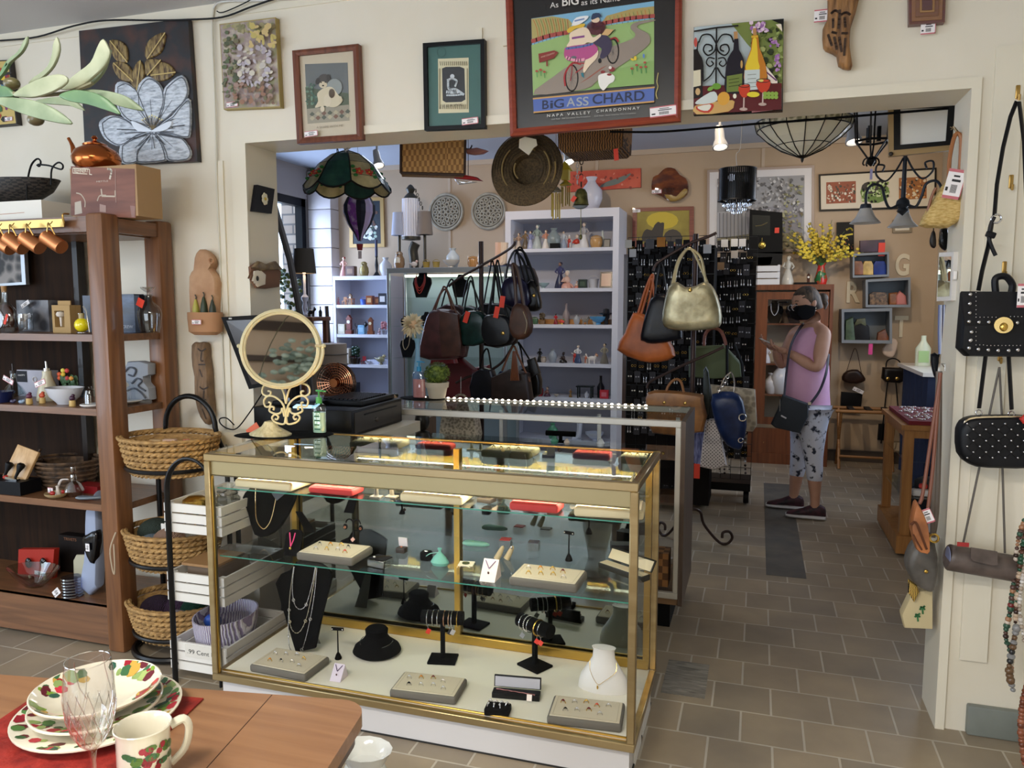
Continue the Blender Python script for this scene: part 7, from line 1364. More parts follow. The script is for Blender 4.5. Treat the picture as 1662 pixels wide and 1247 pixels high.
for p_,tg,pw in(((-.1,5.2,2.9),(.2,8.1,1.9),45),((.75,5.4,2.9),(1.0,8.1,1.6),62),((-1.7,5.4,2.9),(-1.9,8.1,2.3),55),((-3.0,5.6,2.9),(-3.2,8.1,2.3),30),((-.3,4.4,2.9),(-.5,4.9,1.2),18)):spot('track_spot_light',p_,tg,pw,(1,.8,.58),75)
# ---------------------------------------------------------------- back wall pictures
WB_=BY-.03
def wallpic(lb,q,Y,f_,g_,fm,art,name='framed_picture',matc=None,mf=None,cat='picture',glass=False,t_=.025):
 t=T(name,lb,cat,base(q,Y));frame(t,q,f_,g_,Y,t_,fm);qi=inset(q,f_*.9,g_*.9);backing(t,qi,Y+.008,.012,C(matc or 'dddddd'))
 a=Art(Y+.0075);art(a,inset(q,f_+(mf or 0),g_+(mf or 0)*1.2));a.o('artwork',t)
 if glass:glassp(t,qi,Y+.004)
 return t
def art1(a,q):a.p('16202a',q).speck(['d8dcd8','a8b4a8','9ab0a0','c8c0b0'],588,362,612,392,34,1.5,4).speck(['5a3a2a','3a4a3a'],580,340,612,370,20,1,3)
wallpic('gold framed dark still life of white flowers behind the balloon',[(567,321),(622,320),(624,401),(567,402)],WB_,.1,.07,C('b0905a',.4,.3),art1)
def art2(a,q):
 a.p(N('c0402c','d8644a',5,rough=.6,bump=0),q).p('6a7670',[(972,304),(985,295),(1003,289),(1024,281),(1018,289),(1004,298),(990,302)],2).speck(['8a2a1c','e08870'],925,282,1035,306,24,1,3)
t=T('canvas_painting','long red abstract canvas with a grey smear, above the tall white bookcase','painting',base([(920,279),(1040,273),(1040,304),(920,312)],WB_));q=[(920,279),(1040,273),(1040,304),(920,312)];backing(t,q,WB_,.028,C('a83a28'),'canvas');a=Art(WB_-.0005);art2(a,q);a.o('artwork',t)
q=[(1076,276),(1084,272),(1096,274),(1104,284),(1114,290),(1118,302),(1116,316),(1104,325),(1088,328),(1074,320),(1060,313),(1057,303),(1060,288),(1068,284)]
t=T('wood_clock','glossy polished wood slab hanging above the cat painting','wall art',base(q,WB_));MB().puff(px(q,WB_-.02,2),.07,3,flat=.9).o('slab',N('3c1a08','8a4a18',6,(1,1,2),.05,0,coat=1,h3='5d2c0e'),t);tag(t,P(1066,311,Y=WB_-.07),.1,.04)
MB().puff(px([(1078,316),(1096,322),(1112,306),(1116,312),(1104,324),(1088,327)],WB_-.05,2),.05,3).o('bark_edge',C('a08448',.3),t)
def art3(a,q):
 a.p(N('7a6a1c','a8983a',3,rough=.5,bump=0),q).e('c8b02a',1075,358,26,14).p('2a2420',[(1043,392),(1044,378),(1050,372),(1058,374),(1062,366),(1068,360),(1072,362),(1078,362),(1076,380),(1072,392)],2).p('3a322a',[(1078,392),(1080,378),(1092,372),(1104,378),(1106,392)],2)
t=wallpic('brown framed yellow painting of sitting cats behind the earring racks',[(1027,338),(1126,335),(1126,402),(1026,402)],WB_,.07,.09,W('6b2f20','8a4430','x',8),art3,matc='8a7a2a');tag(t,P(1033,342.5,Y=WB_-.005),.08,.03,pink=False)
def art4(a,q):
 a.p('9a9ca0',q).p('b8bac0',[(1164,345),(1210,338),(1215,385),(1164,387)]).p('8a8a92',[(1210,340),(1304,330),(1300,385),(1215,385)]).p('8a8468',[(1164,387),(1215,380),(1302,378),(1302,410),(1164,410)])
 a.speck(['5a5c60','7a7c80','b0b2b4','44464a','d0d0d0'],1166,290,1304,345,260,1,3.2).speck(['8a8a5a','a8a880','6a6a48'],1270,300,1303,400,60,1,3.5).speck(['6a5a3a','9a8a5a'],1225,345,1303,405,50,1,3)
 for i in range(8):a.s('6a6c74',[(1168+i*6,346),(1168+i*6,386)],.8,0)
wallpic('large white matted photograph of a leafy lane and barn behind the drum pendant',[(1148,276),(1322,268),(1321,408),(1147,410)],WB_,.022,.028,C('a8968a',.4),art4,matc='e6e4e4',mf=.07)
q=[(1329,283),(1520,272),(1519,337),(1330,343)]
def art5(a,q):
 a.p('9a4a28',[(1341,296),(1389,294),(1389,329),(1341,331)]).p('a8682f',[(1459,289),(1504,287),(1504,322),(1459,325)]).e('6a8a3a',1420,312,24,18).e('2a2420',1412,305,14,10).e('2a2420',1430,300,9,8)
 a.speck(['e8e0d0','3a3a2a','d8c8b0','7a3a1a'],1343,297,1387,328,70,1,2.6).speck(['3a2a1a','d89a50','e8d8b8'],1461,290,1502,322,60,1,3).speck(['8aa84a','1c1c18','c8d8a0'],1398,296,1442,328,70,1,2.6)
wallpic('long black framed set of three block prints behind the chandelier',q,WB_,.014,.045,C('1a1512',.4),art5,matc='e0d6c0')
def art6(a,q):a.p('d8d0bc',q).p('8a8474',[(1456,361),(1474,360),(1474,370),(1456,371)]).speck(['3a342c','c8c0b0'],1457,362,1473,370,16,.6,1.6)
wallpic('small beige framed photo below the long block prints',[(1449,357),(1480,355),(1480,377),(1449,378)],WB_,.12,.16,C('8a7a60',.5),art6)
def art7(a,q):a.p('16140f',q).s('d8c02a',[(1374,373),(1380,371),(1384,374)],1.6).s('d8c02a',[(1372,382),(1384,380)],1.4,0).speck(['a8541c','d8b83a'],1368,384,1385,405,14,.6,1.8)
wallpic('black poster with small yellow writing beside the flower arrangement',[(1358,361),(1386,360),(1386,410),(1358,410)],WB_,.05,.03,C('0c0b0a',.4),art7)
for i,x in enumerate((724,793)):
 c=P(x,344-i*1.5,Y=WB_-.01);R_=27*S(x,WB_);t=T('wall_plaque',['round grey pierced plaque on the back wall, left of the pair','round grey pierced plaque on the back wall, behind the ceramic boots'][i],'wall plaque',c-V(0,0,R_),group='round pierced plaques on the back wall')
 MB().cyl(c+V(0,.02,0),c,R_*.96,n=40).o('back',C('5f5a50',.8),t);mb=MB();mb.tor(c,R_,.014,'y',40);mb.tor(c,R_*.84,.009,'y',40)
 for r_,n,s in((.66,14,.1),(.42,9,.11),(.16,4,.12)):
  for j in range(n):a=2*pi*j/n;mb.tor(c+V(cos(a)*r_*R_,-.003,sin(a)*r_*R_),R_*s,.009,'y',10,5)
 mb.o('tracery',N('9a9484','b0aa98',20,rough=.8),t)
# ---------------------------------------------------------------- bookcases, lit showcase
BKW=C('dfe0ea',.45)
def bookcase(lb,x0,x1,y0,z1,zs,Y0=7.62,Y1=8.08,th=.03):
 t=T('bookcase',lb,'bookcase',((x0+x1)/2,(Y0+Y1)/2,0));MB().box(x0,Y0,0,x0+th,Y1,z1).o('side',BKW,t,smooth=0);MB().box(x1-th,Y0,0,x1,Y1,z1).o('side',BKW,t,smooth=0)
 MB().box(x0+th,Y0,z1-th*1.4,x1-th,Y1,z1).o('top',BKW,t,smooth=0);MB().box(x0+th,Y1-.012,0,x1-th,Y1,z1-th).o('back',C('c2c6d6',.6),t,smooth=0)
 for z in zs:MB().box(x0+th,Y0+.005,z-.035,x1-th,Y1-.012,z).o('shelf',BKW,t,smooth=0)
 return t
YB0=7.62
zb=[P(900,y,Y=YB0).z for y in(403,468,527,590,646,715)]
bx0,bx1=P(820,500,Y=YB0).x,P(1003,500,Y=YB0).x;ztop=P(990,337,Y=YB0).z
bookcase('tall white bookcase of porcelain figurines in the middle of the back wall',bx0,bx1,YB0,ztop,zb,th=.06)
zl=[P(590,y,Y=7.75).z for y in(495,543,592,642)];lx0,lx1=P(541,500,Y=7.75).x,P(632,500,Y=7.75).x
bookcase('white bookcase of dollhouse miniatures at the left of the back wall',lx0,lx1,7.75,P(590,448,Y=7.75).z,zl,7.75,8.1,.03)
# lit glass showcase
gx0,gx1,gz,gY=P(628,500,Y=7.1).x,P(822,500,Y=7.1).x,P(720,434,Y=7.1).z,7.1
t=T('lit_showcase','tall lit glass showcase with necklaces between the two white bookcases','display case',((gx0+gx1)/2,gY+.2,0));AL=C('a9b0b4',.3,.7)
bars('frame',[(gx0,gY,gz-.05,gx1,gY+.03,gz),(gx0,gY,.1,gx0+.03,gY+.03,gz-.05),(gx1-.03,gY,.1,gx1,gY+.03,gz-.05),(gx0,gY+.4,.1,gx0+.03,gY+.43,gz),(gx1-.03,gY+.4,.1,gx1,gY+.43,gz)],AL,t)
MB().box(gx0,gY+.03,gz-.02,gx1,gY+.43,gz).o('top_panel',C('b8bcc0',.4),t);MB().box(gx0,gY,0,gx1,gY+.43,.1).o('base',C('888888'),t);MB().box(gx0+.03,gY+.42,.1,gx1-.03,gY+.43,gz-.05).o('back_panel',C('7c8a8e',.35),t)
MB().box(gx0+.03,gY+.01,.1,gx1-.03,gY+.013,gz-.05).o('front_glass',G0,t);MB().box(gx0+.06,gY+.3,gz-.08,gx1-.06,gY+.34,gz-.055).o('light_tube',EM('f4ffe0',3),t);area('lit_showcase_light',((gx0+gx1)/2,gY+.25,gz-.09),(0,0,0),1.1,.06,4,(.95,1,.92))
gzs=[P(700,y,Y=gY+.1).z for y in(483,530,582)]
for z in gzs:MB().box(gx0+.03,gY+.05,z-.006,gx1-.03,gY+.4,z).o('glass_shelf',GS,t)
def bustat(x,z,s,lb,nlb=None,nc='a82a20',n=1,Y=gY+.18):
 p=PX(x,Y,z+.1);p=V(p.x,Y,z+.001);t=T('neck_bust',lb,'necklace display',p);MB().prism([p+V(u*s,-.0+w_*.2*s,w_*s)for u,w_ in((-.06,0),(.06,0),(.11,.15),(.1,.21),(.05,.23),(.035,.29),(-.035,.29),(-.05,.23),(-.1,.21),(-.11,.15))],(0,.02,0)).o('bust',VLV,t)
 if nlb:
  t=T('necklace',nlb,'necklace',p+V(0,-.02,.1*s))
  for j in range(n):MB().tube(smp([p+V(-.045*s,.0,.25*s),p+V((-.04-.01*j)*s,-.02,.16*s),p+V(0,-.035,(.1-.03*j)*s),p+V((.04+.01*j)*s,-.02,.16*s),p+V(.045*s,0,.25*s)]),.0035,6).o('strand',C(nc,.3),t)
bustat(683,gzs[0],.95,'black bust with coral strands in the lit showcase','triple coral strand necklace on the black bust in the lit showcase','a83024',3)
bustat(660,gzs[2],.8,'black bust with a fine chain low in the lit showcase, left','fine pendant chain low in the lit showcase','a89070',1);bustat(745,gzs[0],.8,'dark blue bust right of the coral necklace in the lit showcase');bustat(655,gzs[1],.35,'small black bust on the middle shelf of the lit showcase');bustat(690,gzs[1],.5,'black bust beside the small one on the middle shelf of the lit showcase')
# generic porcelain and miniature makers -------------------------------------------------
def fig(kind,x,Y,z,h,cols,lb,cat=None,flip=1,wpx=None):
 """one small ornament of height h standing at picture column x on height z"""
 p=PX(x,Y,z+h/2);p=V(p.x,Y,z+.001);m=[C(c,.25)for c in cols];mb=MB();u=h
 def L(pr,i=0,dx=0,sy=1):mb.m=min(i,len(m)-1);mb.lathe([(r*u,zz*u)for r,zz in pr],(dx*u,0,0),14,1,sy)
 def E(cx,cy,cz,rx,ry,rz,i=0):mb.m=min(i,len(m)-1);mb.ell((cx*u*flip,cy*u,cz*u),(rx*u,ry*u,rz*u),10)
 def Tb(pts,r,i=0):mb.m=min(i,len(m)-1);mb.tube([V(a*u*flip,b*u,c*u)for a,b,c in pts],[q*u for q in r]if hasattr(r,'__len__')else r*u,7)
 if kind=='lady':
  L([(0,0),(.2,0),(.21,.03),(.16,.25),(.08,.48),(.07,.52)]);L([(.07,.5),(.1,.62),(.11,.72),(.05,.79),(.035,.82)],1);E(0,0,.88,.065,.065,.08,2);E(.02,.02,.91,.07,.07,.06,3);Tb([(-.1,0,.73),(-.17,-.05,.6),(-.08,-.12,.55)],[.035,.03,.02],1);Tb([(.1,0,.73),(.18,-.04,.6),(.12,-.12,.52)],[.035,.03,.02],1)
 elif kind=='sit':
  L([(0,0),(.3,0),(.28,.12),(.2,.22)]);E(0,0,.35,.17,.14,.2,1);E(.02,-.02,.66,.1,.1,.12,2);E(.03,.02,.72,.11,.1,.08,3);Tb([(-.12,-.02,.45),(-.2,-.15,.3),(0,-.2,.3)],[.05,.04,.03],1);Tb([(.1,-.1,.2),(.28,-.18,.12),(.34,-.18,.03)],[.07,.05,.05],0)
 elif kind=='clown':
  L([(0,0),(.18,0),(.18,.05)],3);Tb([(-.07,0,.05),(-.08,0,.3),(-.04,0,.45)],.05,0);Tb([(.07,0,.05),(.08,0,.3),(.04,0,.45)],.05,1);E(0,0,.55,.13,.1,.18,0);E(0,0,.8,.09,.09,.1,2);L([(.1,.86),(.08,.88),(.02,1)],1);Tb([(-.1,0,.65),(-.25,-.05,.75)],.035,1);Tb([(.1,0,.65),(.25,-.05,.5)],.035,1)
 elif kind=='animal':
  E(0,0,.45,.38,.2,.22);E(.4,0,.72,.16,.12,.15,1);Tb([(.22,0,.5),(.4,0,.72)],.12,0)
  for a,b in((-.25,-.1),(-.25,.1),(.22,-.1),(.22,.1)):Tb([(a,b,.4),(a,b,0)],.06,0)
  E(.36,-.05,.88,.04,.03,.08,1);E(.36,.06,.88,.04,.03,.08,1);Tb([(-.36,0,.5),(-.5,0,.65),(-.48,0,.8)],.035,0)
 elif kind=='owl':
  L([(0,0),(.25,0),(.32,.25),(.3,.55),(.2,.75),(.22,.88),(.12,.97),(0,1)]);E(-.09,-.19,.85,.06,.04,.06,1);E(.09,-.19,.85,.06,.04,.06,1);E(0,-.22,.78,.03,.05,.05,2);E(0,-.22,.4,.2,.1,.28,1)
 elif kind=='vase':L([(0,0),(.2,0),(.22,.03),(.34,.35),(.33,.6),(.16,.8),(.12,.88),(.18,1),(.14,1),(.1,.88)]);
 elif kind=='bottle':L([(0,0),(.16,0),(.17,.5),(.06,.7),(.055,.95),(.07,1),(0,1)])
 elif kind=='bowl':L([(0,0),(.35,0),(.4,.1),(.8,.7),(.9,1),(.84,1),(.6,.5),(0,.25)])
 elif kind=='jar':L([(0,0),(.38,0),(.5,.3),(.5,.65),(.42,.8),(.44,.86),(.3,.95),(.06,1),(0,1)]);mb.m=min(1,len(m)-1);mb.tor((0,0,u*.8),u*.46,u*.025)
 elif kind=='clock':
  mb.m=0;mb.cb((0,0,u*.1),(u*.36,u*.25,u*.2));mb.cb((0,0,u*.48),(u*.24,u*.2,u*.6));mb.prism([V(-u*.17,-u*.11,u*.78),V(u*.17,-u*.11,u*.78),V(0,-u*.11,u)],(0,u*.22,0));mb.m=min(1,len(m)-1);mb.cyl((0,-u*.1,u*.64),(0,-u*.115,u*.64),u*.09)
 elif kind=='box':mb.m=0;mb.cb((0,0,u*.5),(u*(wpx or 1),u*.6,u),bev=u*.03,seg=1);mb.m=min(1,len(m)-1);mb.cb((0,-u*.302,u*.5),(u*(wpx or 1)*.6,u*.01,u*.5))
 elif kind=='basket':L([(0,0),(.38,0),(.5,.8),(.52,.82),(.46,.82),(.36,.05)]);mb.m=0;mb.tube(arc((0,0,u*.8),u*.3,0,180,10,'y',u*.48),u*.03,6)
 elif kind=='chair':
  mb.m=0
  for a,b in((-.2,-.2),(.2,-.2),(-.2,.2),(.2,.2)):mb.cb((a*u,b*u,u*.22),(u*.06,u*.06,u*.44))
  mb.cb((0,0,u*.46),(u*.5,u*.5,u*.07));mb.m=min(1,len(m)-1);mb.cb((0,u*.22,u*.75),(u*.48,u*.06,u*.5))
 elif kind=='table':
  mb.m=0;mb.cb((0,0,u*.94),(u*1.4,u*.9,u*.1));[mb.cb((a*u,b*u,u*.45),(u*.1,u*.1,u*.9))for a in(-.55,.55)for b in(-.35,.35)]
 elif kind=='bird':E(0,0,.45,.4,.22,.28);E(.32,0,.75,.16,.14,.15,1);Tb([(.44,0,.75),(.58,0,.72)],[.05,.01],2);Tb([(-.3,0,.45),(-.65,0,.6)],[.14,.04],0);L([(0,0),(.2,0),(.1,.2)],2)
 elif kind=='boot':Tb([(-.32,0,.1),(-.1,0,.12),(.05,0,.2),(.08,0,.6),(.1,0,1)],[.09,.13,.16,.15,.17],0);mb.m=min(1,len(m)-1);mb.cb((-.08*u*flip,0,.03*u),(u*.56,u*.22,u*.06),bev=u*.01)
 elif kind=='hat':L([(0,0),(.12,0),(.12,.3),(.2,.4),(.22,.6),(.45,.66),(.46,.7),(.2,.75),(.18,.95),(0,1)])
 elif kind=='dish':L([(0,.2),(.5,.3),(1,.75),(1.1,1),(1.0,.95),(.5,.45),(0,.35)]);L([(0,0),(.35,0),(.3,.25),(0,.25)])
 elif kind=='frame':mb.m=0;mb.cb((0,0,u*.5),(u*.8,u*.08,u),(-12,0,0));mb.m=min(1,len(m)-1);mb.cb((0,-u*.045,u*.5),(u*.6,u*.02,u*.8),(-12,0,0))
 elif kind=='plant':L([(0,0),(.2,0),(.26,.3),(0,.3)],1);[E(.15*cos(i*1.3),.12*sin(i*1.3),.45+.07*(i%7),.12,.05,.09,0)for i in range(14)]
 elif kind=='column':L([(0,0),(.3,0),(.3,.1),(.18,.15),(.18,.85),(.3,.92),(.3,1),(0,1)])
 nm={'lady':'figurine','sit':'figurine','clown':'figurine','animal':'animal_figurine','owl':'owl_figurine','bird':'bird_figurine','jar':'lidded_jar','clock':'miniature_clock','chair':'miniature_chair','table':'miniature_table','box':'small_box','boot':'ceramic_boot','frame':'photo_frame','dish':'footed_dish','hat':'hat_stand','plant':'small_plant','column':'small_column'}.get(kind,kind)
 ob=mb.o(nm,m,loc=p);ob['label']=lb;ob['category']=cat or nm.replace('_',' ');return ob
s_=lambda Y:S(900,Y)
YF=7.72;SM=s_(YF)
rows={
0:[('lady',832,26,'d8d0c0 c8b8a0 e0c8b0 6a5040','pale seated china figurine at the far left of the top bookcase shelf'),('lady',842,28,'c8b8a8 b89880 e0c8b0 5a3a2a','pale robed figurine, second on the top bookcase shelf'),('lady',853,32,'6a5a48 8a7050 d8b898 3a2a1a','brown cloaked figurine, third on the top bookcase shelf'),('lady',861,31,'b8bcd8 8a90b8 e8d0bc 4a3a2a','lavender skirted figurine on the top bookcase shelf'),('lady',872,41,'b8c0bc 9aa8a0 d8d0c4 8a9a90','tall grey-green robed figurine on the top bookcase shelf'),('lady',886,32,'ece4dc d89a80 e8d0bc 7a5a3a','white and peach dancing figurine on the top bookcase shelf'),('vase',899,33,'8a9494 5a6468','clear glass cloche ornament on a black block, top bookcase shelf'),('lady',915,29,'9aa4b4 c8ccd0 e0c4a8 6a6a70','blue-grey boy figurine on the top bookcase shelf'),('clown',924,22,'c04030 e8e4e0 e8d0bc d8d0c8','red and white clown figurine on the top bookcase shelf'),('sit',936,28,'d8d4d0 c8402c e8d0bc a89888','figurine in a red jacket seated on the top bookcase shelf'),('lady',948,42,'e8e4e0 b0aaa8 e4ccb8 8a8480','tall white and grey lady with a fan on the top bookcase shelf'),('jar',968,20,'c89a60 e8c8a0','small orange candle jar on the top bookcase shelf'),('bottle',978,28,'d8e0d8 7a9a80','small glass bell with a green handle on the top bookcase shelf'),('frame',985,14,'2a2420 8a8478','tiny dark framed card at the right of the top bookcase shelf')],
1:[('basket',838,24,'b89a68','square straw basket on the second bookcase shelf'),('bird',858,24,'c8b0a0 a8504a e0c8a8','glass sailing bird ornament on the second bookcase shelf'),('dish',882,9,'9ab0b0','low green glass dish on the second bookcase shelf'),('lady',909,44,'2c2c48 4a4a70 8a6a5a 2a2438','tall navy glass figurine on the second bookcase shelf'),('sit',920,36,'d8a08c e0b8a4 ecd0b8 e8e0d0','pink seated lady figurine on the second bookcase shelf'),('sit',936,15,'d88a70 ecd8c8 e8c8b0 5a3a2a','small pink baby figurine on the second bookcase shelf'),('box',946,14,'2f3a30 4a5a48','dark green little box behind the white basket, second shelf'),('basket',963,18,'d8d8dc','white openwork china basket on the second bookcase shelf'),('frame',984,26,'2a1c18 c8a088','black framed portrait photo on the second bookcase shelf')],
2:[('jar',868,12,'4a6a4a d8c8b8','small green jar at the left of the third bookcase shelf'),('plant',880,20,'5a4a34 8a6a48','dried arrangement on the third bookcase shelf'),('lady',902,18,'8a2028 c83038 3a2a2a 2a2020','little red and black figurine on the third bookcase shelf'),('bottle',919,34,'9a8a88','pair of tall clear glasses on the third bookcase shelf'),('vase',936,16,'a8a8a8','small silver cup on the third bookcase shelf'),('animal',950,14,'8a8478 6a645c','grey animal ornament on the third bookcase shelf'),('vase',966,14,'b8b4a8','silver teapot on the third bookcase shelf'),('dish',971,13,'5aa0d0','turquoise glass basket dish on the third bookcase shelf'),('hat',984,26,'1a1c24 5a5c70','round black stand clock at the right of the third bookcase shelf'),('bird',912,10,'d84a38 5a8a5a e8c040','tiny red and green bird in front of the glasses, third shelf')],
3:[('lady',876,24,'15130f 15130f 15130f 15130f','slim black figurine at the left of the fourth bookcase shelf'),('jar',882,10,'b8a898 8a7a6a','little beige pot on the fourth bookcase shelf'),('vase',897,22,'9aa0a8','clear glass snail vase on the fourth bookcase shelf'),('sit',914,22,'241c18 3a2a24 2a1c18 1a1412','black seated ornament with a round hat on the fourth bookcase shelf'),('clown',933,22,'c84038 e8e0d8 e8d0bc c8b8a8','red and white clown with a block on the fourth bookcase shelf'),('lady',938,30,'3a4a6a e8e4e4 e4ccb8 c8b0a0','white-haired figurine with a dark shawl on the fourth bookcase shelf'),('clown',951,16,'c86a48 e8d8c8 e8d0bc d8c8b8','tan and red little clown on the fourth bookcase shelf'),('animal',961,18,'ece4dc d8a080','white poodle figurine on the fourth bookcase shelf'),('lady',981,34,'7a7468 a8a08c d8c0a0 3a3430','tall grey-gowned figurine on the fourth bookcase shelf')],
4:[('jar',875,15,'8a1c20 b8343a','round red pot on the fifth bookcase shelf'),('sit',888,20,'5a3a4a 8a5a50 c8a890 3a2a30','plum seated figurine on the fifth bookcase shelf'),('dish',903,4,'c8b8a0','pale shell dish on the fifth bookcase shelf'),('lady',926,14,'8a6a3a a87a48 d8b890 5a3a2a','small brown dancer figurine on the fifth bookcase shelf'),('table',950,20,'1c2424','little black wire chair ornament on the fifth bookcase shelf'),('vase',952,11,'d8dce8','white saddle-shaped china vase on the fifth bookcase shelf'),('bottle',975,36,'14141c','dark blue glass cat bottle on the fifth bookcase shelf'),('box',981,14,'d83a48 e8808c','bright pink little box at the right of the fifth bookcase shelf')],
5:[('boot',938,28,'d8dce8','white china boot seen low through the second showcase'),('vase',897,26,'5aa07a','green carved vase seen low through the second showcase'),('dish',965,14,'c8d0e0','blue-white china dish seen low through the second showcase')]}
for r,L in rows.items():
 for kind,x,h,cols,lb in L:fig(kind,x,YF+(.0 if kind not in('bottle','basket')else.06),zb[r],h*SM,cols.split(),lb)
MB().box(P(874,500,Y=7.8).x,7.8,zb[2]+.001,P(990,500,Y=7.8).x,7.95,zb[2]+.05).o('wooden_tray',W('a87038','c89050','x',5),lb='orange wooden tray along the third bookcase shelf',cat='tray')
MB().cb((0,0,.025),(.09,.07,.05)).o('display_block',BLACK,lb='black block under the cloche on the top bookcase shelf',cat='display block',loc=(PX(901,7.67,zb[0]).x,7.665,zb[0]+.001))
YM=7.8;SL=s_(YM)
lrows={0:[('lady',549,14,'c88090 d8a0a8 e8d0c0 8a4a3a','tiny pink doll at the left of the first miniature shelf'),('chair',559,14,'b87a3a','little orange wooden chair on the first miniature shelf'),('table',568,11,'b06a30','little wooden table on the first miniature shelf'),('clock',569,20,'8a6a4a e8e0d0','small cuckoo house on the first miniature shelf'),('basket',590,12,'5a7ae0','bright blue heart basket on the first miniature shelf'),('box',601,16,'8a4a28 c8a070','miniature dresser on the first miniature shelf'),('jar',603,7,'c8ccd8 5a5c80','tiny patterned teapot on the first miniature shelf'),('box',614,14,'5a2a20 8a5a3a','miniature red cabinet on the first miniature shelf'),('table',622,11,'b87838','second little wooden table, right end of the first miniature shelf'),('box',623,20,'3a3c44 d8d8dc','tiny white framed window box behind the second little table')],
1:[('box',556,18,'c8c0a8 d8d0b8','cream miniature cupboard on the second miniature shelf'),('clock',567,34,'7a3420 e8e0c8','brown miniature mantel clock on a stack, second miniature shelf'),('table',569,8,'3a2c28','tiny black table on the second miniature shelf'),('box',588,16,'7aa8c8 9ac0d8','light blue miniature dresser on the second miniature shelf'),('animal',586,24,'14141a 14141a','tiny black cat on top of the blue dresser'),('clock',602,30,'7a4428 d8d0b0','miniature grandfather clock on the second miniature shelf'),('sit',616,14,'8a7a84 a88a90 d8c0b0 4a3a3a','small grey figurine on the second miniature shelf'),('plant',623,24,'a86a70 8a8890','miniature flower pot of pink blooms, second miniature shelf')],
2:[('box',561,28,'d8d0c4 b8a898','white miniature dollhouse on the third miniature shelf'),('table',571,14,'3a1c18','dark red miniature table on the third miniature shelf'),('plant',577,34,'1f3a2c 2a2018','tiny dark christmas tree on the third miniature shelf'),('chair',590,14,'8a2a30 a83a40','red miniature chair on the third miniature shelf'),('bowl',597,6,'c8c8d0','tiny white tub on the third miniature shelf'),('bird',618,20,'8a8464 a89a70 6a6048','mossy bird ornament on the third miniature shelf')],
3:[('box',575,22,'14161c 2a2c34','black miniature trunk low in the miniature bookcase',1.6)]}
for r,L in lrows.items():
 for it in L:fig(it[0],it[1],YM+.0,zl[r],it[2]*SL,it[3].split(),it[4],wpx=.8)
MB().box(P(596,500,Y=7.85).x,7.82,zl[2],P(629,500,Y=7.85).x,8.0,zl[2]+.05).o('lace_box',C('d0d4e8',.5),lb='white lace-edged box on the third miniature shelf',cat='box')
# on top of the left bookcase and lit showcase
zt=P(590,448,Y=7.75).z;S2=s_(7.8)
for a in(('lady',558,36,'c8908a d8a898 e8c8b0 a83028','china lady in rose standing on a chest, left bookcase top'),('box',570,18,'5a3a2c 8a6a50','small brown chest on top of the left bookcase'),('owl',591,26,'8a7a48 a89458 6a5a38','bronze cherub ornament on top of the left bookcase'),('vase',626,32,'d0d0d4 c8c0c4','white vase with painted flowers on top of the left bookcase')):fig(a[0],a[1],7.85,zt,a[2]*S2,a[3].split(),a[4])
p=PX(611,7.85,zt+.2);t=T('candlestick','twisted black iron candlestick with a dark candle on the left bookcase','candlestick',V(p.x,7.85,zt));p=V(p.x,7.85,zt+.001);MB().lathe([(0,0),(.05,0),(.03,.02),(.012,.05),(.02,.12),(.01,.2),(.018,.22),(0,.225)],p,12).o('stem',BLM,t);MB().cyl(p+V(0,0,.22),p+V(0,0,.4),.015).o('candle',C('2a3050',.5),t)
S3=s_(7.2)
for a in(('owl',648,30,'8a6a4a d8d0c0 3a2a1a','speckled brown and white owl figurine on the lit showcase'),('bird',672,16,'d8ccc4 e0b8a8 a89888','white swan jug with pink wing on the lit showcase'),('basket',692,13,'a88a3a','basket of folded coloured cards on the lit showcase'),('basket',708,13,'b09448','second card basket with red flowers on the lit showcase'),('dish',732,13,'d8d0c4 c8c0b4','low striped ceramic bowl on the lit showcase'),('vase',735,34,'c8d0d4','clear glass vase on the lit showcase'),('animal',770,24,'ece8e4 ece8e4','white porcelain horse standing on the lit showcase'),('jar',768,19,'a87a48 c89a60','turned wooden lidded pot on the lit showcase'),('boot',806,40,'d8b098 3a4a68','blue and cream ceramic cowboy boot on the lit showcase, left'),('boot',815,40,'e0c8b0 2a3a60','blue and cream ceramic cowboy boot on the lit showcase, right')):fig(a[0],a[1],7.22 if a[0]!='vase' else 7.3,gz,a[2]*S3+(.0),a[3].split(),a[4])
MB().cb((0,0,.02),(.16,.14,.04),bev=.01).o('boot_stand',C('3a2a3a',.4),lb='dark oval stand under the cowboy boots',cat='stand',loc=(PX(808,7.22,gz).x,7.35,gz))
# fluted column lamp
p=V(PX(668,7.45,gz).x,7.45,gz);t=T('column_lamp','white fluted glass column oil lamp on a dark bronze base, on the lit showcase','lamp',p);BZM=C('4a463c',.4,.6)
k_=s_(7.45);MB().tube(smp([p+V(.03,0,0),p+V(.03,0,.1),p+V(.02,0,.2),p+V(.05,0,45*k_)]),.05,12).o('base',BZM,t);mb=MB();H0,H1=56*k_,120*k_
for i in range(20):a=2*pi*i/20;mb.cyl(p+V(cos(a)*.082,sin(a)*.082,H0),p+V(cos(a)*.075,sin(a)*.075,H1),.017,n=8)
mb.o('fluted_shade',C('e4e4ee',.35),t);MB().lathe([(.0,H0-.04),(.1,H0-.03),(.1,H0),(0,H0)],p,18).lathe([(.08,H1),(.06,H1+.03),(.03,H1+.06),(.05,H1+.1),(.02,H1+.14),(0,H1+.15)],p,18).o('bronze_mount',BZM,t);chainlink(t,p+V(.06,-.02,H1+.1),p+V(.15,-.02,H1-.12),BZM,.004,s=.03)
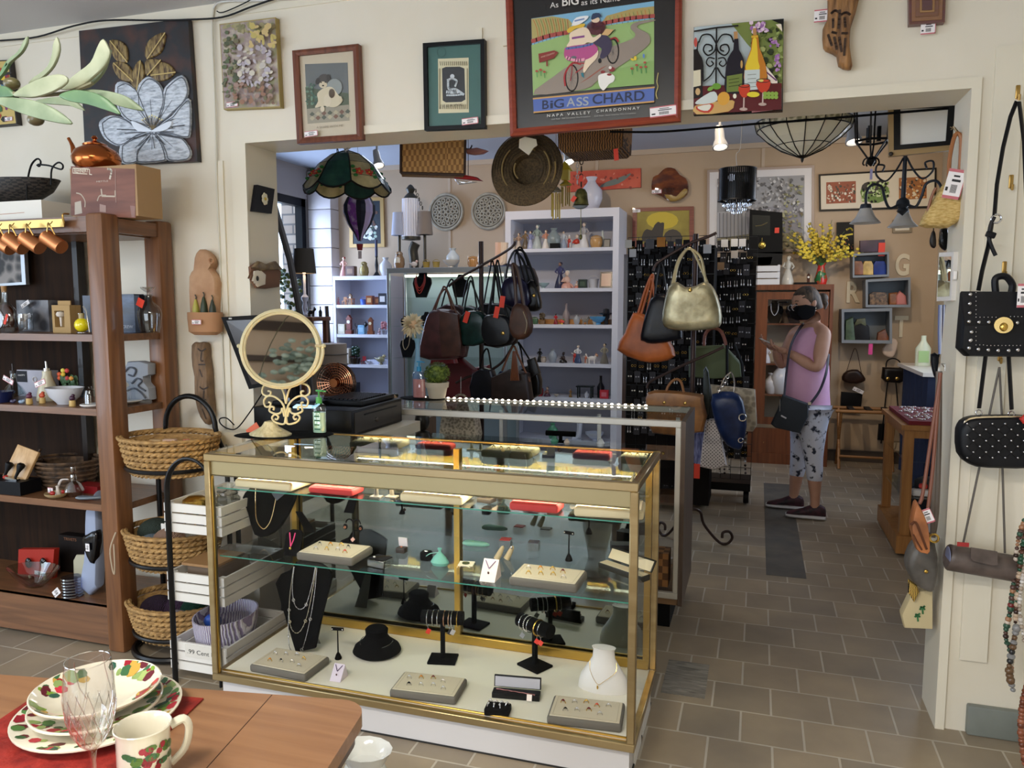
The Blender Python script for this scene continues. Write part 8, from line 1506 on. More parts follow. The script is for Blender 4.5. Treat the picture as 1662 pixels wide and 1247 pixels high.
for x,lb,c in((690,'grey-brown fabric lampshade right of the fluted column lamp','8a7c70'),(649,'pale lampshade behind the left of the fluted column lamp','b8bccc')):
 p=PX(x,7.42,gz);p.z=gz+.001;t=T('table_lamp',lb,'lamp',p);MB().lathe([(.055,60*k_*.97),(.085,60*k_*.97),(.065,97*k_),(.06,97*k_)],p,20,caps=False).o('shade',C(c,.8),t);MB().lathe([(0,0),(.06,0),(.03,.03),(.015,.1),(.015,62*k_),(0,62*k_)],p,12).o('base',BZM,t)
fig('vase',960,7.8,ztop,52*s_(7.8),['d8d8e4','3a4a8a'],'tall blue and white china vase on top of the tall white bookcase')
MB().lathe([(.02,0),(.04,.06),(.05,.12),(.04,.15),(.02,.17),(.0,.2)],(0,0,0),16).o('figure_bust',C('3a4a90',.25),lb='blue glazed figure rising from the china vase',cat='figurine',loc=(PX(940,7.75,ztop).x,7.75,ztop))
# lamp and stand by the window
p=V(-4.2,6.6,0);t=T('plant_stand','tall brown wooden stand by the window carrying a table lamp','stand',p);zt2=1.42
MB().cb((-4.22,6.6,zt2-.02),(.34,.34,.04),bev=.005).o('top',W('5a3420','7a4a30','x',5),t)
for a in(-.13,.13):
 for b in(-.13,.13):MB().cb((-4.22+a,6.6+b,(zt2-.04)/2),(.04,.04,zt2-.04)).o('leg',W('5a3420','7a4a30','z',5),t)
MB().cb((-4.22,6.47,zt2-.08),(.28,.02,.07)).o('apron',W('5a3420','7a4a30','x',5),t)
lp=V(PX(494,6.6,1.8).x,6.6,zt2+.001);t=T('table_lamp','table lamp with a dark drum shade and white turned base by the window','lamp',lp);z0,z1=P(494,444,Y=6.6).z,P(494,404,Y=6.6).z
MB().lathe([(.115,z0-lp.z),(.095,z1-lp.z),(.093,z1-lp.z),(.113,z0-lp.z)],lp,28,caps=False).o('shade',C('3e362c',.8),t);MB().lathe([(0,0),(.045,0),(.045,.02),(.02,.04),(.028,.08),(.018,.14),(.034,.17),(.036,.19),(.012,.22),(.012,z0-lp.z+.02),(0,z0-lp.z+.02)],lp,18).o('base',C('c8c8d8',.4),t);MB().ell(lp+V(0,0,z0-lp.z+.03),(.03,)*3,12).o('bulb',EM('ffd8a0',18),t);point('table_lamp_light',lp+V(0,0,z0-lp.z+.0),3.5,(1,.75,.45))
for x,k__,c,lb in((505,'animal','14141a 14141a','black toy figure beside the table lamp'),(520,'bottle','1a1a20','small black bottle on the wooden stand')):fig(k__,x,6.55,zt2,.1,c.split(),lb)
t=T('potted_vine','leafy vine with dark flowers draped by the window','plant',V(-4.6,6.9,0));mb=MB();rv=random.Random(3)
mb.cyl((-4.62,6.9,0),(-4.62,6.9,1.1),.03).o('stem',C('4a3a2c'),t);mb=MB()
for i in range(120):c=V(-4.62+rv.uniform(-.16,.16),6.9+rv.uniform(-.15,.15),rv.uniform(1.15,1.95));mb.ell(c,(.03,.01,.022),6)
mb.o('leaves',N('2a3a20','5a6a34',8,bump=0),t,kind='stuff')
MB().tube([P(444,330,Y=6.2),P(470,420,Y=6.2),P(489,520,Y=6.2),P(500,600,Y=6.2),V(P(530,760,Y=6.2).x,6.2,.001)],.03,8).o('leaning_pole',C('4a4440',.6),lb='dark leaning wooden pole in front of the window',cat='pole');MB().tube([P(530,497,Y=6.8),P(534,560,Y=6.8),P(536,640,Y=6.8),V(P(538,750,Y=6.8).x,6.8,.001)],.02,8).o('walking_stick',C('2c221e',.5),lb='dark wooden walking stick standing beside the left bookcase',cat='stick')
t=T('barrel','pale ribbed barrel behind the vanity mirror','barrel',V(PX(536,5.6,.9).x,5.6,0));p=V(PX(536,5.6,.9).x,5.6,0);zt3=P(536,558,Y=5.6).z;MB().lathe([(0,0),(.13,0),(.15,zt3*.5),(.14,zt3),(0,zt3)],p,24).o('body',C('a8988a',.6),t);[MB().tor(p+V(0,0,zt3*f_),.146,.006,n=28).o('hoop',C('5a5048',.5),t)for f_ in(.93,.86)]
fig('sit',640,5.0,.72,.22,'5a6a4a 7a3a2a c8a888 2a2a1c'.split(),'green-capped seated figurine left of the topiary, behind the second showcase');MB().box(P(600,700,Y=5.0).x,4.85,0,P(690,700,Y=5.0).x,5.2,.72).o('side_table',W('5a4434','7a6048','z',5),lb='low brown cabinet behind the second showcase at the left',cat='cabinet')
# ---------------------------------------------------------------- earring racks, purse trees, cabinet, right end
def grid(lb,x0,x1,y,z0,z1,cards,seed,nx,nz,ztop_):
 t=T('wire_rack',lb,'display rack',((x0+x1)/2,y,z0));mb=MB();n=max(3,int((x1-x0)/.07))
 for i in range(n+1):X=lerp(x0,x1,i/n);mb.tube([V(X,y,z0),V(X,y,z1)],.003,4)
 k=int((z1-z0)/.09)
 for i in range(k+1):Z=lerp(z0,z1,i/k);mb.tube([V(x0,y,Z),V(x1,y,Z)],.003,4)
 mb.o('wire_grid',BLM,t);rr_=random.Random(seed);proto={};cnt=0
 names=['silver drop earrings','pearl earrings','gold hoop earrings','grey stone earrings','white dangling earrings']
 for j in range(nz):
  for i in range(nx):
   if cnt>=cards:break
   X=lerp(x0+.03,x1-.03,(i+.5*(j%2))/nx);Z=lerp(ztop_,z0+.12,j/nz)+rr_.uniform(-.01,.01);kk=rr_.randrange(5);cnt+=1
   pos=V(X,y-.012-.006*(i%2),Z)
   if kk not in proto:
    o=T('earring_card','','earrings',pos,world=0);c=MB().cb((0,0,0),(.046,.0015,.085),bev=.0005,seg=1).o('card',C('0e0e12' if kk!=3 else '2a2a32',.6),o);mb=MB()
    for s in(-1,1):
     if kk in(0,4):mb.tube([V(s*.009,-.003,.012),V(s*.009,-.004,-.02)],.0015,4);mb.ell((s*.009,-.004,-.026),(.005,.003,.009),8)
     elif kk==2:mb.tor((s*.01,-.004,-.008),.008,.0016,'y',12,5)
     else:mb.ell((s*.009,-.004,0),(.006,.004,.006),8)
    mb.o('earring_pair',[C('d8d8dc',.2,.8),C('ece8e0',.2),GOLDR,C('a8a8b0',.3),C('f0f0f4',.3)][kk],o);proto[kk]=o
   else:o=dup(proto[kk],pos)
   o['label']='%s on a black card, hanging on %s'%(names[kk],'the left wire rack' if nx>5 else 'the right wire rack');o['group']=names[kk]+(' on the left wire rack' if nx>5 else ' on the right wire rack')
 return t
gl=(P(1018,500,Y=5.75).x,P(1158,500,Y=5.75).x);grid('wide black wire rack of earring cards behind the gold handbag',gl[0],gl[1],5.75,P(1090,745,Y=5.75).z,P(1090,384,Y=5.75).z,150,5,10,15,P(1090,400,Y=5.75).z)
MB().box(gl[0],5.76,.05,gl[1],6.1,P(1090,395,Y=5.75).z-.02).o('display_cabinet',C('120e0e',.8),lb='dark wooden display cabinet behind the wide wire rack',cat='cabinet')
MB().cb((0,0,0),(.03,.015,1.9)).o('cabinet_post',W('3c1e16','54301f','z',5),lb='reddish wooden post right of the tall white bookcase',cat='post',loc=(gl[0]-.03,5.85,.96))
gr=(P(1160,500,Y=6.2).x,P(1227,500,Y=6.2).x);t=grid('narrow black wire rack of earring cards beside the wooden cabinet',gr[0],gr[1],6.2,.17,P(1190,385,Y=6.2).z,90,8,5,18,P(1190,398,Y=6.2).z)
MB().box(gr[0]+.005,6.24,.75,gr[1]-.005,6.25,1.9).o('back_card',C('15120f',.8),t);MB().box(gr[0]-.12,6.05,.11,gr[1],6.4,.17).o('base_tray',BLACK,t);[MB().lathe([(0,-.02),(.045,-.02),(.05,0),(.045,.02),(0,.02)],V(X,Y_,.055),16,M=Euler((0,pi/2,0)).to_matrix()).o('caster',BLACK,t)for X in(gr[0]-.08,gr[1]-.03)for Y_ in(6.1,6.36)]
for i,x in enumerate((1168,1176,1184,1210)):beads('string of dark beads hanging at the foot of the narrow wire rack, %s'%['leftmost','second','third','rightmost'][i],[(x,700),(x-1,740),(x,768)],6.15,['1a1418','3a2a2a','c8c8c8'],.006,.01,12)
for i,(x,y,c,w_)in enumerate(((1027,411,'d8d8dc',.05),(1148,404,'d0d0d4',.055),(1055,396,'5a5a60',.06),(1073,393,'c8822a',.06),(1020,396,'d8d4cc',.05),(1176,395,'e8e8e8',.05),(1192,394,'ececec',.05),(1205,394,'e0e0e4',.05),(1192,413,'c8c0b8',.05),(1170,432,'a88868',.05))):
 MB().cb((0,0,0),(w_,.002,w_*1.15)).o('earring_card',C(c,.6),lb='%s square card clipped on the wire racks, %s'%({'d8d8dc':'large white','d0d0d4':'pale','5a5a60':'grey','c8822a':'orange striped','d8d4cc':'photo','e8e8e8':'white','ececec':'white','e0e0e4':'white','c8c0b8':'beige','a88868':'tan'}[c],['left, second row','upper right of the wide rack','top row, third','top row, beside the grey one','top left corner','top left of the narrow rack','top middle of the narrow rack','top right of the narrow rack','second row of the narrow rack','third row of the narrow rack'][i]),cat='card',loc=P(x,y,Y=5.7 if x<1160 else 6.14))
def purse_tree(lb,x,Y,arms,ytop,feet=True):
 b=P(x,700,Y=Y);t=T('purse_tree',lb,'purse stand',V(b.x,Y,0));IR=C('3a2a26',.4,.5);MB().cyl((b.x,Y,.12),(b.x,Y,P(x,ytop,Y=Y).z),.016,n=12).o('pole',IR,t)
 for L in arms:MB().tube(smp([P(u,v,Y=Y-.03)for u,v in L],5),.009,7).o('arm',IR,t)
 for a in(0,120,240):
  d=V(cos(radians(a+20)),sin(radians(a+20)),0);MB().tube(smp([V(b.x,Y,0)+d*r_+V(0,0,z)for r_,z in((.0,.2),(.02,.24),(.07,.22),(.09,.15),(.14,.08),(.2,.02),(.25,.013),(.28,.05),(.26,.09),(.22,.085),(.215,.05))],5),.009,7).o('scroll_foot',IR,t)
 return t
T2=4.9
purse_tree('brown iron purse tree with slanting arms, right, carrying the gold handbag',1122,T2,[[(1060,440),(1066,428),(1090,412),(1120,395),(1150,384),(1163,378)],[(1050,630),(1055,620),(1080,607),(1115,590),(1150,575),(1175,563)]],380)
T1=4.9
purse_tree('brown iron purse tree with slanting arms, left, carrying dark handbags',782,T1,[[(728,465),(745,452),(780,432),(815,412),(832,400),(836,392)],[(740,622),(760,612),(790,604),(815,588),(832,562),(838,545)]],392)
# more dark bags of the left tree
for q,Y_,c,hd_,lb in(([(706,545),(712,500),(745,495),(760,520),(756,580),(710,578)],5.05,'2a1214',[[(716,500),(726,465),(735,455),(742,497)]],'wine red bag hanging behind the maroon domed handbag'),
 ([(776,500),(800,492),(830,496),(842,520),(838,558),(780,560)],5.1,'0a0a0e',[[(785,495),(795,440),(800,425),(812,494)],[(820,496),(812,440),(806,425),(800,494)]],'large black bag filling the middle of the left purse tree'),
 ([(832,440),(846,430),(866,436),(874,470),(868,500),(840,500)],5.05,'141220',[[(838,440),(836,415),(846,402),(860,440)]],'dark indigo bag at the top of the left purse tree, behind the purple one'),
 ([(744,505),(752,498),(776,500),(784,540),(776,558),(748,556)],5.15,'0f2220',[[(750,500),(757,462),(766,450),(774,500)]],'second dark green bag behind the teal satin one'),
 ([(846,600),(872,596),(878,640),(850,645)],5.0,'0c0908',[[(850,602),(846,570),(842,556),(868,598)]],'black bag low at the right of the left purse tree'),
 ([(770,605),(800,600),(806,648),(768,650)],4.85,'0b0d16',[[(778,606),(784,575),(792,568),(798,604)]],'black bag low in the middle of the left purse tree')):
 bag(lb,q,Y_,.12,LB(c,.35),hd_,.006,C('0c0b0c',.4),flat=.8)
# right tree
bag('metallic gold hobo handbag with a round clasp, on the right purse tree',[(1086,465),(1100,458),(1112,466),(1130,464),(1146,457),(1160,470),(1170,500),(1171,525),(1160,533),(1120,537),(1085,534),(1075,520),(1079,490)],4.6,.16,N('857c5e','c0b896',9,rough=.36,bump=.5,metal=.5),[[(1094,462),(1100,430),(1112,408),(1122,405),(1138,420),(1146,462)],[(1090,466),(1100,425),(1116,404),(1126,410),(1140,440),(1150,464)]],.008,C('a89c78',.4,.3),gold=[(1120,471,.012)],flat=.75)
bag('burnt orange leather tote hanging at the left of the right purse tree',[(1028,508),(1048,512),(1062,520),(1085,550),(1096,578),(1070,588),(1040,586),(1002,568),(1015,540)],4.75,.13,N('8a4418','b8622a',7,rough=.5,bump=.25),[[(1036,508),(1046,475),(1056,450),(1060,452),(1050,510)],[(1040,512),(1052,470),(1058,452),(1064,500)]],.008,C('a0501c',.5))
bag('black leather bag between the orange and gold handbags',[(1056,485),(1078,478),(1090,490),(1108,540),(1100,552),(1060,558),(1045,554),(1040,545)],4.68,.09,LB('0a0c12',.35),[[(1062,485),(1068,440),(1075,430),(1082,480)]],.006)
bag('olive green canvas tote with bamboo ring handles, behind the gold handbag',[(1118,562),(1176,560),(1204,590),(1206,612),(1160,615),(1118,612)],5.1,.1,C('4a5638',.7),[[(1143,575),(1144,545),(1155,533),(1170,538),(1178,560),(1173,575)]],.011,W('6a3424','8a4a34','x',20),flat=.85,k=0)
MB().tube(px([(1192,560),(1204,590),(1206,612)],5.0),.012,5,flat=.3).tube(px([(1180,560),(1180,614)],5.0),.012,5,flat=.3).o('dark_straps',BLACK,lb='pair of black straps crossing the olive green tote',cat='strap')
bag('tan leather duffel handbag behind the right end of the second showcase',[(1052,637),(1080,634),(1135,640),(1142,650),(1142,700),(1060,702),(1050,660)],4.62,.14,LB('7a5026',.4),[[(1077,652),(1084,628),(1096,616),(1106,622),(1112,652)]],.008,C('8a5c34',.45),flat=.85,gold=[(1078,654,.01),(1112,655,.01)])
bag('navy blue leather hobo with silver chain and buckle, right purse tree',[(1156,640),(1190,636),(1206,650),(1212,690),(1206,720),(1200,730),(1180,722),(1166,700),(1157,670)],4.7,.12,LB('142244',.3),[[(1165,640),(1175,615),(1186,604)],[(1186,604),(1192,620),(1190,650)]],.005,SILR,gold=[])
mb=MB();[mb.tor(P(1165+i*2.3,636-i*3.4,Y=4.63),.008,.002,'y' if i%2 else 'x',10,5)for i in range(9)];mb.tor(P(1205,678,Y=4.62),.02,.004,'y',18);mb.tor(P(1202,715,Y=4.62),.013,.003,'y',14);mb.o('chain_hardware',SILR,lb='silver chain and ring buckle on the navy blue hobo',cat='buckle')
bag('beige snakeskin-print tote behind the navy blue hobo',[(1153,624),(1226,632),(1229,690),(1222,700),(1190,700),(1160,690)],4.95,.07,N('8a8070','b8ae9a',30,(1,1,1),.5,.3,kind='vor'),flat=.9,k=0)
bag('small tote in a brown and white geometric print, right purse tree',[(1146,680),(1166,680),(1172,715),(1180,755),(1160,762),(1136,757),(1140,720)],4.75,.09,N('2a2028','d0c8c8',60,(1,1,1),.5,0,.2,.35,kind='magic'),[[(1148,682),(1146,660),(1155,650),(1164,660),(1162,682)]],.004,BLACK,flat=.85,k=0)
bag('blue and lilac striped bag behind the geometric print tote',[(1124,702),(1144,702),(1142,740),(1136,757),(1122,748)],4.85,.06,N('3a4478','9aa0d0',20,(8,1,1),.6,0),flat=.9,k=0)
bag('slim dark green shoulder bag hanging beside the navy hobo',[(1142,600),(1150,602),(1154,660),(1148,690),(1142,650)],4.75,.05,LB('141c1c'),flat=.8)
MB().cb((0,0,0),(.035,.002,.09)).o('red_tag',REDTAG,lb='red tag hanging below the striped bag on the right purse tree',cat='tag',loc=P(1131,765,Y=4.7))
# left tree
t=bag('maroon and brown domed handbag at the left of the left purse tree',[(686,580),(690,545),(698,512),(708,503),(730,502),(745,512),(752,560),(750,580),(720,584)],4.6,.16,LB('3c1c1e',.35),[[(705,508),(714,480),(722,470),(728,480),(735,508)],[(698,515),(716,474),(724,468),(742,512)]],.006,C('5a3428',.45),flat=.78)
MB().puff(px([(714,504),(744,510),(750,560),(748,578),(718,580),(714,540)],4.53),.03,3,flat=.9).o('front_panel',LB('3a2018',.4),t)
bag('red leather pouch hanging behind the maroon domed handbag',[(702,570),(738,575),(742,590),(700,594)],4.9,.1,C('8a1420',.4),k=0)
bag('teal green satin handbag with gold hardware on the left purse tree',[(746,540),(752,512),(765,504),(782,506),(792,520),(794,548),(785,558),(755,562)],4.62,.13,LB('122826',.22),[[(752,510),(760,470),(764,456),(770,470),(785,512)]],.006,C('0f1a18',.4),tagp=[(757,515,18)],flat=.78)
bag('black leather handbag with a gold bow on the left purse tree',[(786,520),(795,510),(820,512),(832,525),(834,552),(820,562),(795,561),(785,545)],4.6,.13,LB('08080a',.3),[[(792,515),(800,470),(805,430),(812,470),(824,515)]],.009,BLACK,tagp=[(806,507,12),(815,490,8)],gold=[(816,541,.013)],flat=.8)
t=bag('brown suede hobo with a zip, right front of the left purse tree',[(833,500),(842,492),(855,498),(863,520),(862,540),(850,551),(835,548),(828,530)],4.5,.1,LB('3a2012',.55),[[(838,498),(836,460),(832,430),(840,440),(850,496)]],.011,C('3c2216',.5),flat=.75)
MB().tube(smp(px([(849,506),(855,525),(852,542)],4.445),4),.003,5).o('zip',C('b8a890',.3,.8),t)
bag('dark purple leather bag high on the left purse tree',[(815,470),(822,452),(840,448),(856,460),(862,490),(850,500),(830,498),(818,490)],4.75,.13,LB('1c1a30',.25),[[(820,460),(826,425),(838,406),(845,430),(856,470)]],.007,C('14121c',.35))
bag('black leather bag with a silver buckle, at the right of the left purse tree',[(857,460),(868,456),(876,480),(878,500),(868,506),(856,500)],4.8,.1,LB('0c0a0c',.3),[[(860,462),(850,425),(838,408),(852,412),(872,465)]],.008,BLACK,gold=[(866,480,.012)])
bag('big red leather tote hanging low on the left purse tree',[(724,590),(748,580),(772,600),(780,645),(722,648)],5.05,.12,C('5c0c16',.4),k=0,flat=.85);bag('second red tote behind the first on the left purse tree',[(772,596),(795,592),(798,640),(775,645)],5.2,.1,C('6a0e1c',.4),k=0,flat=.85)
bag('brown and black bag with fringe straps low on the left purse tree',[(800,612),(830,598),(858,606),(864,650),(800,652)],4.75,.13,LB('241a18',.4),[[(815,602),(826,575),(834,562),(842,580),(860,620)]],.007,C('6a3c20',.5),k=0,flat=.85)
t=T('leather_tassel','brown leather tassel hanging on the fringed bag','tassel',P(836,616,Y=4.6));[MB().tube(px([(833+i*.6,570),(829+i*2.6,618)],4.62+.004*i),.005,5).o('strand',C('6a3a1c',.55),t)for i in range(6)]
bag('navy tote with a blue strap low on the left purse tree',[(795,615),(820,610),(842,620),(846,652),(792,652)],4.9,.1,LB('101626',.4),[[(796,645),(808,612),(816,606),(826,640)]],.008,C('1c2c5a',.4),k=0,flat=.85)
bag('small black clutch at the right of the left purse tree',[(856,584),(868,580),(877,606),(862,613)],4.85,.05,LB('0a0808',.3),k=0,flat=.9)
t=T('handbag','beige snake-print handbag whose looped handle rises behind the second showcase','handbag',P(748,760,Y=4.5));SNK=N('8a8070','c8bca8',60,kind='vor');MB().tube(arc(P(748,652,Y=4.5),.045,0,180,14),.007,6).tube([P(748,641,Y=4.5),P(748,612,Y=4.7)],.002,5).o('handle',SNK,t);MB().puff(px([(722,655),(772,655),(780,705),(775,735),(722,735),(716,705)],4.5),.12,4,flat=.85).o('body',SNK,t)
# black chest under the racks, cabinet with glass door
cx0,cx1=-.07,.66;CBY=7.78;WD=W('5c3018','7c4626','z',4);t=T('wooden_cabinet','tall wooden display cabinet with a glass door behind the person','cabinet',((cx0+cx1)/2,CBY+.17,0));zt=P(1280,462,Y=CBY).z
MB().box(cx0,CBY,.0,cx1,CBY+.34,.1).box(cx0,CBY,zt-.05,cx1,CBY+.34,zt).o('top_and_plinth',WD,t,smooth=0);MB().box(cx0,CBY,.1,cx0+.03,CBY+.34,zt-.05).box(cx1-.03,CBY,.1,cx1,CBY+.34,zt-.05).o('side',WD,t,smooth=0);MB().box(cx0+.03,CBY+.32,.1,cx1-.03,CBY+.34,zt-.05).o('back',C('b8a890',.6),t,smooth=0)
zd=P(1280,690,Y=CBY).z;MB().box(cx0+.03,CBY+.01,.1,cx1-.03,CBY+.03,zd-.04).o('drawer_front',WD,t,smooth=0)
df=MB();[df.box(*b)for b in((cx0+.04,CBY-.012,zd,cx0+.15,CBY+.01,zt-.07),(cx1-.15,CBY-.012,zd,cx1-.04,CBY+.01,zt-.07),(cx0+.15,CBY-.012,zt-.14,cx1-.15,CBY+.01,zt-.07),(cx0+.15,CBY-.012,zd,cx1-.15,CBY+.01,zd+.07))];dd=df.o('door',WD,t,smooth=0);MB().box(cx0+.15,CBY-.004,zd+.07,cx1-.15,CBY,zt-.14).o('pane',GL('f0f0f0',.02,edge=1.3),dd);MB().box(cx0+.15,CBY-.002,.2,cx0+.155,CBY+.005,.21).o('handle',BRASS,dd)
for i,y in enumerate((525,590,640)):MB().box(cx0+.03,CBY+.03,P(1280,y,Y=CBY+.1).z-.015,cx1-.03,CBY+.31,P(1280,y,Y=CBY+.1).z).o('shelf',WD,t,smooth=0)
zc=[P(1280,y,Y=CBY+.1).z for y in(525,590,640)]
bustat(1257,zc[0],.75,'navy bust with a crystal necklace in the wooden cabinet','crystal drop necklace in the wooden cabinet','dcdce4',1,CBY+.12);bustat(1290,zc[0],.75,'navy bust with a pendant chain in the wooden cabinet, right','silver pendant chain in the wooden cabinet','c8c8d0',1,CBY+.12)
tstand('white T earring stand between the navy busts in the wooden cabinet',V(PX(1269,CBY+.1,zc[0]).x,CBY+.08,zc[0]+.001),.2,.1);fig('lady',1245,CBY+.1,zc[1],.17,'e4e4ec e4e4ec e4e4ec e4e4ec'.split(),'white ring stand on the middle shelf of the wooden cabinet');fig('vase',1252,CBY+.1,zc[2],.2,['e6e8f0'],'white vase form on the lower shelf of the wooden cabinet');fig('vase',1268,CBY+.1,zc[2],.3,['dfe2ea'],'taller white neck form on the lower shelf of the wooden cabinet')
# on the cabinet
t=T('slatted_crate','white slatted crate on top of the wooden cabinet','crate',(.0,CBY+.15,zt));w0,w1=P(1195,440,Y=CBY).x,P(1266,440,Y=CBY).x;h_=P(1230,430,Y=CBY).z-zt
for j in range(3):MB().box(w0,CBY+.01,zt+.001+j*h_/3,w1,CBY+.03,zt+(j+.84)*h_/3).o('slat',C('dcdcdc',.5),t,smooth=0)
MB().box(w0,CBY+.03,zt+.001,w0+.02,CBY+.25,zt+h_).box(w1-.02,CBY+.03,zt+.001,w1,CBY+.25,zt+h_).o('end',C('d4d4d4',.5),t,smooth=0);MB().prism(px([(1229,418),(1254,417),(1250,430),(1230,430)],CBY+.05),(0,.004,0)).o('papers',C('e8e8f0',.6),lb='white papers sticking out of the white crate on the cabinet',cat='papers')
fig('lady',1279,CBY+.1,zt,45*s_(CBY),'c8c4b8 c0bcb0 d0ccc0 b8b4a8'.split(),'pale stone Madonna statue on top of the wooden cabinet');fig('clock',1312,CBY+.08,zt,17*s_(CBY),'4a2a1c e8e4d8'.split(),'small square desk clock on top of the wooden cabinet')
MB().box(0,0,0,.2,.12,.02).o('black_glasses',BLACK,lb='pair of black glasses lying beside the desk clock',cat='glasses',loc=(P(1290,460,Y=CBY).x,CBY+.05,zt+.001))
# wall clock black
q=[(1217,340),(1270,345),(1270,412),(1215,410)];ck=[P(x,y,Y=CBY+.05)for x,y in q];t=T('pendulum_clock','black mission-style pendulum clock hanging before the large photograph','clock',((ck[0].x+ck[1].x)/2,CBY+.1,ck[2].z));MB().prism(ck,(0,.12,0)).o('case',C('060708',.6),t,smooth=0);MB().prism([v+V(0,0,0)for v in px([(1221,349),(1250,350),(1250,382),(1221,382)],CBY+.048)],(0,.003,0)).o('dial',C('101817',.4),t)
mb=MB();mb.tube(px([(1226,367),(1236,366),(1246,361)],CBY+.044),.004,5);mb.o('hands',C('b8a878',.3,.8),t);MB().tube(px([(1237,386),(1237,396)],CBY+.044),.003,5).ell(P(1237,398,Y=CBY+.04),(.035,.01,.035),16).o('pendulum',C('a89048',.25,.9),t);redtag(t,P(1261,374,Y=CBY+.04),.04,.05);MB().box(ck[3].x,CBY+.05,ck[3].z-.12,ck[2].x,CBY+.17,ck[3].z).o('lower_case',C('101214',.5),t,smooth=0)
# yellow flowers
vp=V(PX(1332,CBY+.1,zt).x,CBY+.12,zt+.001);t=T('flower_arrangement','red and green figural vase of yellow forsythia on the wooden cabinet','flowers',vp);MB().lathe([(0,0),(.05,0),(.06,.05),(.04,.12),(.03,.17),(.045,.2),(.035,.2)],vp,16).o('vase',N('2a6a3a','c83028',14,rough=.2,bump=0,lo=.45,hi=.55),t);mb=MB();rv=random.Random(5);fl=MB()
for i in range(46):
 a=rv.uniform(0,6.28);e=rv.uniform(.25,1.4);L_=rv.uniform(.25,.45);d=V(cos(a)*cos(e),sin(a)*cos(e)*.5-.15,sin(e));p0=vp+V(0,0,.19);p1=p0+d*L_;mb.tube([p0,p0.lerp(p1,.5)+V(0,0,.02),p1],.003,4)
 for j in range(9):c=p0.lerp(p1,.35+.07*j)+V(rv.uniform(-.02,.02),rv.uniform(-.02,.02),rv.uniform(-.02,.02));fl.ell(c,(.016,.012,.014),5)
mb.o('branches',C('4a5a2a',.7),t);fl.o('yellow_blossom',N('b8982a','e8d048',10,rough=.6,bump=0),t,kind='stuff')
# grey wall crates
GC=C('7c8084',.6)
def wcrate(lb,q):
 Y0,Y1=WB_-.24,WB_+.02;o=px(q,Y0);i=px(inset(q,.05,.09),Y0);t=T('wall_crate',lb,'wall shelf',(o[0].x+.2,Y0+.1,o[2].z),group='grey wooden crates on the back wall')
 for k in range(4):l=(k+1)%4;MB().prism([o[k],o[l],i[l],i[k]],(0,Y1-Y0-.02,0)).o('board',GC,t,smooth=0)
 MB().prism([v+V(0,.24,0)for v in i],(0,.01,0)).o('back',C('6a7074',.6),t,smooth=0);return i[3].z,Y0
wz=[wcrate('grey wall crate holding a blue and a gold bag, topmost on the back wall',[(1384,412),(1443,409),(1443,449),(1384,451)]),wcrate('grey wall crate with a brown print clutch, the middle one, right',[(1405,454),(1478,450),(1478,499),(1405,499)]),wcrate('grey wall crate full of dark bags, lowest on the back wall',[(1366,502),(1448,500),(1448,558),(1366,557)])]
for x,lb,c,k__ in((1392,'brown leather bag in the topmost wall crate, left','6a3a1c',1),(1408,'gold bag in the topmost wall crate, middle','a88a48',1),(1427,'royal blue bag in the topmost wall crate','142a6a',1.25)):
 w_=17*k__;bag(lb,[(x-w_/2,447),(x-w_/2,430),(x-w_/3,424),(x+w_/3,424),(x+w_/2,430),(x+w_/2,447)],WB_-.15,.1,LB(c),flat=.9,k=0)
bag('plum and black wallet on top of the topmost wall crate',[(1395,391),(1436,389),(1436,409),(1395,410)],WB_-.15,.06,LB('2c1226'),k=0,flat=.95,tagp=[(1431,405,0)]);bag('brown patterned clutch in the middle wall crate',[(1410,478),(1416,474),(1438,475),(1441,496),(1410,496)],WB_-.15,.08,N('2a1c14','8a6a4a',40,bump=0,rough=.5),k=0,flat=.92);bag('tan leather pouch in the middle wall crate',[(1442,476),(1456,474),(1458,496),(1442,496)],WB_-.13,.07,LB('7a4a28'),k=0)
bag('pink and mint pouch at the right of the middle wall crate',[(1454,480),(1460,472),(1470,480),(1472,496),(1454,496)],WB_-.15,.06,C('c87a70',.6),k=0)
for lb,q,c in(('green snakeskin bag at the left of the lowest wall crate',[(1371,555),(1372,520),(1384,514),(1388,555)],'3a4a34'),('black bag in the middle of the lowest wall crate',[(1386,555),(1384,525),(1396,520),(1410,530),(1412,555)],'0e0c0c'),('olive and brown bag behind the black one in the lowest wall crate',[(1384,530),(1390,518),(1404,516),(1406,530)],'3a3c20'),('brown saddle bag at the right of the lowest wall crate',[(1422,555),(1424,540),(1436,534),(1442,548),(1441,556)],'6a3a1c')):bag(lb,q,WB_-.15,.09,LB(c),k=0,flat=.85)
MB().cb((0,0,0),(.035,.003,.1)).o('pink_tag',C('d8408a',.5),lb='hot pink tag hanging from the lowest wall crate',cat='tag',loc=P(1413,567,Y=WB_-.26))
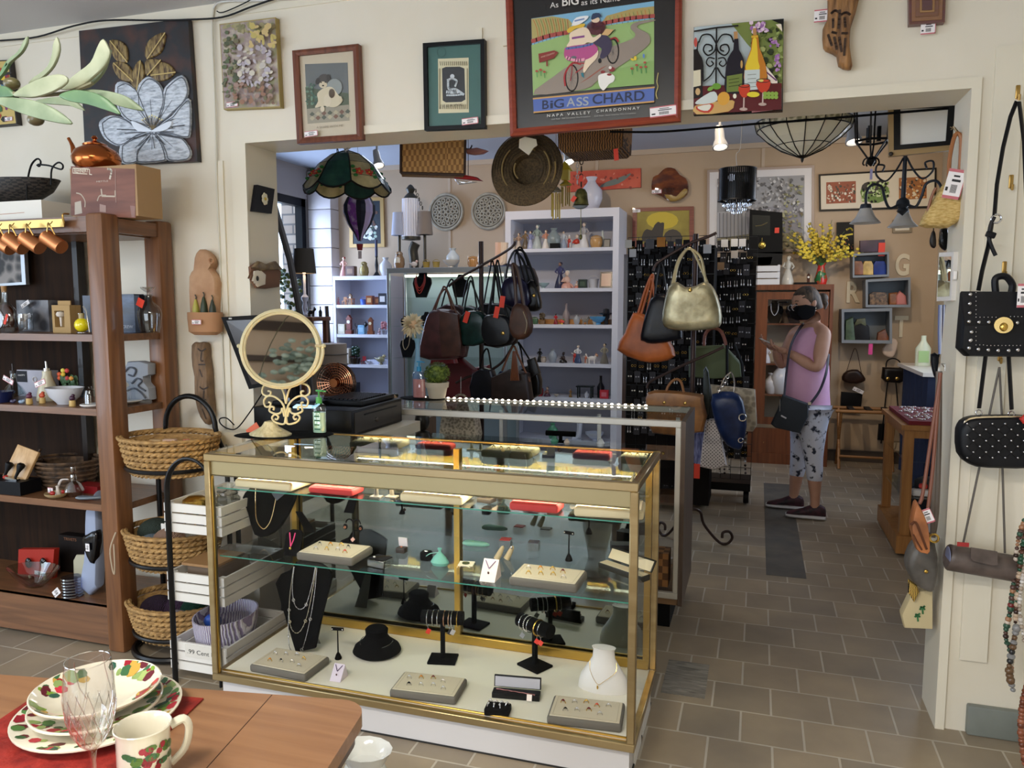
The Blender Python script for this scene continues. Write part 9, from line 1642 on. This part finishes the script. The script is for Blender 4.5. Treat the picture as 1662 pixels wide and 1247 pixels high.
# wooden letters
for ch,x,y in(('G',1453,446),('R',1374,490),('T',1451,546)):
 p=P(x,y,Y=WB_-.0);mb=MB();w_=18*s_(WB_);hh=29*s_(WB_);t=bmesh.new();text_mb(mb,ch,p.x,WB_+.012,p.z,hh,w_,bold=.03);t.free();r=bmesh.ops.extrude_face_region(mb.b,geom=mb.b.faces[:]);bmesh.ops.translate(mb.b,vec=(0,.018,0),verts=[e for e in r['geom']if isinstance(e,bmesh.types.BMVert)]);mb.o('wooden_letter',C('dcd0b4',.6),lb='cream wooden letter %s on the tan back wall'%ch,cat='letter',smooth=0)
bag('dark brown pleated clutch on a thin chain on the back wall',[(1366,612),(1374,602),(1392,600),(1402,610),(1404,618),(1390,623),(1370,620)],WB_-.08,.09,LB('241610',.35),[[(1374,603),(1384,572),(1388,566),(1392,575),(1398,606)]],.003);bag('flat black square purse on the back wall below the pleated clutch',[(1365,636),(1400,639),(1397,663),(1364,660)],WB_-.05,.05,LB('08080a'),k=0,flat=.95)
tag(bpy.data.objects[-1]if 0 else T('price_tag','white paper tag on the flat black square purse','tag',P(1393,634,Y=WB_-.1)),P(1393,634,Y=WB_-.1),.1,.035,tilt=25,pink=False)
bag('black handbag with gold trim and long strap on the back wall',[(1432,596),(1466,597),(1469,617),(1460,622),(1436,620),(1430,614)],WB_-.1,.1,LB('14100e',.3),[[(1438,596),(1440,586),(1450,582),(1460,587),(1461,597)],[(1441,618),(1436,660),(1430,720)],[(1454,620),(1458,664),(1462,712)]],.006,BLACK,k=0,gold=[(1441,615,.018),(1456,615,.018)])
bag('white lace sachet hanging beside the lowest wall crate',[(1444,552),(1450,549),(1457,556),(1452,576),(1445,581),(1434,576),(1432,566)],WB_-.1,.05,C('d8c0ac',.8));bag('black square purse behind the luggage rack',[(1426,688),(1448,688),(1447,716),(1424,714)],WB_-.05,.05,BLACK,k=0,flat=.95)
# luggage rack
t=T('luggage_rack','folding wooden luggage rack with dark straps against the back wall','luggage rack',(.98,7.87,0));LW=W('8a5c30','a87844','x',6)
for Y_ in(7.7,7.98):
 MB().cyl((.71,Y_,.55),(1.28,Y_,.55),.016).o('top_rail',LW,t)
 for X in(.76,1.22):MB().cyl((X,Y_,.55),(X,7.98 if Y_==7.7 else 7.72,0),.014).o('leg',LW,t)
MB().cyl((.76,7.74,.12),(1.22,7.74,.12),.012).o('lower_rail',LW,t)
for X in(.83,.98,1.13):MB().box(X,7.7,.552,X+.05,7.98,.57).o('strap',C('241c18',.8),t)
# display table with red jewel cloth
dx0,dx1,dy0,dy1,dz=.86,1.44,5.1,5.86,.83;t=T('display_table','honey wooden glass-sided display table at the right of the back room','table',((dx0+dx1)/2,5.5,0));HW=W('8a5a28','a8743c','z',5)
for X in(dx0,dx1-.055):
 for Y_ in(dy0,dy1-.055):MB().box(X,Y_,.12,X+.055,Y_+.055,dz-.05).o('leg',HW,t)
MB().box(dx0-.02,dy0-.02,dz-.05,dx1+.02,dy1+.02,dz-.02).box(dx0+.004,dy0+.005,dz-.1,dx1,dy0+.02,dz-.05).box(dx0+.005,dy0+.021,dz-.1,dx0+.02,dy1,dz-.05).o('top',HW,t);MB().box(dx0-.02,dy0-.03,.02,dx1,dy0+.05,.13).box(dx0-.019,dy0+.05,.02,dx0+.06,dy1,.129).box(dx0+.06,dy0+.05,.1,dx1,dy1,.128).o('base',HW,t)
for z in(.35,.58):MB().box(dx0+.01,dy0+.01,z,dx1-.01,dy1-.01,z+.008).o('glass_shelf',GS,t)
MB().box(dx0+.02,dy0+.0,dz-.019,dx1,dy1-.02,dz+.005).o('jewelry_cloth',C('6a1018',.85),lb='dark red cloth covered with jewelry on the display table',cat='cloth');mb=MB();rv=random.Random(8)
[mb.ell((rv.uniform(dx0+.04,dx1-.04),rv.uniform(dy0+.02,dy1-.06),dz+.009),(.012,.012,.006),6)for _ in range(170)];mb.o('loose_jewelry',C('c8b8b4',.3,.5),lb='scattered silver trinkets over the dark red cloth',cat='jewelry',kind='stuff')
for i,(a,b,z,c,s,lb,nm)in enumerate(((.1,.1,.358,'d8d4d0',(.3,.06,.04),'white rolled cloth on the middle shelf of the display table','rolled_cloth'),(.12,.12,.131,'e0dce0',(.14,.12,.14),'white wire basket at the bottom of the display table','basket'),(.3,.3,.588,'1c1c24',(.3,.2,.1),'black folded bag on the upper shelf of the display table','folded_bag'),(.1,.35,.358,'2a2a30',(.16,.14,.06),'black and white scarf on the middle shelf of the display table','scarf'),(.02,.12,.4,'c83028',(.04,.05,.03),'red tag ball on the middle shelf of the display table','ball'))):MB().cb((0,0,s[2]/2),s,(0,0,20*i),bev=.012).o(nm,C(c,.6),lb=lb,cat=nm.replace('_',' '),loc=(dx0+.12+a,dy0+b,z+.001))
MB().box(dx0+.1,dy0+.1,.131,dx0+.5,dy0+.6,.33).o('storage_boxes',C('141820',.7),lb='dark stored boxes on the bottom of the display table',cat='boxes')
t=T('side_counter','white counter with a dark blue curtain at the right of the back room','counter',(1.42,7.3,0));MB().box(1.22,6.6,.98,1.57,7.75,1.01).o('worktop',C('dcd4c8',.4),t);mb=MB()
pts=[(1.26+.012*sin(i*1.1),6.62+i*.03)for i in range(37)]
for(a,b),(c,d)in zip(pts,pts[1:]):mb.poly([V(a,b,.05),V(c,d,.05),V(c,d,.98),V(a,b,.98)])
mb.o('curtain',C('182440',.8),t);MB().poly([V(1.26,6.62,.05),V(1.57,6.62,.05),V(1.57,6.62,.98),V(1.26,6.62,.98)]).o('curtain_end',C('182440',.8),t)
p=V(1.36,7.4,1.011);t=T('lotion_bottle','clear green-labelled sanitizer bottle on the white counter','bottle',p);MB().lathe([(0,0),(.06,0),(.062,.15),(.03,.2),(.02,.22),(.02,.26),(0,.26)],p,18,1,.6).o('bottle',C('c8ccb0',.3),t);MB().box(p.x-.04,p.y-.038,p.z+.03,p.x+.04,p.y-.037,p.z+.13).o('label_panel',C('9ab878',.4),t)
# ---------------------------------------------------------------- the person
SK,SKD=N('b98a72','c99a82',6,rough=.5,bump=.02),C('8f6450',.5)
def skin(name,chains,m,parent,sub=2,w=None):
 """one continuous surface grown on joint chains: [(point, radius), ...]; chains share joints by identical coordinates"""
 vs,es,rs,idx=[],[],[],{}
 for ch in chains:
  prev=None
  for p,r in ch:
   k=tuple(round(c,4)for c in p)
   if k not in idx:idx[k]=len(vs);vs.append(Vector(p)-_WL[parent.name]);rs.append(r)
   if prev is not None and prev!=idx[k]:es.append((prev,idx[k]))
   prev=idx[k]
 me=bpy.data.meshes.new(name);me.from_pydata([tuple(v)for v in vs],es,[]);me.materials.append(m);o=bpy.data.objects.new(name,me);SC.collection.objects.link(o);o.parent=parent;_WL[o.name]=_WL[parent.name].copy()
 md=o.modifiers.new('skin','SKIN');md.use_smooth_shade=True;md.branch_smoothing=.6;o.modifiers.new('sub','SUBSURF').levels=sub;o.modifiers['sub'].render_levels=sub
 sv=me.skin_vertices[0].data
 for i,r in enumerate(rs):sv[i].radius=(r,r)if not hasattr(r,'__len__')else r
 sv[0].use_root=True;return o
PYc=5.92
def pp(x,y,dy=0):return P(x,y,Y=PYc+dy)
def gz_(v,z):return V(v.x,v.y,z)
per=T('person','person in pink tank top, floral leggings and black mask, looking down at a phone','person',V(pp(1310,840).x,PYc,0))
pel,wai,che,nek=pp(1312,662),pp(1309,622),pp(1314,566),pp(1322,520)
hpL,hpR=pp(1317,678,-.09),pp(1307,678,.09);knL,knR=pp(1320,742,-.11),pp(1297,738,.12);anL,anR=pp(1323,812,-.12),pp(1288,806,.13)
shL,shR=pp(1338,541,-.15),pp(1291,541,.17);elL,elR=pp(1327,600,-.21),pp(1267,596,.14);wrL,wrR=pp(1277,571,-.1),pp(1258,566,.08)
hdb=pp(1316,505)
skin('body',[[(pel,.13),(wai,.135),(che,.13),(pp(1320,538),.105),(nek,.052),(hdb,.05)],
[(pp(1320,538),.105),(shL,.062),(elL,.047),(pp(1300,584,-.16),.04),(wrL,.027)],[(pp(1320,538),.105),(shR,.06),(elR,.045),(wrR,.027)],
[(pel,.13),(hpL,.105),(knL,.062),(pp(1322,775,-.12),.055),(anL,.034),(gz_(pp(1322,830,-.12),.06),.034)],[(pel,.13),(hpR,.105),(knR,.062),(pp(1293,770,.13),.055),(anR,.034),(gz_(pp(1287,822,.13),.06),.034)]],SK,per)
TOP=N('cf9cc0','dcaccc',5,rough=.85,bump=.15)
skin('tank_top',[[(pp(1311,678),(.17,.165)),(pp(1311,664),(.178,.17)),(pp(1309,645),(.176,.17)),(wai,(.172,.168)),(pp(1311,595),(.165,.162)),(pp(1312,568),(.16,.16)),(pp(1315,549),(.13,.125))],[(pp(1315,549),(.13,.125)),(pp(1324,526,-.1),.026)],[(pp(1315,549),(.13,.125)),(pp(1302,528,.12),.026)]],TOP,per)
LEG=N('23283c','d0d4e4',24,(1,1,1),.8,0,.36,.44)
skin('leggings',[[(pp(1312,664),.12),(hpL,.125),(pp(1319,712,-.1),.094),(knL,.068),(pp(1322,770,-.12),.062),(pp(1323,788,-.12),.05)],[(pp(1312,664),.12),(hpR,.125),(pp(1302,710,.11),.092),(knR,.068),(pp(1294,765,.13),.06),(pp(1291,780,.13),.05)]],LEG,per)
SHO=N('141018','4a1c2c',26,rough=.6,bump=0)
for toe,heel,ank in((pp(1285,845,-.12),pp(1333,836,-.14),anL),(pp(1252,828,.13),pp(1298,824,.11),anR)):
 toe,heel=gz_(toe,0),gz_(heel,0);d=(heel-toe).normalized();heel=V(ank.x,ank.y,0)+d*.075;toe=heel-d*.27;n_=V(-d.y,d.x,0);mb=MB();so=MB();R_=[];Q_=[]
 for u,hw,h in((0,.018,.03),(.06,.034,.045),(.2,.045,.055),(.4,.044,.075),(.58,.038,.1),(.72,.036,.115),(.88,.034,.11),(.97,.028,.095),(1,.015,.07)):
  c=toe.lerp(heel,u);R_.append(mb._v([c+n_*cos(g)*hw+V(0,0,.022+(h-.022)*(.5+.5*sin(g)))for g in[2*pi*i/14 for i in range(14)]]));Q_.append(so._v([c+n_*cos(g)*(hw+.006)+V(0,0,.018+.016*sin(g))for g in[2*pi*i/12 for i in range(12)]]))
 for m_,X_ in((mb,R_),(so,Q_)):
  for A_,B_ in zip(X_,X_[1:]):m_.bridge(A_,B_)
  m_.cap(X_[0],True);m_.cap(X_[-1])
 mb.o('shoe',SHO,per);so.o('sole',C('d8d8dc',.6),per)
# head facing left, bent down
hd=T('head_anchor','','',(0,0,0))if 0 else None
hc=pp(1308,493);tl=radians(18)
def hp(f,s,u):  # forward, side (towards the viewer), up in head space
 fx,fz=cos(tl),-sin(tl);d=V(-fx*.93,-.36,fz).normalized();sd=V(0,0,1).cross(d).normalized()*1;sd=sd if sd.y<0 else-sd;uu=d.cross(sd).normalized();uu=uu if uu.z>0 else-uu
 return hc+d*f+sd*s+uu*u
def headmesh(name,prof,m):
 mb=MB();R_=[]
 for u,f,rf,rs_ in prof:R_.append(mb._v([hp(f+cos(a)*rf,sin(a)*rs_,u)for a in[2*pi*i/20 for i in range(20)]]))
 for A_,B_ in zip(R_,R_[1:]):mb.bridge(A_,B_)
 mb.cap(R_[0],True);mb.cap(R_[-1]);return mb.o(name,m,per)
headmesh('head',[(-.115,.035,.02,.02),(-.108,.03,.045,.036),(-.085,.02,.065,.05),(-.05,.012,.08,.06),(-.01,.005,.09,.068),(.03,0,.094,.072),(.065,-.004,.088,.07),(.095,-.01,.066,.054),(.112,-.012,.03,.026),(.116,-.012,.008,.008)],SK)
HAIR=N('2c221b','64503e',50,(1,1,.3),.6,.4)
headmesh('hair',[(-.06,-.06,.05,.055),(-.02,-.04,.07,.074),(.02,-.03,.082,.079),(.055,-.014,.09,.078),(.09,-.012,.078,.062),(.115,-.014,.045,.036),(.124,-.014,.01,.01)],HAIR)
MB().ell(hp(-.125,.0,.0),(.042,.04,.038),14).o('hair_bun',HAIR,per);MB().tube([hp(-.13,0,-.02),hp(-.14,0,-.05),hp(-.12,.01,-.08)],[.025,.018,.006],8).o('ponytail',HAIR,per)
MB().puff([hp(.085,.0,.012),hp(.108,.004,-.01),hp(.118,.0,-.03),hp(.112,.0,-.06),hp(.09,.0,-.095),hp(.04,.0,-.11),hp(-.01,.02,-.09),hp(-.03,.03,-.03),hp(.03,.02,.004)],.15,5,(hp(0,1,0)-hp(0,0,0)).normalized(),flat=.7).o('face_mask',C('0c0c10',.85),per)
MB().tube([hp(-.01,.068,-.03),hp(-.045,.074,-.01)],.002,5).o('mask_loop',C('101014'),per)
MB().puff([hp(.088,-.0,.03),hp(.112,0,.006),hp(.1,0,-.008),hp(.086,0,0)],.024,3,(hp(0,1,0)-hp(0,0,0)).normalized()).o('nose',SK,per)
for s in(-1,1):MB().ell(hp(.078,s*.03,.022),(.011,.011,.007),10).o('eye',C('2a2018',.3),per);MB().tube([hp(.083,s*.018,.042),hp(.08,s*.035,.046),hp(.068,s*.05,.04)],.0035,5).o('eyebrow',C('4a3a2e'),per)
MB().ell(hp(-.025,.07,-.005),(.018,.012,.028),12).o('ear',SK,per);MB().ell(hp(-.022,.078,-.042),(.006,)*3,8).o('earring',C('e0d4b0',.2,.5),per)
mb=MB();[mb.tor(hp(.098,s*.032,.0),.021,.0022,'y',14,5)for s in(-1,1)];mb.tube([hp(.09,.05,.0),hp(-.02,.072,.004)],.002,5);mb.o('glasses',C('c8c4c8',.3),per)
# hands and phone
def hand(w_,dirv,palm_n,m,curl=.5,sc=1.0):
 d=dirv.normalized();n=palm_n.normalized();s=d.cross(n).normalized();mb=[]
 pc=w_+d*.045*sc;chains=[[(w_-d*.01,.02*sc),(w_+d*.03*sc,.026*sc),(w_+d*.07*sc,.024*sc)]]
 skin('palm',chains,m,per,2)
 for k in range(4):
  b=w_+d*.075*sc+s*(k-1.5)*.017*sc;L_=(.03,.036,.034,.026)[k]*sc;c1=b+(d*.9+n*curl*.5).normalized()*L_;c2=c1+(d*.6+n*curl*1.2).normalized()*L_*.8;c3=c2+(d*.2+n*curl*1.6).normalized()*L_*.6
  MB().tube([b-d*.012,b,c1,c2,c3],[.009*sc,.009*sc,.0082*sc,.0075*sc,.006*sc],8).o('finger',m,per)
 b=w_+d*.025*sc-s*.022*sc;MB().tube([b,b-s*.022*sc+d*.02*sc,b-s*.02*sc+d*.045*sc+n*.01,b-s*.012*sc+d*.062*sc+n*.016],[.011*sc,.01*sc,.0088*sc,.006*sc],8).o('thumb',m,per)
hand(wrL,V(-1,.35,.28),V(.1,.2,1),SK,.7);hand(wrR,V(-.9,-.1,.45),V(.25,-.1,1),SK,.6)
ph=pp(1246,558,-.02);MB().cb(ph+V(.0,0,.012),(.13,.065,.009),(0,24,8),bev=.003).o('phone',C('c8ccd0',.2),lb='slim phone held flat in both hands',cat='phone')
# crossbody bag on the person
CB=C('222a34',.7);q=[(1270,640),(1312,655),(1312,676),(1298,703),(1258,694),(1251,688),(1262,664)];t=T('crossbody_bag','slate blue crossbody bag hanging at the hip of the person','handbag',P(1282,703,Y=5.66))
MB().puff(smp(px(q,5.68),1,True),.08,4,flat=.85).o('body',CB,t);MB().tube(smp([P(1273,642,Y=5.67),P(1277,600,Y=5.70),P(1284,560,Y=5.72),P(1300,530,Y=5.9),P(1308,526,Y=6.04)],4),.011,6,flat=.4).o('strap',C('2a2634',.6),t);MB().tube(smp([P(1313,658,Y=5.68),P(1330,635,Y=5.72),P(1341,605,Y=5.74),P(1345,575,Y=5.92)],4),.012,6,flat=.4).o('strap',C('2a2634',.6),t)
MB().cb(P(1314,655,Y=5.66),(.02,.01,.02)).o('clip',SILR,t);MB().tube(px([(1266,648),(1266,668)],5.62),.003,5).o('zip_pull',SILR,t);MB().cb(P(1272,677,Y=5.63),(.04,.003,.01),(0,28,0)).o('badge',C('d0d0d8'),t)
# ---------------------------------------------------------------- greenery behind the viewer, seen in the vanity mirror
t=T('wicker_hamper','square wicker hamper with greenery on a shelf behind the viewer','basket',V(-.9,-4.1,1.5));MB().box(-1.3,-4.28,1.5,-.7,-3.98,1.83).o('hamper',WK,t);MB().box(-1.7,-4.38,1.45,.8,-3.9,1.5).o('wall_shelf',W('5a4434','7a6048','x',5),lb='brown shelf along the rear wall behind the viewer',cat='shelf')
t=T('eucalyptus_arrangement','silvery green eucalyptus sprays behind the viewer','plant',V(-.2,-4.0,1.501));MB().lathe([(0,0),(.1,0),(.12,.15),(.08,.25),(0,.25)],(-.2,-4.05,1.501),16).o('pot',C('c8c0b0',.6),t);mb=MB();rv=random.Random(12)
for i in range(150):a=rv.uniform(-.5,3.6);r_=rv.uniform(.1,.6);mb.ell((-.2+cos(a)*r_,-4.0+rv.uniform(-.1,.15),1.85+sin(a)*r_*.9),(.05,.012,.03),6)
mb.o('sprays',N('5a7068','9aaaa0',8,bump=0),t,kind='stuff')
